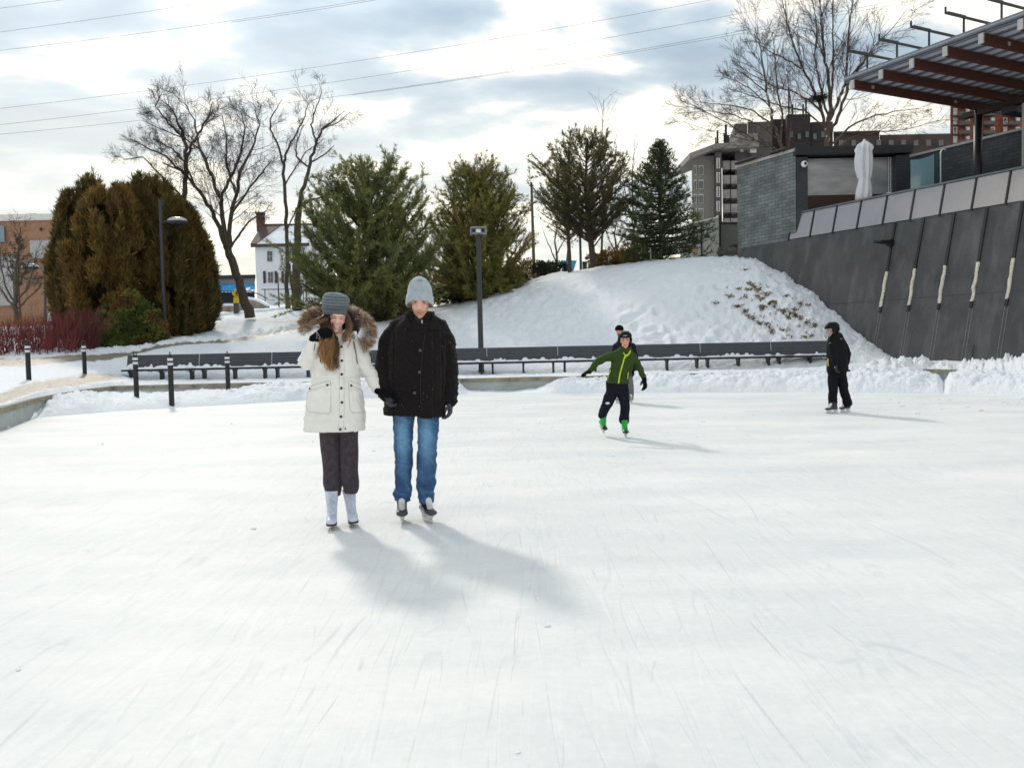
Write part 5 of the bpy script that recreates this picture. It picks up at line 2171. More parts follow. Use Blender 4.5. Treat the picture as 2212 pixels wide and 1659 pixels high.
# ================================================================== POLES, LAMPS, WIRES
POLE = mat('charcoal_pole', (.030, .030, .036), rough=.45, var=.1)
SILV = mat('lamp_cover', (.45, .45, .44), rough=.25, metal=.5)


def street_lamp(ub, vb, ut, vt, Y, side, label, vh_, wpx):
    b = P(ub, vb, Y)
    b.z = GZ(b.x, Y) - .05
    t_ = P(ut, vt, Y)
    root = empty('street_lamp', b, label, 'street lamp', 'curved head street lamps on the left')
    mb = MB()
    mb.tube([b, Vector((b.x, b.y, b.z + 1.1)), Vector((b.x, b.y, b.z + 1.12)), t_], [.13, .125, .10, .085], n=14)
    part(mb, 'pole', POLE, root, smooth=False)
    s = Y / FPX
    c = P(ut + side * 6, vh_ + 4, Y)
    mb = MB()
    e_ = P(ut + side * 14, vh_ + 2, Y)
    mb.tube([P(ut, vh_ + 4, Y), c, e_], [.05, .05, .06], n=8)
    part(mb, 'arm', POLE, root)
    mb = MB()
    hc = P(ut + side * (14 + wpx / 2), vh_ + 1, Y)
    W2 = wpx / 2 * s
    n = 16
    rings = []
    for i in range(9):
        a = math.pi * .5 * i / 8
        rr = W2 * math.cos(a) + .001
        hz_ = W2 * .42 * math.sin(a)
        rings.append([hc + Vector((math.cos(2 * math.pi * k / n) * rr, math.sin(2 * math.pi * k / n) * rr * .62, hz_)) for k in range(n)])
    mb.loft(rings)
    part(mb, 'lamp_cover', SILV, root, smooth=True)
    mb = MB()
    rings = []
    for (q, z) in ((.97, -.005), (.92, -.09 * W2 * 3), (.6, -.14 * W2 * 3), (.02, -.15 * W2 * 3)):
        rings.append([hc + Vector((math.cos(2 * math.pi * k / n) * W2 * q, math.sin(2 * math.pi * k / n) * W2 * .62 * q, z)) for k in range(n)])
    mb.loft(rings)
    part(mb, 'lamp_bowl', DARKM, root, smooth=True)
    return root


street_lamp(357, 728, 346, 433, 39.5, 1, 'tall dark street lamp in front of the brown cedars, head pointing right', 477, 44)
street_lamp(99, 700, 97, 549, 66, -1, 'smaller distant street lamp left of the cedars, head pointing left', 576, 36)

root = empty('floodlight_pole', (P(1039, 790, 31.35).x, 31.35, .4), 'tall dark pole with a boxy silver floodlight behind the bench row', 'light pole')
mb = MB()
t_ = P(1033, 508, 31.35)
b = P(1039.5, 780, 31.35)
mb.hexa([(b.x + dx, b.y + dy, .2) for dx, dy in ((-.10, -.1), (.10, -.1), (.10, .1), (-.10, .1))],
        [(t_.x + dx, t_.y + dy, t_.z) for dx, dy in ((-.085, -.085), (.085, -.085), (.085, .085), (-.085, .085))])
part(mb, 'pole', POLE, root)
mb = MB()
c = P(1033.5, 499, 31.2)
mb.box(c + Vector((0, 0, .10)), (.58, .5, .05))
mb.box(c + Vector((0, .1, -.01)), (.50, .3, .17))
mb.box(c + Vector((-.28, -.02, -.02)), (.04, .4, .22))
mb.box(c + Vector((.28, -.02, -.02)), (.04, .4, .22))
hd = part(mb, 'lamp_housing', mat('lamp_grey', (.22, .23, .25), rough=.35, metal=.5), root)
mb = MB()
mb.box(c + Vector((0, -.07, -.005)), (.17, .05, .12))
part(mb, 'lens', mat('lens_white', (.8, .8, .8), rough=.2), root, parent=hd)
mb = MB()
mb.box(c + Vector((-.17, -.07, -.005)), (.10, .04, .10))
mb.box(c + Vector((.17, -.07, -.005)), (.10, .04, .10))
part(mb, 'reflector', DARKM, root, parent=hd)
mb = MB()
mb.box((b.x, b.y, .42), (.34, .34, .03))
mb.box((b.x, b.y, .55), (.26, .26, .03))
part(mb, 'base_plate', POLE, root)

root = empty('utility_pole', P(1152, 590, 75), 'thin wooden utility pole standing in the gap left of the open pines', 'utility pole')
mb = MB()
mb.tube([P(1154, 600, 75), P(1148, 395, 75)], [.16, .10], n=8)
part(mb, 'pole', BARK, root)
mb = MB()
mb.tube([P(1143, 402, 75), P(1153, 401, 75)], .06, n=5)
part(mb, 'crossarm', BARK, root)
root = empty('slim_post', P(1254, 583, 60), 'slim grey post with a small box seen between the two open pines', 'post')
mb = MB()
mb.tube([P(1255, 590, 60), P(1252, 470, 60)], .09, n=8)
part(mb, 'pole', POLE, root)
mb = MB()
mb.box(P(1252.5, 500, 60), (.45, .3, .7))
part(mb, 'box', POLE, root)

WY = 78.0
wires = [([(-60, 27), (140, 0), (220, -12)], 'short overhead wire across the top left corner'),
         ([(-60, 78), (0, 70), (260, 34), (490, 0), (600, -18)], 'second overhead wire from the top left corner'),
         ([(-60, 117), (0, 109), (300, 72), (530, 43), (800, -1), (900, -18)], 'overhead wire crossing the brightest cloud at the upper left'),
         ([(500, 49), (700, 20), (820, -1), (900, -16)], 'overhead wire converging with the one over the bright cloud'),
         ([(-60, 242), (0, 235), (360, 191), (740, 136), (1106, 80), (1400, 27), (1560, -4), (1640, -20)], 'longest overhead wire running just above the bare tree tops'),
         ([(-60, 275), (0, 268), (300, 238), (640, 195), (967, 142), (1260, 85), (1500, 45), (1760, 0), (1860, -18)], 'faint overhead wire passing behind the bare tree crowns'),
         ([(-60, 297), (0, 291), (370, 250), (740, 208), (967, 178), (1290, 124), (1550, 75), (1800, 28), (1990, -8)], 'lowest overhead wire over the tops of the pines'),
         ([(760, 205), (967, 178), (1290, 128), (1550, 81), (1800, 35), (1990, 0), (2050, -14)], 'twin of the lowest overhead wire just below it')]
WIRE = mat('wire', (.10, .11, .12), rough=.6)
for pts_, lb in wires:
    mb = MB()
    a = np.array(pts_, dtype=float)
    uu = np.linspace(a[0, 0], a[-1, 0], 30)
    vvv = np.interp(uu, a[:, 0], a[:, 1])
    if len(a) > 3:
        cf = np.polyfit(a[:, 0], a[:, 1], 2)
        vvv = np.polyval(cf, uu)
    mb.tube([P(u, v, WY) for u, v in zip(uu, vvv)], .014, n=5)
    o = link('overhead_wire', mb.mesh('overhead_wire', [WIRE]))
    tag(o, lb, 'power line', 'overhead wires across the sky')

# ================================================================== BENCHES
SLAT = mat('bench_slats', (.055, .058, .070), rough=.5, var=.15, vscale=3)
BFR = mat('bench_frame', (.014, .014, .016), rough=.5)
ALU = mat('pale_divider', (.42, .42, .43), rough=.5)
BY = 30.9
divs = [267, 425, 583, 741, 896, 1049, 1205, 1360, 1514, 1668, 1822]
names = ['leftmost bench of the row, snow heaped at its left end', 'second bench of the row, behind the two middle bollards', 'bench behind the rightmost bollard left of the woman',
         'bench mostly hidden behind the woman in the cream parka', 'bench right behind the man in the black coat', 'bench just right of the floodlight pole',
         'bench directly left of the skater in the green jacket', 'bench just right of the skater in the green jacket', 'second bench right of the skater in green', 'last bench of the row, beside the skater in black']


def bench_seg(x0, x1):
    root = empty('park_bench', ((x0 + x1) / 2, BY, .42), 'x', 'bench', 'dark slatted benches in one long row behind the ice')
    w = x1 - x0
    cx, ox = root.location.x, root.location
    zs = .86
    mb = MB()
    mb.box((cx, BY, zs - .03), (w, .48, .05))
    for i in range(4):
        mb.box((cx, BY - .18 + i * .12, zs + .008), (w - .01, .10, .02))
    part(mb, 'seat', BFR, root)
    mb = MB()
    for i in range(4):
        z = zs + .075 + i * .12
        y = BY + .22 + i * .03
        mb.box((cx, y, z + .05), (w - .03, .03, .113), rot=Matrix.Rotation(-.2, 3, 'X'))
        mb.box((cx, y + .028, z + .0), (w - .05, .02, .05), rot=Matrix.Rotation(-.2, 3, 'X'))
    part(mb, 'backrest', SLAT, root)
    mb = MB()
    mb.hexa([(x1 - .012, BY + .19, zs), (x1 + .012, BY + .19, zs), (x1 + .012, BY + .24, zs), (x1 - .012, BY + .24, zs)],
            [(x1 - .012, BY + .285, zs + .53), (x1 + .012, BY + .285, zs + .53), (x1 + .012, BY + .335, zs + .53), (x1 - .012, BY + .335, zs + .53)])
    part(mb, 'divider', ALU, root)
    for t in (.10, .52, .93):
        mb = MB()
        mb.box((x0 + w * t, BY, .57), (.07, .30, .5))
        mb.box((x0 + w * t, BY, zs - .08), (.075, .42, .06))
        part(mb, 'leg', BFR, root)
    return root


bx_ = [P(d, 780, BY).x for d in divs]
first = bench_seg(bx_[0], bx_[1])
first['label'] = names[0]
for i in range(1, 10):
    o = copy_tree(first)
    o.location.x = (bx_[i] + bx_[i + 1]) / 2
    o['label'] = names[i]
# end panel of the row
mb = MB()
# drifts of snow left on the seats
rs = np.random.RandomState(12)
mb = MB()
for i in range(10):
    x = bx_[i] + .05
    while x < bx_[i + 1] - .1:
        dens = 1.0 if i in (0, 2) else (.7 if i in (1, 6) else .5)
        if i == 9:
            dens = .8 if x > bx_[9] + 1.3 else .2
        wv = rs.uniform(.12, .4)
        if rs.rand() < dens + .25:
            h_ = rs.uniform(.03, .09) * (1.6 if dens > .9 and rs.rand() < .3 else 1)
            mb.ell((x, BY + rs.uniform(-.05, .16), .87), (wv, rs.uniform(.09, .16), h_), nu=9, nv=6)
            if rs.rand() < .6:
                mb.ell((x + rs.uniform(-.1, .1), BY + .14, .90), (wv * .4, .07, h_ * 1.5), nu=7, nv=5)
        x += wv * .7
for k in range(14):
    mb.ell((bx_[0] + .12 + rs.uniform(-.05, .3), BY + rs.uniform(.0, .18), .9 + rs.uniform(0, .25) * max(0, 1 - k / 10)), (.09, .08, .07), nu=8, nv=5)
o = link('bench_snow', mb.mesh('bench_snow', [SNOW], smooth=True))
tag(o, kind='stuff')

# ================================================================== BOLLARDS
BOLB = mat('bollard_black', (.012, .012, .013), rough=.45)
BAND = mat('reflective_band', (.62, .64, .66), rough=.3)


def bollard():
    root = empty('bollard', (0, 0, 0), 'x', 'bollard', 'black bollards with white bands at the corner of the ice')
    mb = MB()
    mb.tube([(0, 0, -.5), (0, 0, 1.03)], .068, n=18)
    part(mb, 'post', BOLB, root, smooth=False)
    for z in (.86, .98):
        mb = MB()
        mb.tube([(0, 0, z - .035), (0, 0, z + .035)], .071, n=18)
        part(mb, 'white_band', BAND, root)
    mb = MB()
    mb.tube([(0, 0, 1.03), (0, 0, 1.07), (0, 0, 1.09)], [.075, .075, .05], n=16)
    c_ = part(mb, 'cap', BOLB, root)
    mb = MB()
    mb.tube([(-.05, 0, 1.08), (-.05, 0, 1.15), (-.035, 0, 1.175), (.035, 0, 1.175), (.05, 0, 1.15), (.05, 0, 1.08)], .010, n=6)
    part(mb, 'loop_handle', BOLB, root, parent=c_)
    return root


bol = [(62.5, 823, 735, 'leftmost bollard, standing on the wet paving'), (183.5, 812, 737, 'bollard standing in front of the green bush'),
       (295, 850, 760, 'bollard at the left end of the bench row'), (370.5, 857, 760, 'nearest bollard, its foot lowest in the snow bank'), (493, 843, 759, 'rightmost bollard, nearest the woman in the parka')]
proto = bollard()
for i, (u, vb, vt, lb) in enumerate(bol):
    o = proto if i == 0 else copy_tree(proto)
    Y = 1.18 * FPX / (vb - vt)
    b = P(u, vb, Y)
    o.location = b
    o.rotation_euler.z = i * .6
    o['label'] = lb

# ================================================================== ODDMENTS ON THE HILL CREST
BLU = mat('blue_plastic', (.02, .16, .42), rough=.4, var=.2)
b = P(1173, 600, 56)
root = empty('blue_tarp_bundle', b, 'blue covered bundle standing among the junipers on the hill crest', 'covered bundle')
mb = MB()
for (u, v, a, h) in ((1170, 592, .38, .5), (1172, 580, .3, .45), (1171, 571, .18, .3)):
    c = P(u, v, 55.5)
    mb.ell(c, (a, .3, h), nu=12, nv=8)
part(mb, 'cover', BLU, root, smooth=True)
b = P(1229, 585, 58)
root = empty('blue_sunshade', b, 'bright blue sunshade seen behind the slender pine trunk', 'sunshade')
mb = MB()
a = [P(1212, 563, 57), P(1246, 563, 57.5), P(1238, 588, 57.5), P(1219, 588, 57)]
mb.hexa([a[3], a[2], a[2] + Vector((0, .8, 0)), a[3] + Vector((0, .8, 0))], [a[0], a[1], a[1] + Vector((0, .8, 0)), a[0] + Vector((0, .8, 0))])
part(mb, 'fabric', mat('sky_blue_fabric', (.03, .32, .60), rough=.5, var=.4, vscale=1.6), root)
mb = MB()
mb.tube([P(1229, 566, 57), P(1229, 600, 57)], .04)
part(mb, 'pole', DARKM, root)
c = P(1264, 585, 56)
root = empty('green_bin', c, 'dark green bin behind the hill crest left of the open pine trunk', 'bin')
mb = MB()
a = [P(1259, 568, 56), P(1268, 568, 56), P(1268, 594, 56), P(1260, 594, 56)]
mb.hexa([a[3], a[2], a[2] + Vector((0, .5, 0)), a[3] + Vector((0, .5, 0))], [a[0], a[1], a[1] + Vector((0, .5, 0)), a[0] + Vector((0, .5, 0))])
part(mb, 'body', mat('bin_green', (.01, .07, .035), rough=.5), root)
mb = MB()
mb.box(P(1263.5, 567, 56.2), (.36, .6, .05))
part(mb, 'lid', DARKM, root)
c = P(1278, 590, 60)
root = empty('garden_shelter', c, 'small pale shelter with a brown roof beside the thick pine trunk', 'shelter')
mb = MB()
pbox(mb, 1269, 1294, 562, 592, 60, 1.5)
part(mb, 'wall', mat('shelter_wall', (.55, .52, .45)), root)
mb = MB()
a = [P(1263, 560, 59.6), P(1302, 560, 59.6), P(1292, 552, 61), P(1272, 552, 61)]
mb.hexa(a, [q + Vector((0, 0, .12)) for q in a])
part(mb, 'roof', APD, root)
c = P(1405, 560, 46)
root = empty('marker_post', c, 'short thin grey post in front of the spruce on the crest', 'post')
mb = MB()
mb.tube([P(1406, 572, 45), P(1405, 536, 45)], .045, n=6)
part(mb, 'pole', GREYM, root)

# tree stakes near the white house
for (u0, v0, u1, v1, lb) in ((603, 664, 600, 590, 'dark planting stake left of the slim tree'), (627, 668, 620, 612, 'dark leaning stake right of the slim tree'), (662, 650, 660, 560, 'dark straight stake beside the big pine')):
    mb = MB()
    mb.tube([P(u0, v0, 49), P(u1, v1, 49)], .035, n=6)
    o = link('tree_stake', mb.mesh('tree_stake', [DARKM]))
    tag(o, lb, 'stake', 'stakes by the white house trees')

# lumps of ice and snow lying on the rink
rs = np.random.RandomState(9)
lumps = [(549, 1143, .018, 'snow lump on the ice left of the white skates'), (1180, 1352, .014, 'small ice chip on the ice near the man\'s shadow'), (40, 1448, .010, 'dark ice chip near the left edge of the ice'),
         (1120, 1625, .008, 'ice chip at the bottom centre of the ice'), (222, 960, .02, 'small lump on the ice at the left'), (1950, 878, .05, 'larger snow chunk right of the skater in black')]
rnd = []
for k in range(34):
    rnd.append((rs.uniform(1860, 2212), 862 + abs(rs.normal(0, 14)), rs.uniform(.012, .045)))
for k in range(12):
    rnd.append((rs.uniform(300, 1800), rs.uniform(905, 1000), rs.uniform(.01, .02)))


def lump(u, v, r):
    c = G(u, v, 0)
    mb = MB()
    for q in range(4):
        mb.ell(c + Vector((rs.normal(0, r * .6), rs.normal(0, r * .5), r * .25)), (r * rs.uniform(.5, 1), r * rs.uniform(.5, 1), r * rs.uniform(.35, .7)), nu=7, nv=5)
    return link('snow_lump', mb.mesh('snow_lump', [SNOW], origin=c)), c


for (u, v, r, lb) in lumps:
    o, c = lump(u, v, r)
    o.location = c
    tag(o, lb, 'snow lump')
for i, (u, v, r) in enumerate(rnd):
    o, c = lump(u, v, r)
    o.location = c
    big = 'bigger' if r > .028 else 'tiny'
    if i < 34:
        near = 'under the snow bank' if v < 868 else ('a little out from the bank' if v < 880 else 'well out on the ice')
        side = 'at the right edge of the photo' if u > 2100 else ('right of the bank gap' if u > 1980 else 'just right of the skater in black')
        tag(o, '%s snow crumb %s, %s' % (big, near, side), 'snow lump', 'snow crumbs near the right bank')
    else:
        side = 'left of the couple' if u < 640 else ('between the couple and the green skater' if u < 1290 else 'right of the skater in green')
        tag(o, '%s snow crumb on open ice %s' % ('faint' if r < .015 else 'small', side), 'snow lump', 'snow crumbs far out on the ice')

# ================================================================== PEOPLE


def remesh(mb, name, voxel, smooth=4, factor=.5, origin=None, wrinkle=None, post=None):
    """fuse overlapping closed shapes into one continuous surface"""
    me = mb.mesh(name + '_src', smooth=True)
    o = bpy.data.objects.new(name + '_src', me)
    COL.objects.link(o)
    m1 = o.modifiers.new('r', 'REMESH')
    m1.mode = 'VOXEL'
    m1.voxel_size = voxel
    m1.use_smooth_shade = True
    if smooth:
        m2 = o.modifiers.new('s', 'SMOOTH')
        m2.factor = factor
        m2.iterations = smooth
    dg = bpy.context.evaluated_depsgraph_get()
    dg.update()
    ev = o.evaluated_get(dg)
    out = bpy.data.meshes.new_from_object(ev)
    out.name = name
    bpy.data.objects.remove(o)
    bpy.data.meshes.remove(me)
    co = vco(out)
    if wrinkle or post:
        nr = np.empty(len(out.vertices) * 3, dtype=np.float32)
        out.vertices.foreach_get('normal', nr)
        nr = nr.reshape(-1, 3).astype(float)
        if wrinkle:
            co = co + nr * wrinkle(co, nr)[:, None]
        if post:
            co = post(co, nr)
    wco = co.copy()
    if origin is not None:
        co = co - np.array(origin)
    out.vertices.foreach_set('co', co.astype(np.float32).ravel())
    out.polygons.foreach_set('use_smooth', np.ones(len(out.polygons), dtype=bool))
    out.update()
    return out, wco


RMI = np.array(RM.to_3x3().transposed())


def uv_of(co):
    """where a point of the cloth lies in the photograph, for laying out pockets and plackets"""
    c = (co - np.array(CAMP)) @ RMI.T
    return CU + FPX * c[:, 0] / -c[:, 2], CV - FPX * c[:, 1] / -c[:, 2]


def patch(u, v, u0, u1, v0, v1, soft=1.2, slope=0.0):
    vv_ = v - slope * (u - (u0 + u1) / 2)
    s_ = lambda x: 1 / (1 + np.exp(-np.clip(x / (soft * .35), -30, 30)))
    return s_(u - u0) * s_(u1 - u) * s_(vv_ - v0) * s_(v1 - vv_)


def bvh_of(me, origin):
    v = vco(me) + np.array(origin)
    return BVHTree.FromPolygons([tuple(p) for p in v], [tuple(p.vertices) for p in me.polygons])


class Fig:
    def __init__(self, Y, foot, label):
        self.Y = Y
        self.s = Y / FPX
        b = P(foot[0], foot[1], Y)
        self.root = empty('person', Vector((b.x, Y, 0)), label, 'person')

    def p(self, u, v, dy=0.0):
        """point at pixel (u, v) in the figure's own depth plane, shifted dy metres from it"""
        q = P(u, v, self.Y)
        return Vector((q.x * 1.0, self.Y + dy, q.z)) if dy == 0 else P(u, v, self.Y + dy)

    def ring(self, u0, u1, v, dep, dy=0.0, n=28, p_=2.4, vl=None, tilt=0.0, sag=0.0):
        """horizontal clothing ring spanning pixels u0..u1 at height v; superellipse"""
        a = self.p(u0, v if vl is None else vl, 0)
        b = self.p(u1, v, 0)
        c = (a + b) / 2
        w = (b - a).length / 2
        out = []
        for k in range(n):
            t = 2 * math.pi * k / n
            ct, st = math.cos(t), math.sin(t)
            x = math.copysign(abs(ct) ** (2 / p_), ct) * w
            y = math.copysign(abs(st) ** (2 / p_), st) * dep
            z = c.z + (b.z - a.z) / 2 * (x / w) - tilt * y - sag * abs(x / w) ** 2.5
            out.append(Vector((c.x + x, c.y + y + dy, z)))
        return out

    def add(self, mb, name, mat_, voxel=.008, smooth=4, wrinkle=None, cols=None, parent=None, label=None, post=None):
        me, wco = remesh(mb, name, voxel, smooth, origin=self.root.location, wrinkle=wrinkle, post=post)
        me.materials.append(mat_)
        if cols is not None:
            setcol(me, cols(wco))
        o = link(name, me, parent or self.root)
        if label:
            o['label'] = label
        o_bvh = bvh_of(me, self.root.location)
        return o, o_bvh

    def raw(self, mb, name, mat_, parent=None, smooth=True, label=None):
        return part(mb, name, mat_, self.root, smooth=smooth, parent=parent, label=label)


def hit(bvh, u, v):
    h = bvh.ray_cast(CAMP, ray(u, v).normalized(), 60)
    return (h[0], h[1]) if h[0] is not None else (None, None)


def surf_line(bvh, pix, r, off=.002, steps=8):
    pts_ = []
    for (a, b) in zip(pix[:-1], pix[1:]):
        for k in range(steps):
            t = k / steps
            q, n = hit(bvh, a[0] + (b[0] - a[0]) * t, a[1] + (b[1] - a[1]) * t)
            if q is not None:
                pts_.append(q + Vector((0, -1, 0)) * off)
    q, n = hit(bvh, *pix[-1])
    if q is not None:
        pts_.append(q + Vector((0, -1, 0)) * off)
    mb = MB()
    if len(pts_) > 1:
        mb.tube(pts_, r, n=6)
    return mb


def folds(seed, scale=(9, 9, 5), amp=.006, fine=.0015, horiz=0.0):
    sc = np.array(scale)

    def f(co, nr):
        w = vnoise(co * sc + seed)
        w2 = vnoise(co * sc * 2.3 + seed * 2)
        rdg = 1 - 2 * np.abs(vnoise(co * sc * np.array([.9, .9, 1.8]) + seed + 5))
        return amp * (.6 * w + .35 * w2 + .5 * rdg) + fine * vnoise(co * 60)
    return f


if 'reflective_band' not in bpy.data.materials:
    BAND = mat('reflective_band', (.62, .64, .66), rough=.3)
SKIN = mat('skin', (.6, .35, .26), rough=.5, var=.04, vscale=20, attr=True, spec=.35, sss=.12)
WOOLB = mat('black_wool', (.013, .0105, .0105), rough=.95, var=.35, vscale=60, bump=.6, bscale=160, sheen=.06, spec=.12)
nt = WOOLB.node_tree      # flecks of snow caught on the wool
b_ = nt.nodes['Principled BSDF']
L = nt.links.new
tcn = N('ShaderNodeTexCoord')
vo = N('ShaderNodeTexVoronoi')
vo.inputs['Scale'].default_value = 34
L(tcn.outputs['Object'], vo.inputs['Vector'])
fk = mth('LESS_THAN', vo.outputs['Distance'], .085)
wn2 = N('ShaderNodeTexNoise')
wn2.inputs['Scale'].default_value = 7
L(tcn.outputs['Object'], wn2.inputs['Vector'])
fk = mth('MULTIPLY', fk, mth('GREATER_THAN', wn2.outputs['Fac'], .55))
old = b_.inputs['Base Color'].links[0].from_socket
mxa = N('ShaderNodeMixRGB')
L(mth('MULTIPLY', fk, .55), mxa.inputs['Fac'])
L(old, mxa.inputs['Color1'])
mxa.inputs['Color2'].default_value = (.6, .6, .6, 1)
L(mxa.outputs[0], b_.inputs['Base Color'])
DENIM = mat('denim', (.05, .1, .22), rough=.85, var=.18, vscale=45, attr=True, bump=.3, bscale=220, spec=.2)
KNITL = mat('light_grey_knit', (.40, .45, .49), rough=.95, var=.16, vscale=70, bump=.5, bscale=170, sheen=.4, spec=.15, stretch=(1, 1, .35))
KNITD = mat('striped_knit', (.2, .2, .2), rough=.95, var=.16, vscale=80, attr=True, bump=.5, bscale=170, sheen=.3, spec=.15, stretch=(1, 1, .35))
CREAM = mat('cream_cotton', (.80, .78, .735), rough=.85, var=.07, vscale=9, bump=.25, bscale=60, sheen=.1, spec=.2)
SEAMC = mat('cream_seam', (.40, .36, .29), rough=.9)
PANTC = mat('plum_fleece', (.058, .046, .056), rough=.95, var=.3, vscale=30, bump=.15, bscale=110, sheen=.1, spec=.1)
GLVG = mat('grey_glove', (.060, .056, .070), rough=.95, var=.2, vscale=40, bump=.3, sheen=.1, spec=.1)
GLVB = mat('black_knit', (.005, .0055, .006), rough=.95, var=.2, vscale=40, bump=.4, bscale=140, spec=.1)
BTN = mat('black_button', (.012, .012, .014), rough=.35)
BTG = mat('grey_button', (.07, .065, .065), rough=.4)
STEEL = mat('skate_steel', (.55, .57, .58), rough=.22, metal=.9, var=.1)
HOLD = mat('skate_holder', (.55, .57, .58), rough=.35, var=.05)
LEAW = mat('white_leather', (.60, .64, .74), rough=.45, var=.08, vscale=14, bump=.15)
LACE = mat('laces', (.62, .68, .82), rough=.7)
SKB = mat('skate_black', (.012, .012, .014), rough=.35, coat=.3)
TOEC = mat('toe_cap', (.05, .05, .055), rough=.4)
LACEW = mat('white_lace', (.7, .7, .74), rough=.7)
ZIPS = mat('zip_metal', (.45, .45, .45), rough=.3, metal=.8)
WHTE = mat('eye_white', (.75, .73, .7), rough=.2)
IRIS = mat('eye_dark', (.02, .018, .016), rough=.1)


def head_prims(mb, M, k=1.0, jaw=1.0, ear=1.0):
    """M: 4x4 head matrix, local x right, -y face, z up, metres; k scale"""
    R3 = M.to_3x3()

    def q(x, y, z):
        return M @ (Vector((x, y, z)) * k)

    def el(c, r, nu=16, nv=12):
        mb.ell(q(*c), [a * k for a in r], M=R3, nu=nu, nv=nv)
    el((0, .012, .028), (.074, .094, .092))
    el((0, -.018, -.03), (.058 * jaw, .068, .082))
    el((0, -.035, -.078), (.042 * jaw, .045, .034))
    el((0, -.066, -.100), (.022, .020, .018))
    el((0, -.074, .032), (.050, .020, .016))
    mb.cone(q(0, -.088, .012), .0085 * k, q(0, -.112, -.026), .0125 * k)
    for s in (-1, 1):
        el((s * .012, -.100, -.030), (.008, .011, .007))
        el((s * .036, -.064, -.022), (.022, .019, .020))
        el((s * .073 * ear, .012, -.005), (.010 * ear, .022 * ear, .031 * ear))
    el((0, -.083, -.062), (.026, .013, .007))
    el((0, -.081, -.073), (.021, .013, .008))


def head_post(M, k=1.0, smile=0.0):
    Mi = np.array(M.inverted())
    R3 = np.array(M.to_3x3())

    def f(co, nr):
        lc = (co @ Mi[:3, :3].T + Mi[:3, 3]) / k
        d = np.zeros(len(co))
        front = lc[:, 1] < -.02
        for s in (-1, 1):   # eye sockets
            r2 = ((lc[:, 0] - s * .031) / .020) ** 2 + ((lc[:, 2] - .010) / .012) ** 2
            d -= .0085 * np.exp(-r2) * front
            r2 = ((lc[:, 0] - s * .031) / .012) ** 2 + ((lc[:, 2] - .008) / .006) ** 2
            d += .004 * np.exp(-r2) * front
            # smile folds
            r2 = ((np.abs(lc[:, 0]) - .034) / .006) ** 2 + ((lc[:, 2] + .052) / .02) ** 2
            d -= .0015 * smile * np.exp(-r2) * front
        # mouth line
        ml = ((lc[:, 2] + .067 - smile * 5.5 * lc[:, 0] ** 2) / .0022) ** 2 + (lc[:, 0] / .022) ** 4
        d -= .0035 * np.exp(-ml) * front
        return co + nr * (d * k)[:, None]
    return f


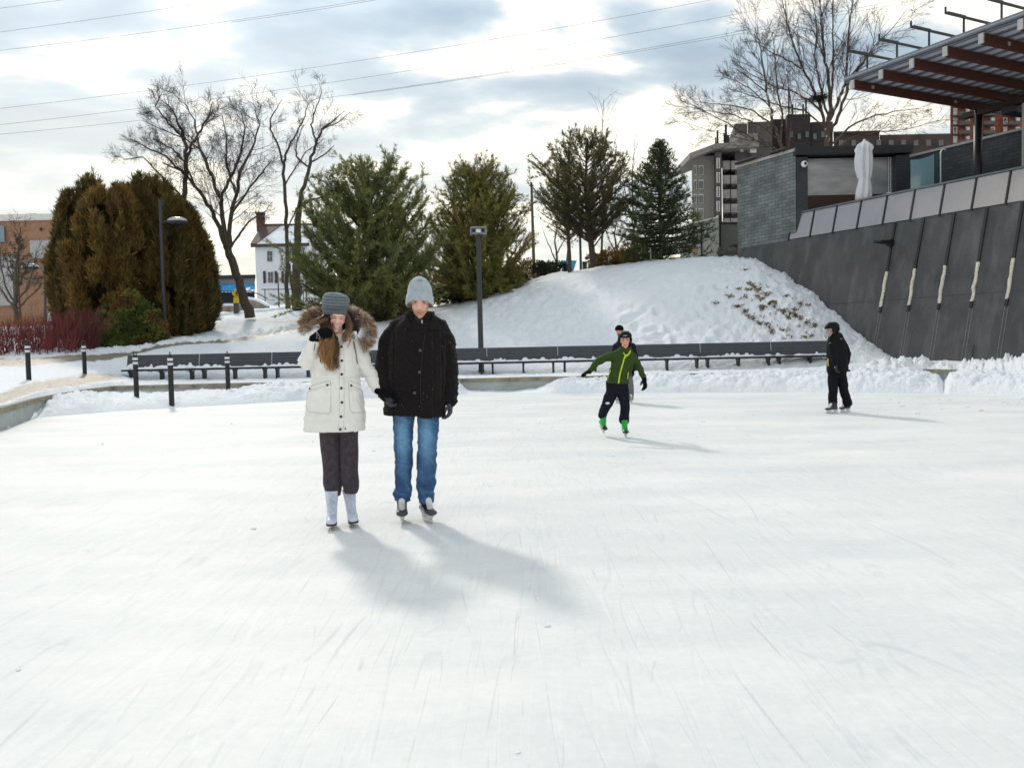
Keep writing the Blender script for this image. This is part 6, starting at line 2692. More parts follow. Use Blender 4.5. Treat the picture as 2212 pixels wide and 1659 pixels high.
def face_cols(M, k=1.0, skin=(.62, .36, .27), lip=(.42, .13, .11), brow=(.16, .09, .05), beard=None, smile=0.0, teeth=False, closed=False, blush=.25, hair=None):
    Mi = np.array(M.inverted())
    skin = np.array(skin)

    def f(co):
        lc = (co @ Mi[:3, :3].T + Mi[:3, 3]) / k
        x, y, z = lc[:, 0], lc[:, 1], lc[:, 2]
        c = np.tile(skin, (len(co), 1))
        front = (y < -.02)

        def mix(w, col):
            w = np.clip(w, 0, 1)[:, None]
            return c * (1 - w) + np.array(col) * w
        nz_ = 1 + .05 * vnoise(co * 90)
        c = c * nz_[:, None]
        w = blush * np.exp(-(((np.abs(x) - .036) / .018) ** 2 + ((z + .025) / .016) ** 2)) * front
        c = mix(w, (.62, .20, .16))
        c = mix(.35 * blush * 2 * np.exp(-((x / .014) ** 2 + ((z + .028) / .012) ** 2)) * front, (.60, .22, .17))
        if beard is not None:
            bz = np.clip((-.042 - z) / .014, 0, 1) * (np.abs(x) < .09) + np.clip((np.abs(x) - .043) / .01, 0, 1) * np.clip((-.005 - z) / .02, 0, 1)
            mo = np.exp(-((x / .026) ** 4 + ((z + .050) / .008) ** 2))
            b_w = np.clip(np.maximum(bz, mo), 0, 1) * (.78 + .25 * vnoise(co * 130)) * (z > -.14)
            c = mix(b_w, beard)
        # brows
        for s in (-1, 1):
            bx_ = (x - s * .032)
            arc = .0285 - 4.5 * bx_ ** 2 - (.002 if s * bx_.mean() < 0 else 0)
            w = np.exp(-(((z - arc) / .0038) ** 2 + (bx_ / .019) ** 6)) * front
            c = mix(w * .85, brow)
            # shaded lid crease, lashes and eye
            if closed:
                w = np.exp(-(((z - .004 + 10 * bx_ ** 2 * -1) / .0026) ** 2 + (bx_ / .015) ** 6)) * front
                c = mix(w * .95, (.035, .02, .015))
                w = np.exp(-(((z - .013) / .005) ** 2 + (bx_ / .017) ** 4)) * front
                c = mix(w * .35, (.30, .13, .10))
            else:
                w = np.exp(-(((z - .008) / .0058) ** 2 + (bx_ / .0145) ** 4)) * front
                c = mix(w * .8, (.50, .46, .43))
                w = np.exp(-(((z - .008) / .0058) ** 2 + (bx_ / .0058) ** 4)) * front
                c = mix(w * 1.0, (.03, .022, .02))
                w = np.exp(-(((z - .0145) / .0025) ** 2 + (bx_ / .016) ** 6)) * front
                c = mix(w * .9, (.05, .03, .02))
        # mouth
        zc = z + .067 - smile * 5.5 * x ** 2
        lw = .026 + .006 * smile
        w = np.exp(-((zc / .0085) ** 4 + (x / lw) ** 6)) * front
        c = mix(w * .85, lip)
        if teeth:
            w = np.exp(-(((zc - .0005) / .0042) ** 4 + (x / (lw * .72)) ** 6)) * front
            c = mix(w, (.80, .76, .72))
        else:
            w = np.exp(-((zc / .0016) ** 2 + (x / (lw * .85)) ** 6)) * front
            c = mix(w * .8, (.12, .03, .03))
        # nostrils
        for s in (-1, 1):
            w = np.exp(-(((x - s * .0075) / .0035) ** 2 + ((z + .0375) / .003) ** 2)) * (y < -.085)
            c = mix(w * .8, (.10, .03, .025))
        if hair is not None:
            w = ((z > .085) | (y > .03)) * 1.0
            c = mix(w, hair)
        return c
    return f


def headM(pos, yaw=0., pitch=0., roll=0.):
    """yaw>0 turns the face to image right, pitch>0 looks down"""
    return Matrix.Translation(pos) @ Matrix.Rotation(yaw, 4, 'Z') @ Matrix.Rotation(roll, 4, 'Y') @ Matrix.Rotation(pitch, 4, 'X')


def glove_prims(mb, w, d, pn, k=1.0, curl=.6, spread=.12, thumb=1, thumb_out=.8, n_f=4, fist=False):
    """hand with four unequal fingers and a thumb. w wrist, d direction of the palm, pn palm normal (towards palm side)"""
    d = Vector(d).normalized()
    pn = Vector(pn)
    pn = (pn - d * pn.dot(d)).normalized()
    s = d.cross(pn)          # across the hand
    w = Vector(w)
    pl = .085 * k
    # palm
    for t in (-.028, -.010, .010, .028):
        mb.cone(w + s * t * .55 * k, .017 * k, w + d * pl + s * t * k, .0145 * k, n=8)
    mb.cone(w - d * .03 * k, .025 * k, w + d * .01 * k, .027 * k, n=10)
    lens = [.072, .080, .075, .060]
    for i, t in enumerate((-.030, -.010, .010, .029)):
        p0 = w + d * pl + s * t * k
        sp = (i - 1.5) * spread * .5
        dd = (d + s * sp).normalized()
        Lf = lens[i] * k
        a = curl * (.9 + .12 * i) * .55
        pts_ = [p0]
        cur = dd
        for seg_, fr in enumerate((.45, .32, .23)):
            ax = cur.cross(pn)
            cur = (Matrix.Rotation(a * (1.0 if seg_ else .7), 3, ax.normalized()) @ cur).normalized()
            pts_.append(pts_[-1] + cur * Lf * fr)
        rs_ = [.0118 * k, .0112 * k, .0102 * k, .0088 * k]
        mb.chain(pts_, rs_)
    # thumb leaves the side of the palm near its base
    p0 = w + d * .022 * k - s * thumb * .028 * k
    td = (d * .75 - s * thumb * thumb_out + pn * .35).normalized()
    p1 = p0 + td * .038 * k
    td2 = (d * 1.0 - s * thumb * .15 + pn * .45).normalized()
    p2 = p1 + td2 * .033 * k
    mb.chain([p0, p1, p2], [.017 * k, .0135 * k, .011 * k])


def hockey_skate(fig, c, fwd, k=1.0, shaft=.10, colors=(None, None, None), tilt=0.0, roll=0.0, name='ice_skate', lace=None, boot=None, toe=None, side_tip=0):
    """c: blade contact point under the ankle; fwd: toe direction"""
    fwd = Vector(fwd).normalized()
    zz = Vector((0, 0, 1))
    sx = fwd.cross(zz).normalized()
    M = Matrix((sx, -fwd, zz)).transposed().to_4x4()      # local x side, y back, z up
    M = M @ Matrix.Rotation(tilt, 4, 'X') @ Matrix.Rotation(roll, 4, 'Y')
    M = Matrix.Translation(Vector(c)) @ M

    def q(x, y, z):
        return M @ (Vector((x, y, z)) * k)
    # boot
    mb = MB()
    st = [(.085, .040, .125, .075), (.05, .036, .12, .073), (.0, .040, .13, .073), (-.05, .043, .118, .071), (-.10, .047, .106, .070), (-.14, .044, .098, .072), (-.165, .028, .09, .076)]
    rings = []
    for (y, hw, zt, zb) in st:
        rr = []
        for i in range(16):
            a = 2 * math.pi * i / 16
            ca, sa = math.cos(a), math.sin(a)
            x = math.copysign(abs(ca) ** .75, ca) * hw
            z = (zt + zb) / 2 + math.copysign(abs(sa) ** .8, sa) * (zt - zb) / 2
            rr.append(q(x, y, z))
        rings.append(rr)
    mb.loft(rings)
    rings = []
    for (z, hw, y0, y1) in ((.085, .040, .09, -.06), (.12, .040, .092, -.045), (.15, .041, .09, -.03), (.15 + shaft * .5, .045, .09, -.03), (.15 + shaft, .048, .095, -.03)):
        rr = []
        for i in range(16):
            a = 2 * math.pi * i / 16
            rr.append(q(math.cos(a) * hw, (y0 + y1) / 2 + math.sin(a) * (y0 - y1) / 2, z))
        rings.append(rr)
    mb.loft(rings)
    ob, bv = fig.add(mb, name, boot or SKB, voxel=.006 * max(k, .8), smooth=3)
    mb = MB()
    mb.ell(q(0, -.125, .088), (.046 * k, .046 * k, .023 * k), M=M.to_3x3())
    fig.raw(mb, 'toe_cap', toe or TOEC, parent=ob)
    # tongue and laces
    mb = MB()
    mb.cone(q(0, -.085, .112), .018 * k, q(0, -.045, .145 + shaft * .5), .024 * k)
    fig.raw(mb, 'tongue', lace or LACEW, parent=ob)
    mb = MB()
    for i in range(5):
        t = i / 4
        y = -.112 + .055 * t
        z = .118 + (.03 + shaft * .45) * t
        hw = .026
        mb.tube([q(-hw, y + .012, z - .002), q(0, y - .006, z + .012), q(hw, y + .012, z - .002)], .0045 * k, n=5)
    fig.raw(mb, 'laces', LACEW if lace is None else lace, parent=ob)
    # holder with its two pillars, then the blade
    mb = MB()
    for (y0, y1) in ((-.125, -.055), (.02, .085)):
        b0 = [q(-.007, y0 + .01, .026), q(.007, y0 + .01, .026), q(.007, y1 - .01, .026), q(-.007, y1 - .01, .026)]
        b1 = [q(-.026, y0 - .012, .074), q(.026, y0 - .012, .074), q(.026, y1 + .012, .074), q(-.026, y1 + .012, .074)]
        mb.hexa(b0, b1)
    mb.hexa([q(-.008, -.135, .018), q(.008, -.135, .018), q(.008, .095, .018), q(-.008, .095, .018)],
            [q(-.008, -.14, .034), q(.008, -.14, .034), q(.008, .10, .034), q(-.008, .10, .034)])
    hd_ = fig.raw(mb, 'blade_holder', HOLD, parent=ob, smooth=False)
    mb = MB()
    rings = []
    for y, z0 in ((-.165, .016), (-.15, .004), (-.10, .0), (0, 0), (.08, .0), (.11, .004), (.118, .012)):
        rings.append([q(-.002, y, z0), q(.002, y, z0), q(.002, y, .022), q(-.002, y, .022)])
    mb.loft(rings)
    fig.raw(mb, 'blade', STEEL, parent=ob, smooth=False)
    return ob


def figure_skate(fig, c, fwd, k=1.0, roll=0.0):
    fwd = Vector(fwd).normalized()
    zz = Vector((0, 0, 1))
    sx = fwd.cross(zz).normalized()
    M = Matrix.Translation(Vector(c)) @ Matrix((sx, -fwd, zz)).transposed().to_4x4() @ Matrix.Rotation(roll, 4, 'Y')

    def q(x, y, z):
        return M @ (Vector((x, y, z)) * k)
    mb = MB()
    rings = []
    for (y, hw, zt, zb) in ((.075, .034, .12, .062), (.04, .036, .13, .060), (.0, .038, .14, .055), (-.05, .042, .120, .050), (-.095, .043, .098, .048), (-.13, .038, .086, .048), (-.15, .022, .075, .05)):
        rr = []
        for i in range(16):
            a = 2 * math.pi * i / 16
            ca, sa = math.cos(a), math.sin(a)
            rr.append(q(math.copysign(abs(ca) ** .75, ca) * hw, y, (zt + zb) / 2 + math.copysign(abs(sa) ** .75, sa) * (zt - zb) / 2))
        rings.append(rr)
    mb.loft(rings)
    rings = []
    for (z, hw, y0, y1) in ((.07, .036, .075, -.055), (.11, .040, .078, -.055), (.15, .041, .075, -.04), (.20, .046, .078, -.028), (.25, .052, .085, -.026), (.29, .056, .09, -.03)):
        rings.append([q(math.cos(2 * math.pi * i / 16) * hw, (y0 + y1) / 2 + math.sin(2 * math.pi * i / 16) * (y0 - y1) / 2, z) for i in range(16)])
    mb.loft(rings)
    ob, bv = fig.add(mb, 'ice_skate', LEAW, voxel=.006, smooth=3)
    mb = MB()
    rings = []
    for (y, hw) in ((.080, .030), (.04, .036), (-.05, .040), (-.1, .043), (-.135, .038), (-.152, .02)):
        rings.append([q(-hw, y, .040), q(hw, y, .040), q(hw, y, .054), q(-hw, y, .054)])
    mb.loft(rings)
    mb.hexa([q(-.026, .02, .032), q(.026, .02, .032), q(.028, .082, .032), q(-.028, .082, .032)], [q(-.03, .02, .056), q(.03, .02, .056), q(.03, .085, .056), q(-.03, .085, .056)])
    fig.raw(mb, 'sole', SKB, parent=ob, smooth=False)
    mb = MB()
    for i in range(8):
        t = i / 7
        y = -.098 + .062 * min(1, t * 1.9)
        z = .098 + .175 * t ** 1.15
        sg = 1 if i % 2 else -1
        mb.tube([q(-.024, y + .010, z - .006 * sg), q(0, y - .010, z + .004), q(.024, y + .010, z + .006 * sg)], .0034 * k, n=5)
    # bow
    for sg in (-1, 1):
        mb.tube([q(0, -.048, .225), q(sg * .02, -.062, .235), q(sg * .034, -.056, .215), q(sg * .018, -.066, .19), q(0, -.056, .222)], .0030 * k, n=5)
        mb.tube([q(0, -.05, .222), q(sg * .014, -.07, .18), q(sg * .022, -.072, .13)], .0028 * k, n=5)
    fig.raw(mb, 'laces', LACE, parent=ob)
    mb = MB()
    rings = []
    for y, z0 in ((-.165, .022), (-.158, .008), (-.13, .0), (-.05, 0), (.05, 0), (.10, .002), (.112, .01)):
        rings.append([q(-.002, y, z0), q(.002, y, z0), q(.002, y, .018), q(-.002, y, .018)])
    mb.loft(rings)
    for (y0, y1) in ((-.115, -.075), (.03, .065)):
        for s in (-1, 1):
            mb.hexa([q(s * .003 - .002, y0, .014), q(s * .003 + .002, y0, .014), q(s * .003 + .002, y1, .014), q(s * .003 - .002, y1, .014)],
                    [q(s * .017 - .002, y0 - .01, .042), q(s * .017 + .002, y0 - .01, .042), q(s * .017 + .002, y1 + .01, .042), q(s * .017 - .002, y1 + .01, .042)])
    fig.raw(mb, 'blade', STEEL, parent=ob, smooth=False)
    return ob


def beanie(fig, rings_px, name, mat_, dep=.105, cols=None, voxel=.007, fold=None, wr=.0015, dy=0.0, tilt=0.0):
    mb = MB()
    rings = []
    for i_, (u0, u1, v, dk) in enumerate(rings_px):
        rings.append(fig.ring(u0, u1, v, dep * dk, dy=dy, n=30, p_=2.1, tilt=tilt, sag=(.018 if i_ == 0 else .010 if i_ == 1 else 0)))
    mb.loft(rings)
    return fig.add(mb, name, mat_, voxel=voxel, smooth=3, wrinkle=lambda co, nr: wr * vnoise(co * 35) + wr * 1.2 * vnoise(co * 14), cols=cols)


# ------------------------------------------------------------------ THE MAN
F = Fig(6.77, (900, 1127), 'man in a black wool coat, blue jeans and pale grey beanie, holding the woman\'s hand')
man = F
hp = F.p(908, 652, -.02)
HM = headM(hp, yaw=.02, pitch=.26, roll=.02)
mb = MB()
head_prims(mb, HM, 1.06, jaw=1.10, ear=.8)
mb.cone(hp + Vector((0, .03, -.07)), .056, F.p(907, 700, .05), .062)
# torso, pelvis, limbs of the one continuous body under the clothes
mb.cone(F.p(907, 715, .04), .11, F.p(904, 800, .03), .115)
mb.cone(F.p(872, 720, .04), .04, F.p(944, 720, .04), .04)
mb.cone(F.p(904, 800, .03), .12, F.p(901, 868, .02), .12)
mb.chain([F.p(858, 722, .04), F.p(832, 786, .02), F.p(833, 850, -.08)], [.038, .036, .026])
mb.chain([F.p(954, 722, .04), F.p(970, 790, .03), F.p(974, 862, -.025)], [.038, .036, .026])
mb.chain([F.p(880, 872, .02), F.p(871, 985, .0), F.p(869.5, 1075, .01)], [.078, .052, .033])
mb.chain([F.p(922, 872, .02), F.p(922, 985, .0), F.p(921, 1075, .01)], [.078, .052, .033])
mb.cone(F.p(869.5, 1072, .01), .032, F.p(869.5, 1098, -.03), .026)
mb.cone(F.p(921, 1072, .01), .032, F.p(921, 1098, -.03), .026)
F.add(mb, 'body', SKIN, voxel=.0045, smooth=4, post=head_post(HM, 1.06),
      cols=face_cols(HM, 1.06, skin=(.82, .50, .40), beard=(.46, .24, .14), brow=(.30, .17, .09), lip=(.58, .22, .18), blush=.3, hair=(.16, .09, .05)))

# coat
mb = MB()
R_ = F.ring
mb.loft([R_(882, 932, 680, .085, .05), R_(866, 948, 690, .10, .045), R_(852, 958, 702, .125, .04), R_(843, 966, 720, .145, .03), R_(838, 968, 745, .165, .02), R_(838, 966, 785, .175, .01),
         R_(836, 965, 825, .178, .01), R_(832, 963, 860, .180, .01), R_(828, 962, 885, .182, .01), R_(829, 961, 900, .18, .01, vl=893)])
mb.chain([F.p(884, 694, .045), F.p(857, 707, .035), F.p(840, 738, .02), F.p(829, 785, .0), F.p(830, 822, -.04), F.p(833, 852, -.09)], [.055, .066, .074, .070, .066, .058])
mb.chain([F.p(930, 692, .045), F.p(951, 706, .035), F.p(964, 740, .02), F.p(971, 790, .02), F.p(973, 830, .0), F.p(974, 864, -.03)], [.055, .064, .072, .066, .060, .052])


def coat_wr(co, nr):
    w = folds(3, (7, 7, 4), .0095, .0022)(co, nr) + .005 * vnoise(co * np.array([5, 5, 16]) + 9)
    u, v = uv_of(co)
    fr = (nr[:, 1] < .2)
    w = w + fr * (.008 * patch(u, v, 908, 934, 700, 905, soft=1.5, slope=0) - .008 * patch(u, v, 851, 853.5, 715, 850, soft=1.6) - .008 * patch(u, v, 953, 955.5, 715, 850, soft=1.6))
    w = w + .010 * np.clip(1 - 2.0 * np.abs(vnoise(co * np.array([9, 9, 20]) + 50)), 0, 1) * ((u < 850) | (u > 956))
    w = w + .008 * fr * patch(u, v, 858, 890, 838, 846, soft=1.5, slope=.08)
    return w


coat, cb = F.add(mb, 'coat', WOOLB, voxel=.0065, smooth=16, wrinkle=coat_wr)
# collar: a standing band, open at the front, with two points
mb = MB()
n = 26
rings = []
for i in range(n + 1):
    a = R(24) + R(312) * i / n       # from the front round the back to the front again
    ca, sa = math.sin(a), -math.cos(a)
    t = abs(i / n - .5) * 2
    c0 = F.p(907, 690, .045)
    low = c0 + Vector((ca * .125, sa * .115, -.005 - .055 * t ** 2))
    mid = c0 + Vector((ca * .108, sa * .105, .025 - .02 * t))
    up = c0 + Vector((ca * (.092 + .022 * t), sa * .095, .052 + .022 * (1 - t)))
    th = Vector((ca, sa, 0)) * .012
    rings.append([low, mid, up, up + th, mid + th * 1.5, low + th * 1.6])
mb.loft(rings)
F.add(mb, 'collar', WOOLB, voxel=.006, smooth=3, parent=coat, wrinkle=folds(9, amp=.002))
mb = MB()      # lapel points lying on the chest
for sg, tri in ((-1, ((880, 688), (888, 712), (868, 706))), (1, ((934, 684), (928, 712), (952, 712)))):
    q = []
    for (u, v) in tri:
        h, nn = hit(cb, u, v)
        if h is None:
            h = F.p(u, v, -.08)
        q.append(h + Vector((0, -.004, 0)))
    mb.hexa([q[0] + Vector((0, .02, .03)), q[1] + Vector((0, .02, 0)), q[2] + Vector((0, .02, 0)), q[2] + Vector((0, .021, 0))],
            [q[0] + Vector((0, -.008, .03)), q[1] + Vector((0, -.012, 0)), q[2] + Vector((0, -.008, 0)), q[2] + Vector((0, -.007, 0))])
    F.raw(mb, 'lapel', WOOLB, parent=coat, smooth=False)
    mb = MB()

F.raw(surf_line(cb, [(918, 722), (913, 760), (909, 800), (908, 850), (911, 893)], .0022, -.001), 'front_seam', BTN, parent=coat)
for (u, v) in ((907.7, 757), (906, 804), (895.8, 849)):
    h, nn = hit(cb, u, v)
    mb = MB()
    mb.tube([h + Vector((0, .004, 0)), h + Vector((0, -.006, 0)), h + Vector((0, -.008, 0))], [.0125, .0125, .009], n=14)
    F.raw(mb, 'button', BTG, parent=coat, smooth=False)
# sweater with short zip inside the collar
mb = MB()
c0 = F.p(908, 698, .03)
mb.loft([[c0 + Vector((math.cos(t) * rx, math.sin(t) * ry + dy_, dz)) for t in np.linspace(0, 2 * math.pi, 20, endpoint=False)]
         for (rx, ry, dy_, dz) in ((.10, .105, -.025, -.12), (.092, .095, -.025, -.05), (.082, .088, -.015, .0), (.074, .080, -.01, .045), (.070, .078, -.01, .052))])
sw, sb = F.add(mb, 'sweater', mat('black_fleece', (.010, .010, .011), rough=.9, sheen=.2), voxel=.006, smooth=2)
F.raw(surf_line(sb, [(911, 686), (909, 728)], .0022, .002), 'zip', mat('zip_tape', (.12, .12, .12), metal=.5, rough=.4), parent=sw)
mb = MB()
h, nn = hit(sb, 912, 695)
if h is not None:
    mb.box(h + Vector((0, -.006, -.008)), (.009, .006, .040))
    F.raw(mb, 'zip_pull', ZIPS, parent=sw, smooth=False)

# jeans
mb = MB()
mb.loft([R_(848, 949, 850, .13, .01), R_(848, 949, 880, .12, .01), R_(849, 948, 886, .115, .01)])
mb.loft([R_(849, 895, 884, .098, .01), R_(850, 893, 905, .092, .01), R_(852, 891, 940, .085, .0), R_(853, 890, 975, .078, -.01), R_(852, 889, 995, .078, .0), R_(852.5, 888, 1025, .074, .01),
         R_(853, 887.5, 1050, .072, .02), R_(852, 887, 1070, .075, .015), R_(852.5, 887, 1083, .078, .005, vl=1080)])
mb.loft([R_(901, 948.5, 884, .098, .01), R_(903, 947.5, 905, .092, .01), R_(904, 944, 940, .085, .0), R_(902.5, 942, 975, .078, -.01), R_(902, 941, 995, .078, .0), R_(901, 940, 1025, .074, .01),
         R_(900, 937.5, 1050, .072, .02), R_(903, 937, 1070, .075, .015), R_(906.5, 935.5, 1086, .078, .005)])


def jean_wr(co, nr):
    zrel = (co[:, 2] - .02)
    rings_ = np.exp(-((zrel - .22) / .10) ** 2) + .5 * np.exp(-((zrel - .50) / .08) ** 2)
    return .006 * vnoise(co * np.array([12, 12, 7])) + rings_ * .022 * vnoise(co * np.array([7, 7, 22]) + 4) + .0075 * np.clip(1 - 2.5 * np.abs(vnoise(co * np.array([9, 9, 13]) + co[:, [2, 2, 0]] * 5 + 14)), 0, 1) + .005 * (1 - 2 * np.abs(vnoise(co * np.array([10, 10, 6]) + 8)))


ZK = F.p(870, 985, 0).z
XL, XR = F.p(872, 985, 0).x, F.p(922, 985, 0).x


def jean_col(co):
    n1_ = vnoise(co * np.array([25, 25, 12]))
    base = np.array([.020, .055, .155])
    fade = np.array([.15, .31, .50])
    w = np.zeros(len(co))
    for xc in (XL, XR):
        dx = (co[:, 0] - xc - .004)
        ww = np.exp(-(dx / .052) ** 2) * np.exp(-((co[:, 2] - (ZK + .17)) / .19) ** 2 * .9)
        w = np.maximum(w, ww)
    w = w * (co[:, 1] < 6.80) * (1.0 + .22 * n1_)
    w += .22 * np.clip(vnoise(co * np.array([9, 9, 30]) + 3) - .15, 0, 1) * (co[:, 2] < ZK + .05)
    w += .10 + .20 * np.clip(1 - 3.0 * np.abs(vnoise(co * np.array([9, 9, 13]) + co[:, [2, 2, 0]] * 5 + 14)), 0, 1)
    w = np.clip(w, 0, 1)[:, None]
    return base * (1 - w) + fade * w


F.add(mb, 'jeans', DENIM, voxel=.0065, smooth=4, wrinkle=jean_wr, cols=jean_col)

# beanie with turned up brim
b1, bb = beanie(F, [(880, 935.5, 652, .98), (879, 936, 640, 1.0), (881.5, 933.5, 625, .97), (886, 929, 612, .86), (893, 921, 604, .62), (900, 912, 599.5, .28)], 'beanie', KNITL, dep=.122, dy=-.012, tilt=.18)
mb = MB()
rings = []
for (u0, u1, v, dk) in ((878.5, 936, 656, 1.02), (876.5, 937.5, 652, 1.06), (876.8, 937.2, 644, 1.06), (878, 936.5, 635, 1.03), (880.5, 934, 635, .97), (881, 934, 652, .97)):
    rings.append(F.ring(u0, u1, v, .122 * dk, dy=-.012, n=36, p_=2.1, tilt=.18, sag=.024))
rings.append(rings[0])
mb.loft(rings, cap=False)
F.raw(mb, 'brim', KNITL, parent=b1)
mb = MB()
h, nn = hit(bb, 907, 606)
if h is not None:
    mb.box(h + Vector((0, -.002, 0)), (.034, .006, .014))
    F.raw(mb, 'label_tab', mat('tab_grey', (.22, .25, .27)), parent=b1, smooth=False)

# gloves: his right hand wraps the woman's, his left hangs with curled fingers
mb = MB()
glove_prims(mb, F.p(831, 857, -.10), (.55, -.25, -.75), (.75, .35, .3), k=1.16, curl=1.9, thumb=-1, thumb_out=.5)
F.add(mb, 'glove', GLVG, voxel=.0038, smooth=2)
mb = MB()
glove_prims(mb, F.p(974, 868, -.03), (-.10, -.12, -1), (-.9, .1, -.1), k=1.02, curl=1.0, thumb=1, thumb_out=.85)
F.add(mb, 'glove', GLVG, voxel=.0038, smooth=2)
hockey_skate(F, Vector((F.p(869.5, 1110).x, 6.75, 0)), (.13, -1, 0), k=1.04, shaft=.05)
hockey_skate(F, Vector((F.p(921, 1110).x, 6.75, 0)), (.42, -1, 0), k=1.04, shaft=.05, roll=-.05)

# ------------------------------------------------------------------ THE WOMAN
F = Fig(6.65, (738, 1137), 'laughing woman in a cream fur hooded parka and striped grey beanie, hand to her cheek')
hp = F.p(728, 687.5, -.015)
HM = headM(hp, yaw=.28, pitch=.18, roll=.16)
mb = MB()
head_prims(mb, HM, .93, jaw=.92)
mb.cone(hp + Vector((-.005, .035, -.06)), .036, F.p(729, 730, .045), .046)
mb.cone(F.p(729, 735, .045), .085, F.p(728, 800, .03), .10)
mb.cone(F.p(729, 722, .03), .05, F.p(730, 748, -.035), .045)
mb.cone(F.p(700, 745, .04), .045, F.p(760, 745, .04), .045)
mb.cone(F.p(728, 800, .03), .10, F.p(731, 880, .02), .125)
mb.chain([F.p(690, 745, .03), F.p(662, 783, -.02), F.p(688, 727, -.13)], [.042, .034, .024])
mb.chain([F.p(766, 745, .035), F.p(792, 795, .05), F.p(818, 842, .03)], [.040, .032, .024])
mb.chain([F.p(714, 890, .02), F.p(718, 990, .0), F.p(721, 1070, -.01)], [.080, .050, .032])
mb.chain([F.p(752, 890, .02), F.p(752, 990, .0), F.p(757, 1066, .04)], [.080, .050, .032])
mb.cone(F.p(721, 1068, -.01), .032, F.p(721, 1104, -.03), .022)
mb.cone(F.p(757, 1064, .04), .032, F.p(757, 1098, .03), .022)
F.add(mb, 'body', SKIN, voxel=.0042, smooth=4, post=head_post(HM, .93, smile=1.0),
      cols=face_cols(HM, .93, skin=(.86, .54, .44), brow=(.20, .11, .06), lip=(.55, .16, .15), smile=1.3, teeth=True, closed=True, blush=.5, hair=(.12, .06, .03)))

R_ = F.ring
mb = MB()
mb.loft([R_(706, 756, 722, .085, .04), R_(694, 766, 732, .105, .035), R_(686, 771, 748, .125, .03), R_(681, 773, 775, .140, .02), R_(678, 773, 800, .135, .02), R_(671, 777, 830, .150, .015),
         R_(663, 785, 865, .165, .01), R_(658.5, 789, 900, .172, .01), R_(657.5, 788, 924, .174, .01), R_(658.5, 787, 930, .170, .01)])
mb.chain([F.p(712, 732, .03), F.p(694, 744, .02), F.p(677, 760, .01), F.p(664, 779, -.02)], [.05, .060, .072, .074])
mb.chain([F.p(664, 781, -.03), F.p(672, 762, -.08), F.p(684, 735, -.125)], [.070, .062, .050])
mb.chain([F.p(750, 732, .035), F.p(766, 744, .03), F.p(781, 768, .035), F.p(793, 795, .05), F.p(808, 824, .045), F.p(818, 842, .03)], [.05, .058, .060, .056, .050, .046])


def parka_wr(co, nr):
    z = co[:, 2]
    w = folds(21, (8, 8, 6), .0080, .001)(co, nr) + .005 * vnoise(co * np.array([6, 6, 18]) + 19)
    for zq in (F.p(730, 815).z, F.p(730, 907).z):     # waist seam and hem quilting
        w = w - .006 * np.exp(-((z - zq) / .006) ** 2)
    w -= .004 * np.exp(-((z - F.p(730, 920).z) / .005) ** 2)
    u, v = uv_of(co)
    fr = (nr[:, 1] < .1)
    w += fr * (.009 * patch(u, v, 664, 714.5, 843, 893) * (nr[:, 1] < -.55) + .012 * patch(u, v, 663, 715.5, 829, 843.5, slope=-.20) * (nr[:, 1] < -.55)
               + .009 * patch(u, v, 754, 787, 843, 891) * (nr[:, 1] < -.5) + .012 * patch(u, v, 753, 786, 827, 841, slope=.30) * (nr[:, 1] < -.5)
               + .006 * patch(u, v, 732.5, 743, 740, 930))
    w += .006 * np.clip(1 - 2.2 * np.abs(vnoise(co * np.array([10, 10, 22]) + 40)), 0, 1) * (np.abs(u - 735) > 30)
    return w


coat, cb = F.add(mb, 'parka', CREAM, voxel=.0056, smooth=12, wrinkle=parka_wr)
for (u, v, r_) in ((737.7, 749.3, .010), (738.4, 779, .010), (738.0, 808.7, .0105), (737.5, 838.6, .0105), (738.7, 869.4, .0105), (736.6, 900, .0105), (735, 927.5, .0105),
                   (669.2, 840.2, .009), (707.6, 832, .009), (758.4, 833, .009), (785, 841, .009), (746, 926, .006)):
    h, nn = hit(cb, u, v)
    if h is None:
        continue
    mb = MB()
    d = nn * 1.0
    mb.tube([h - d * .003, h + d * .005, h + d * .007], [r_, r_, r_ * .7], n=12)
    F.raw(mb, 'snap_button', BTN, parent=coat, smooth=False)
for pl in ([(742.5, 745), (743, 790), (743, 840), (743.5, 880), (742, 926)],
           [(733, 748), (733, 800), (733, 850), (733, 900), (731, 925)]):
    F.raw(surf_line(cb, pl, .0012, -.0002), 'placket_seam', SEAMC, parent=coat)
for pl in ([(664.5, 843), (662.5, 870), (663, 886), (668, 890), (705, 893.5), (713, 892), (714.5, 885), (714.5, 826)],
           [(753, 827), (754.5, 860), (756, 884), (760, 891), (786, 891)],
           [(666, 846), (672, 843), (713, 831), (714.5, 824)], [(668, 836), (690, 828), (714, 822)],
           [(752.5, 829), (770, 838), (787, 846)], [(752, 822), (770, 828), (783, 833)]):
    F.raw(surf_line(cb, pl, .0016, .0), 'pocket_seam', SEAMC, parent=coat)
for pl in ([(764, 738), (768, 760), (772, 786)], [(692, 770), (692, 783)], [(793, 746), (800, 768), (803, 785)]):
    m_ = surf_line(cb, pl, .0045, .002)
    if m_.v:
        F.raw(m_, 'black_zip', BTN, parent=coat)
m_ = surf_line(cb, [(681, 741), (679, 757)], .003, .004)
if m_.v:
    F.raw(m_, 'cord', BTN, parent=coat)
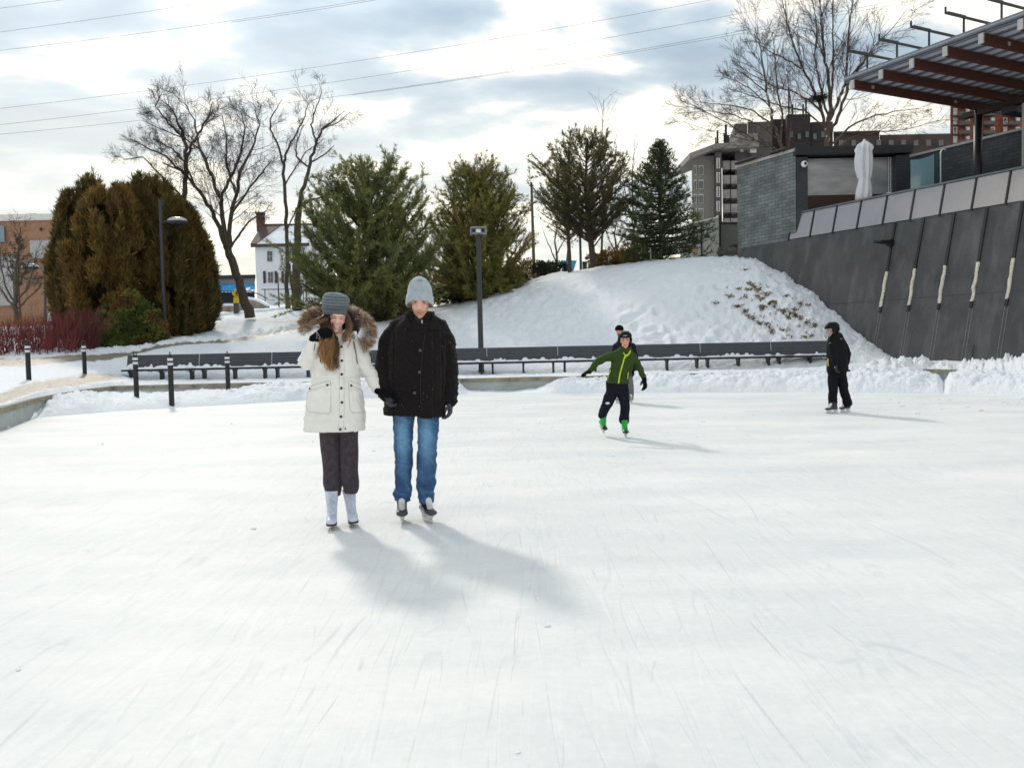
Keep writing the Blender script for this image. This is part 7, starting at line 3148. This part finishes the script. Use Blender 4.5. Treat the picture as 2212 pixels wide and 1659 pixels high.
# collar flaps of the open neck
mb = MB()
for (pp, rr) in (([(749, 722), (757, 719), (768, 722), (771, 730)], .014), ([(742, 746), (748, 732), (757, 722)], .010), ([(726, 742), (716, 730), (706, 722)], .010)):
    q = []
    for (u, v) in pp:
        h, nn = hit(cb, u, v + 4)
        q.append((h if h is not None else F.p(u, v, -.06)) + Vector((0, -.004, .012)))
    mb.chain(q, [rr] * len(q))
F.add(mb, 'collar', CREAM, voxel=.005, smooth=3, parent=coat)

# trousers gathered over the boots
mb = MB()
mb.loft([R_(686, 776, 880, .13, .01), R_(689, 774, 915, .115, .01), R_(691, 773, 935, .105, .01)])
mb.loft([R_(690, 734, 925, .098, .01), R_(693, 735, 955, .090, .0), R_(697, 736, 990, .080, -.005), R_(699, 737, 1020, .076, .0), R_(700, 738, 1045, .076, .0), R_(703, 737, 1060, .072, .0), R_(708, 735, 1069, .062, -.005)])
mb.loft([R_(736, 773, 925, .098, .01), R_(737, 773, 955, .090, .0), R_(737, 773, 990, .080, -.005), R_(738, 774, 1020, .076, .0), R_(739, 775, 1040, .076, .0), R_(742, 774, 1055, .072, .0), R_(746, 771, 1064, .062, -.005)])
F.add(mb, 'trousers', PANTC, voxel=.0065, smooth=3, wrinkle=lambda co, nr: .004 * vnoise(co * np.array([11, 11, 6])) + .004 * (1 - 2 * np.abs(vnoise(co * np.array([9, 9, 7]) + 3))) + .003 * np.exp(-((co[:, 2] - .3) / .06) ** 2) * vnoise(co * np.array([30, 30, 8])))
figure_skate(F, Vector((F.p(721, 1110).x, 6.58, 0)), (.17, -1, 0), k=1.0, roll=-.01)
figure_skate(F, Vector((F.p(761, 1105).x, 6.66, 0)), (.27, -1, 0), k=1.0, roll=.07)

# beanie, slouching to the right
SB = [(699.5, 748.5, 680, .95), (699, 749, 676, .98), (698, 750, 668, 1.0), (696.5, 753, 657, 1.02), (697, 755.5, 649, .98), (698.5, 754, 643, .92), (701, 748, 638.5, .80), (704, 742, 635.5, .62), (709, 734, 634, .35)]


def knit_cols(co):
    z = co[:, 2] - .14 * (co[:, 1] - 6.65) + .10 * (co[:, 0] - hp.x)
    ztop, zbot = F.p(725, 634).z, F.p(725, 684).z
    t = (z - zbot) / (ztop - zbot)
    c = np.tile(np.array([.105, .125, .140]), (len(co), 1))
    lines = np.zeros(len(co))
    for q in (.36, .50, .63, .76, .88):
        lines = np.maximum(lines, np.exp(-((t - q) / .022) ** 2))
    up_ = np.clip((t - .38) / .2, 0, 1)
    c = c * (1 + .55 * up_[:, None])
    return c * (1 - .72 * lines[:, None])


beanie(F, SB, 'beanie', KNITD, dep=.112, dy=-.014, cols=knit_cols, wr=.0035, tilt=.10)

# mitten at her cheek
mb = MB()
glove_prims(mb, F.p(685, 728, -.155), (.80, -.05, .20), (.05, .9, -.35), k=1.15, curl=2.0, spread=.0, thumb=-1, thumb_out=.35)
mb.ell(F.p(701, 721, -.165), (.066, .046, .050))
mb.cone(F.p(680, 734, -.13), .046, F.p(690, 726, -.15), .044)
mit, mbv = F.add(mb, 'mitten', GLVB, voxel=.0045, smooth=3)
for pl in ([(681, 712), (687, 721), (693, 732)], [(683, 713), (685, 724), (684, 733)]):
    for k in range(5):
        t0, t1 = k / 5, k / 5 + .11
        a = (np.interp(t0, [0, .5, 1], [q[0] for q in pl]), np.interp(t0, [0, .5, 1], [q[1] for q in pl]))
        b = (np.interp(t1, [0, .5, 1], [q[0] for q in pl]), np.interp(t1, [0, .5, 1], [q[1] for q in pl]))
        m_ = surf_line(mbv, [a, b], .0028, .001, 2)
        if m_.v:
            F.raw(m_, 'knit_mark', mat('knit_white', (.5, .5, .5)) if 'knit_white' not in bpy.data.materials else bpy.data.materials['knit_white'], parent=mit)
# her other hand inside his
mb = MB()
glove_prims(mb, F.p(823, 847, -.03), (.72, -.22, -.18), (-.1, -.2, -1), k=1.05, curl=.9, spread=.0, thumb=1, thumb_out=.4)
F.add(mb, 'mitten', GLVB, voxel=.0045, smooth=3)

# hood lining and fur ruff
mb = MB()
mb.chain([F.p(757, 683, .05), F.p(769, 700, .03), F.p(766, 716, .0)], [.045, .050, .035])
mb.chain([F.p(700, 690, .08), F.p(727, 700, .12), F.p(757, 692, .10)], [.06, .07, .06])
F.add(mb, 'hood_lining', mat('black_lining', (.010, .010, .012), rough=.95, sheen=.2), voxel=.007, smooth=3, parent=coat)
ruff = [F.p(667, 716, .02), F.p(661, 703, .02), F.p(664, 690, .03), F.p(676, 680, .05), F.p(694, 676, .09), F.p(726, 680, .16), F.p(752, 674, .09), F.p(772, 681, .05),
        F.p(788, 694, .03), F.p(797, 710, .01), F.p(797, 727, -.01), F.p(788, 741, -.03), F.p(779, 745, -.04)]
FUR = mat('fur', (.3, .2, .1), rough=.8, var=.0, attr=True, spec=.3)
mb = MB()
mb.tube(ruff, [.018, .030, .034, .034, .034, .034, .032, .036, .038, .038, .036, .028, .014], n=12)
fb = F.raw(mb, 'fur_ruff', mat('fur_base', (.10, .06, .04), rough=.95, var=.4, vscale=30), parent=coat)
rs = np.random.RandomState(31)
ra = np.array([tuple(p) for p in ruff])
seg = rs.uniform(0, len(ra) - 1.001, 15000)
i0 = seg.astype(int)
fr = (seg - i0)[:, None]
C = ra[i0] * (1 - fr) + ra[i0 + 1] * fr
T = unit(ra[i0 + 1] - ra[i0])
O = unit(np.cross(T, rs.normal(0, 1, C.shape)))
ctr = np.array(F.p(727, 712, .05))
outw = unit(C - ctr)
Dn = unit(O * .9 + outw * .75 + np.array([0, -.12, 0]) + rs.normal(0, .38, C.shape))
C0 = C + O * .022
Lh = rs.uniform(.030, .070, (len(C), 1))
Sd = unit(np.cross(Dn, rs.normal(0, 1, C.shape))) * .0010
bend = np.array([0, 0, -.012]) + rs.normal(0, .006, C.shape)
V = np.stack([C0 - Sd, C0 + Sd, C0 + Dn * Lh * .55 + Sd * .8, C0 + Dn * Lh + bend, C0 + Dn * Lh * .55 - Sd * .8], 1).reshape(-1, 3)
Fc = np.arange(len(V)).reshape(-1, 5)
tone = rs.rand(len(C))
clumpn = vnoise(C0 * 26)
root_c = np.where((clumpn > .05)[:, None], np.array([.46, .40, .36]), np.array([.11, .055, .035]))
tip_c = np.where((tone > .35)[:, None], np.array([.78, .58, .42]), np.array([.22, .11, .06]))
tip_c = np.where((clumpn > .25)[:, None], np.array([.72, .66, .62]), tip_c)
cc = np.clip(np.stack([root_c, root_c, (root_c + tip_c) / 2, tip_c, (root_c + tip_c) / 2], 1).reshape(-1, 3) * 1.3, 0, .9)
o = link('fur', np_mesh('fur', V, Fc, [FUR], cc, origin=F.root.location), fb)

# long hair
HAIR = mat('hair', (.2, .1, .05), rough=.42, var=.0, attr=True, spec=.5)


def hair_lock(mb, cols, ctrl, n, spread0, spread1, rs, r=.0019, wave=.010, rootc=(.048, .024, .014), tipc=(.44, .23, .075), lo=.32, gold=1.0, freq=2.6):
    ca = np.array([tuple(p) for p in ctrl])
    K = 26
    tt = np.linspace(0, 1, K)
    for i in range(n):
        if i % 9 == 0:
            ac, ph, tn = rs.normal(0, 1, 3), rs.uniform(0, 6.28), rs.uniform(.35, 1.6)
        a0 = ac + rs.normal(0, .16, 3)
        Lf = rs.uniform(.60, 1.05)
        k_ = np.clip(tt * Lf, 0, 1) * (len(ca) - 1)
        ii = np.minimum(k_.astype(int), len(ca) - 2)
        f_ = (k_ - ii)[:, None]
        # Catmull-Rom
        p0, p1, p2, p3 = ca[np.maximum(ii - 1, 0)], ca[ii], ca[ii + 1], ca[np.minimum(ii + 2, len(ca) - 1)]
        q = .5 * ((2 * p1) + (-p0 + p2) * f_ + (2 * p0 - 5 * p1 + 4 * p2 - p3) * f_ ** 2 + (-p0 + 3 * p1 - 3 * p2 + p3) * f_ ** 3)
        sp = spread0 + (spread1 - spread0) * np.sin(np.clip(tt * 1.3, 0, 1) * math.pi * .5) * (1 - .45 * np.clip(tt - .75, 0, 1) * 4 * .5)
        q = q + a0[None, :] * np.array([1, .45, .25]) * sp[:, None]
        wv = wave * np.clip(tt * 2, 0, 1)
        q[:, 0] += wv * np.sin(tt * freq * 2 * math.pi + ph + a0[0] * .3)
        q[:, 1] += wv * .6 * np.cos(tt * freq * 2 * math.pi + ph)
        rr = r * rs.uniform(.7, 1.5) * (1 - .65 * tt)
        n0 = len(mb.v)
        mb.tube([Vector(x) for x in q], list(rr), n=4, cap=False)
        g = np.clip((tt - lo) / .5, 0, 1) * rs.uniform(.45, 1.15) * gold
        g = np.clip(g, 0, 1)
        cr_ = np.array(rootc)[None, :] * (1 - g[:, None]) + np.array(tipc)[None, :] * g[:, None]
        cr_ *= tn * rs.uniform(.85, 1.15)
        cols.append(np.repeat(cr_, 4, 0))


rs = np.random.RandomState(77)
mb = MB()
cols = []
hair_lock(mb, cols, [F.p(709, 678, -.03), F.p(703, 697, -.075), F.p(704, 722, -.16), F.p(706, 748, -.165), F.p(708, 775, -.155), F.p(716, 800, -.15)], 300, .010, .024, rs, wave=.016)
hair_lock(mb, cols, [F.p(704, 704, -.07), F.p(716, 728, -.12), F.p(724, 748, -.14), F.p(722, 775, -.145), F.p(727, 797, -.15)], 180, .010, .016, rs, wave=.014, gold=.30, rootc=(.045, .021, .012))
hair_lock(mb, cols, [F.p(705, 715, -.10), F.p(698, 735, -.15), F.p(695, 760, -.15), F.p(700, 785, -.14)], 90, .010, .014, rs, wave=.016, tipc=(.55, .30, .11))
hair_lock(mb, cols, [F.p(748, 678, -.01), F.p(754, 695, -.03), F.p(754, 712, -.07), F.p(747, 727, -.11), F.p(744, 738, -.12)], 150, .006, .012, rs, wave=.008, gold=.5, rootc=(.12, .065, .035))
hair_lock(mb, cols, [F.p(753, 700, -.04), F.p(755, 718, -.09), F.p(757, 735, -.13), F.p(753, 752, -.15)], 20, .004, .006, rs, wave=.006, r=.0018)
# sweep over the mitten into the ruff
hair_lock(mb, cols, [F.p(708, 677, -.06), F.p(700, 685, -.12), F.p(692, 691, -.16), F.p(678, 699, -.16), F.p(660, 704, -.10)], 80, .006, .026, rs, wave=.010, gold=.6, tipc=(.42, .25, .11), freq=1.3)
hair_lock(mb, cols, [F.p(712, 674, -.05), F.p(707, 682, -.085), F.p(704, 694, -.10), F.p(702, 706, -.13)], 120, .006, .010, rs, wave=.004, gold=.2)
me = mb.mesh('hair', [HAIR], smooth=True, origin=F.root.location)
setcol(me, np.concatenate(cols))
link('hair', me, F.root)

# ------------------------------------------------------------------ THE SKATER IN GREEN
GREENJ = mat('green_nylon', (.034, .062, .014), rough=.7, var=.12, vscale=12, spec=.12)
LIME = mat('lime_zip', (.55, .68, .03), rough=.5)
NAVYP = mat('dark_snow_pants', (.010, .010, .018), rough=.8, var=.2, spec=.12)
HELM = mat('black_helmet', (.005, .006, .009), rough=.45, spec=.15)
GRNB = mat('bright_green_boot', (.01, .40, .05), rough=.4)
Y0 = 12.65
F = Fig(Y0, (1345, 944), 'young skater in a green jacket and black helmet gliding with arms spread wide')
R_ = F.ring
hp = F.p(1350, 736, 0)
HM = headM(hp, yaw=-.10, pitch=.05, roll=-.05)
mb = MB()
head_prims(mb, HM, .98, jaw=.95)
mb.cone(hp + Vector((0, .02, -.07)), .045, F.p(1351, 768, .03), .05)
mb.cone(F.p(1347, 775, .03), .085, F.p(1335, 822, .03), .09)
mb.chain([F.p(1330, 766, .03), F.p(1293, 780, .0), F.p(1273, 804, -.05)], [.042, .034, .024])
mb.chain([F.p(1366, 768, .03), F.p(1381, 794, .02), F.p(1392, 819, .0)], [.042, .034, .024])
mb.chain([F.p(1322, 835, .03), F.p(1312, 872, .0), F.p(1299, 900, .18)], [.075, .050, .034])
mb.chain([F.p(1345, 835, .03), F.p(1350, 874, -.05), F.p(1349, 912, .0)], [.075, .050, .034])
F.add(mb, 'body', SKIN, voxel=.0060, smooth=3, post=head_post(HM, .98, smile=.5),
      cols=face_cols(HM, .98, skin=(.70, .37, .25), brow=(.06, .035, .02), lip=(.55, .22, .18), smile=.8, blush=.3, hair=(.05, .03, .02)))
mb = MB()
mb.loft([R_(1336, 1364, 757, .085, .03), R_(1327, 1370, 765, .11, .03), R_(1321, 1371, 785, .125, .03), R_(1316, 1365, 803, .125, .03), R_(1311, 1360, 820, .13, .03), R_(1308.5, 1358, 830, .132, .03, vl=827)])
mb.chain([F.p(1340, 762, .03), F.p(1328, 768, .02), F.p(1308, 773, .01), F.p(1290, 782, -.01), F.p(1281, 793, -.03), F.p(1274, 803, -.05)], [.06, .066, .060, .058, .050, .042])
mb.chain([F.p(1358, 762, .03), F.p(1367, 771, .03), F.p(1375, 783, .03), F.p(1383, 797, .02), F.p(1390, 815, .0)], [.06, .062, .056, .052, .042])
for t in np.linspace(0, 1, 12):      # collar round the neck
    a = R(-60) + t * R(300)
    c0 = F.p(1351, 757, .02)
    mb.ell(c0 + Vector((math.cos(a - R(90)) * -.07, math.sin(a - R(90)) * -.07 * -1, .015)), (.03, .03, .045))


def puff(co, nr):
    z = co[:, 2]
    return .004 * np.sin(z * 62 + 1.5 * vnoise(co * 4)) * 1.0 + .006 * vnoise(co * 9) + .003 * vnoise(co * 22)


jk, jb = F.add(mb, 'jacket', GREENJ, voxel=.009, smooth=4, wrinkle=puff)
F.raw(surf_line(jb, [(1352.5, 766), (1349, 772), (1344, 790), (1339, 808), (1335.5, 831)], .011, .004), 'front_zip', LIME, parent=jk)
F.raw(surf_line(jb, [(1361, 757), (1359.5, 763), (1353, 770)], .012, .006), 'lime_collar_edge', LIME, parent=jk)
F.raw(surf_line(jb, [(1347, 762), (1350, 768), (1351.5, 774)], .007, .004), 'lime_collar_edge', LIME, parent=jk)
F.raw(surf_line(jb, [(1319, 799), (1316, 808), (1313.5, 816)], .007, .003), 'pocket_zip', LIME, parent=jk)
F.raw(surf_line(jb, [(1357, 804), (1356.5, 812), (1355.5, 819)], .006, .003), 'pocket_zip', LIME, parent=jk)
mb = MB()
mb.loft([R_(1309, 1358, 824, .115, .03), R_(1309.5, 1358, 838, .115, .03), R_(1311, 1357, 852, .105, .03)])
mb.chain([F.p(1323, 846, .02), F.p(1316, 862, .0), F.p(1311, 874, -.02), F.p(1306, 885, .06), F.p(1301, 896, .16)], [.098, .090, .078, .072, .068])
mb.chain([F.p(1345, 846, .02), F.p(1348, 862, -.01), F.p(1350, 876, -.03), F.p(1349.5, 892, .0), F.p(1348, 908, .02)], [.098, .088, .078, .074, .076])
pt, pb2 = F.add(mb, 'snow_pants', NAVYP, voxel=.009, smooth=3, wrinkle=lambda co, nr: .008 * vnoise(co * np.array([8, 8, 14])) + .004 * vnoise(co * 25))
h, nn = hit(pb2, 1312.5, 871)
if h is not None:
    mb = MB()
    mb.ell(h, (.034, .008, .018))
    F.raw(mb, 'reflective_patch', BAND, parent=pt)
mb = MB()
glove_prims(mb, F.p(1276, 800, -.05), (-.85, -.2, -.45), (.2, .3, -.9), k=1.05, curl=.5, spread=.35, thumb=1, thumb_out=.9)
mb.cone(F.p(1279, 797, -.04), .040, F.p(1273, 803, -.05), .034)
F.add(mb, 'glove', GLVB, voxel=.0055, smooth=1)
mb = MB()
glove_prims(mb, F.p(1391.5, 819, .0), (.12, -.15, -1), (-.6, .6, 0), k=1.12, curl=.75, spread=.4, thumb=1, thumb_out=1.1)
mb.cone(F.p(1390.5, 815, .0), .040, F.p(1392.5, 822, .0), .034)
F.add(mb, 'glove', GLVB, voxel=.0055, smooth=1)


def helmet(fig, c, k, yaw=0., pitch=0., cage=False, strap=True):
    M = headM(c, yaw=yaw, pitch=pitch)
    R3 = M.to_3x3()

    def q(x, y, z):
        return M @ (Vector((x, y, z)) * k)
    mb = MB()
    rings = []
    for (z, rx, ry, yc_) in ((.045, .100, .118, .006), (.065, .103, .122, .006), (.09, .098, .116, .008), (.115, .082, .098, .010), (.133, .056, .07, .012), (.142, .02, .03, .014)):
        rings.append([q(math.cos(2 * math.pi * i / 24) * rx, yc_ + math.sin(2 * math.pi * i / 24) * ry, z) for i in range(24)])
    mb.loft(rings)
    for s in (-1, 1):
        mb.ell(q(s * .088, .012, .01), (.02 * k, .045 * k, .05 * k), M=R3)
    mb.ell(q(0, .085, .02), (.075 * k, .04 * k, .055 * k), M=R3)
    for x in (-.045, 0, .045):
        mb.tube([q(x, -.085, .105), q(x * 1.05, -.02, .138), q(x * 1.0, .06, .130)], .010 * k, n=6)
    ob, bv = fig.add(mb, 'helmet', HELM, voxel=.006, smooth=2)
    mb = MB()
    mb.box(q(0, -.116, .075), (.062 * k, .012, .016 * k), rot=R3)
    fig.raw(mb, 'forehead_badge', mat('badge_grey', (.20, .24, .30), rough=.5) if 'badge_grey' not in bpy.data.materials else bpy.data.materials['badge_grey'], parent=ob, smooth=False)
    if strap:
        mb = MB()
        mb.tube([q(-.080, -.01, -.02), q(-.062, -.045, -.09), q(0, -.07, -.125), q(.062, -.045, -.09), q(.080, -.01, -.02)], .006 * k, n=6)
        fig.raw(mb, 'chin_strap', GLVB, parent=ob)
    if cage:
        mb = MB()
        for z in (.04, .015, -.01, -.035, -.06, -.085):
            w = .085 - .03 * max(0, -z / .1)
            mb.tube([q(-w, -.05, z), q(-w * .8, -.11, z), q(0, -.150, z), q(w * .8, -.11, z), q(w, -.05, z)], .0028 * k, n=5)
        for x in (-.05, -.018, .018, .05):
            mb.tube([q(x, -.13, .05), q(x, -.145, -.02), q(x * .7, -.12, -.105)], .0028 * k, n=5)
        fig.raw(mb, 'face_cage', STEEL, parent=ob)
    return ob


helmet(F, hp, 1.03, yaw=-.10, pitch=.02)
hockey_skate(F, Vector((F.p(1349.5, 925).x, 12.60, .0)), (-.05, -1, 0), k=1.10, shaft=.09, boot=GRNB, toe=SKB, lace=GRNB, roll=.03)
hockey_skate(F, F.p(1299, 926, .20) + Vector((0, 0, -.02)), (.15, -1, 0), k=1.05, shaft=.09, boot=GRNB, toe=SKB, lace=GRNB, roll=-.12, tilt=.35)

# ------------------------------------------------------------------ THE MAN BEHIND HIM
F = Fig(20.2, (1350, 870), 'adult in a black cap and dark jacket half hidden behind the skater in green')
R_ = F.ring
hp = F.p(1338, 716, 0)
HM = headM(hp, yaw=-.45, pitch=.1)
mb = MB()
head_prims(mb, HM, 1.05)
mb.cone(hp + Vector((.02, .02, -.07)), .055, F.p(1343, 740, .03), .06)
mb.cone(F.p(1347, 755, .03), .12, F.p(1348, 800, .03), .12)
mb.chain([F.p(1331, 748, .03), F.p(1325, 772, .0), F.p(1328, 792, -.05)], [.05, .04, .03])
mb.chain([F.p(1366, 748, .03), F.p(1373, 775, .0), F.p(1369, 797, -.05)], [.05, .04, .03])
mb.chain([F.p(1341, 805, .03), F.p(1338, 835, .0), F.p(1335, 862, .03)], [.09, .06, .04])
mb.chain([F.p(1356, 805, .03), F.p(1360, 835, .0), F.p(1361, 860, .03)], [.09, .06, .04])
F.add(mb, 'body', SKIN, voxel=.010, smooth=2, cols=face_cols(HM, 1.05, skin=(.58, .26, .18), brow=(.05, .03, .02), hair=(.03, .02, .015)))
mb = MB()
mb.loft([R_(1334, 1354, 735, .10, .03), R_(1328, 1368, 743, .14, .03), R_(1326, 1372, 765, .16, .02), R_(1328, 1370, 790, .16, .02), R_(1330, 1369, 806, .16, .02)])
mb.chain([F.p(1330, 748, .03), F.p(1325, 772, .0), F.p(1327, 793, -.05)], [.085, .075, .06])
mb.chain([F.p(1366, 748, .03), F.p(1372, 775, .0), F.p(1369, 797, -.05)], [.085, .08, .06])
F.add(mb, 'jacket', mat('navy_black_nylon', (.007, .009, .014), rough=.6, spec=.15), voxel=.013, smooth=3, wrinkle=lambda co, nr: .01 * vnoise(co * 7))
mb = MB()
mb.loft([R_(1331, 1368, 800, .15, .02), R_(1331, 1368, 815, .14, .02)])
mb.chain([F.p(1341, 812, .03), F.p(1338, 835, .0), F.p(1336, 858, .03)], [.105, .095, .08])
mb.chain([F.p(1357, 812, .03), F.p(1361, 835, .0), F.p(1362, 858, .03)], [.105, .095, .08])
F.add(mb, 'trousers', mat('grey_trousers', (.13, .13, .135), rough=.8), voxel=.012, smooth=3, wrinkle=lambda co, nr: .008 * vnoise(co * 8))
mb = MB()
M = headM(hp, yaw=-.45)
rings = []
for (z, r_) in ((.02, .104), (.06, .108), (.10, .095), (.135, .06), (.148, .02)):
    rings.append([hp + Vector((math.cos(2 * math.pi * i / 20) * r_, .012 + math.sin(2 * math.pi * i / 20) * r_ * 1.1, z * 1.05)) for i in range(20)])
mb.loft(rings)
F.raw(mb, 'cap', GLVB)
mb = MB()
for u, v in ((1327.5, 796), (1368.5, 800)):
    mb = MB()
    glove_prims(mb, F.p(u, v, -.05), (0, -.2, -1), (1 if u < 1340 else -1, 0, 0), k=1.1, curl=.9)
    F.add(mb, 'glove', GLVB, voxel=.008, smooth=1)
hockey_skate(F, Vector((F.p(1334, 866).x, 20.2, 0)), (-.3, -1, 0), k=1.1, shaft=.05, boot=mat('beige_boot', (.30, .28, .24)), toe=mat('beige_toe', (.25, .24, .2)))
hockey_skate(F, Vector((F.p(1362, 866).x, 20.2, 0)), (.1, -1, 0), k=1.1, shaft=.05, boot=bpy.data.materials['beige_boot'], toe=bpy.data.materials['beige_toe'])

# ------------------------------------------------------------------ THE SKATER IN BLACK
F = Fig(16.05, (1812, 892), 'skater in a black hooded jacket and caged helmet standing near the end of the benches')
R_ = F.ring
hp = F.p(1796, 712, 0)
HM = headM(hp, yaw=-1.55, pitch=.35)
mb = MB()
head_prims(mb, HM, 1.0)
mb.cone(hp + Vector((.02, .01, -.07)), .052, F.p(1803, 735, .03), .06)
mb.cone(F.p(1806, 745, .03), .11, F.p(1808, 795, .03), .11)
mb.chain([F.p(1797, 742, -.03), F.p(1802, 770, -.12), F.p(1805, 793, -.16)], [.048, .038, .026])
mb.chain([F.p(1822, 744, .08), F.p(1832, 770, .06), F.p(1827, 790, .02)], [.045, .038, .026])
mb.chain([F.p(1800, 805, .03), F.p(1799, 845, .0), F.p(1798, 878, .0)], [.085, .056, .036])
mb.chain([F.p(1817, 805, .03), F.p(1824, 845, .0), F.p(1832, 876, .03)], [.085, .056, .036])
F.add(mb, 'body', SKIN, voxel=.008, smooth=2, cols=face_cols(HM, 1.0, skin=(.58, .30, .22), hair=(.03, .02, .015)))
BLKJ = mat('black_nylon', (.006, .007, .009), rough=.7, var=.2, spec=.12)
mb = MB()
mb.loft([R_(1792, 1812, 719, .085, .02), R_(1791, 1815, 727, .10, .02), R_(1788, 1825, 740, .135, .02), R_(1787, 1829, 757, .15, .02), R_(1787.5, 1831, 780, .155, .02), R_(1787.5, 1832, 795, .16, .02), R_(1788, 1831, 803, .158, .02)])
mb.chain([F.p(1797, 738, -.02), F.p(1799, 752, -.08), F.p(1802, 772, -.13), F.p(1805, 788, -.16)], [.075, .072, .064, .052])
mb.chain([F.p(1820, 740, .07), F.p(1827, 752, .08), F.p(1832, 765, .06), F.p(1829, 785, .03)], [.07, .066, .060, .05])
jk, jb = F.add(mb, 'jacket', BLKJ, voxel=.011, smooth=3, wrinkle=lambda co, nr: .012 * vnoise(co * 6) + .004 * vnoise(co * 16))
mb = MB()
mb.ell(F.p(1808, 726, .05), (.125, .10, .085), M=Matrix.Rotation(.35, 3, 'Y'))
mb.ell(F.p(1815, 731, .04), (.09, .09, .05), M=Matrix.Rotation(.5, 3, 'Y'))
F.add(mb, 'hood', BLKJ, voxel=.010, smooth=4, parent=jk)
for pl, r_ in (([(1814, 732.5), (1821, 731)], .006), ([(1790, 742), (1794, 740)], .005)):
    m_ = surf_line(jb, pl, r_, .02)
    if m_.v:
        F.raw(m_, 'grey_piping', mat('piping_grey', (.3, .3, .32)) if 'piping_grey' not in bpy.data.materials else bpy.data.materials['piping_grey'], parent=jk)
mb = MB()
mb.tube([F.p(1788.8, 775, -.11), F.p(1788.2, 784, -.12), F.p(1789, 791, -.11)], .012, n=6)
F.raw(mb, 'yellow_trim', mat('yellow_trim', (.55, .48, .04)), parent=jk)
mb = MB()
mb.loft([R_(1789.5, 1829.5, 797, .125, .02), R_(1789, 1829, 815, .12, .02)])
mb.chain([F.p(1799.5, 815, .02), F.p(1799, 845, .0), F.p(1798.5, 872, .0)], [.10, .088, .082])
mb.chain([F.p(1817.5, 815, .03), F.p(1823, 842, .02), F.p(1831, 870, .03)], [.10, .088, .086])
F.add(mb, 'snow_pants', mat('black_snow_pants', (.007, .007, .011), rough=.8, spec=.12), voxel=.010, smooth=3, wrinkle=lambda co, nr: .010 * vnoise(co * np.array([8, 8, 15])) + .004 * vnoise(co * 24))
for u, v, dy in ((1805.5, 790, -.17), (1828, 787, .02)):
    mb = MB()
    glove_prims(mb, F.p(u, v, dy), (.1, -.1, -1), (1, 0, 0), k=1.05, curl=1.0)
    F.add(mb, 'glove', mat('dark_glove', (.02, .02, .026)) if 'dark_glove' not in bpy.data.materials else bpy.data.materials['dark_glove'], voxel=.007, smooth=1)
helmet(F, hp + Vector((.012, 0, -.025)), 1.16, yaw=-1.6, pitch=.12, cage=True)
hockey_skate(F, Vector((F.p(1797, 885).x, 16.0, 0)), (-1, -.35, 0), k=1.05, shaft=.05)
hockey_skate(F, Vector((F.p(1832, 885).x, 16.15, 0)), (-.9, -.5, 0), k=1.05, shaft=.05)
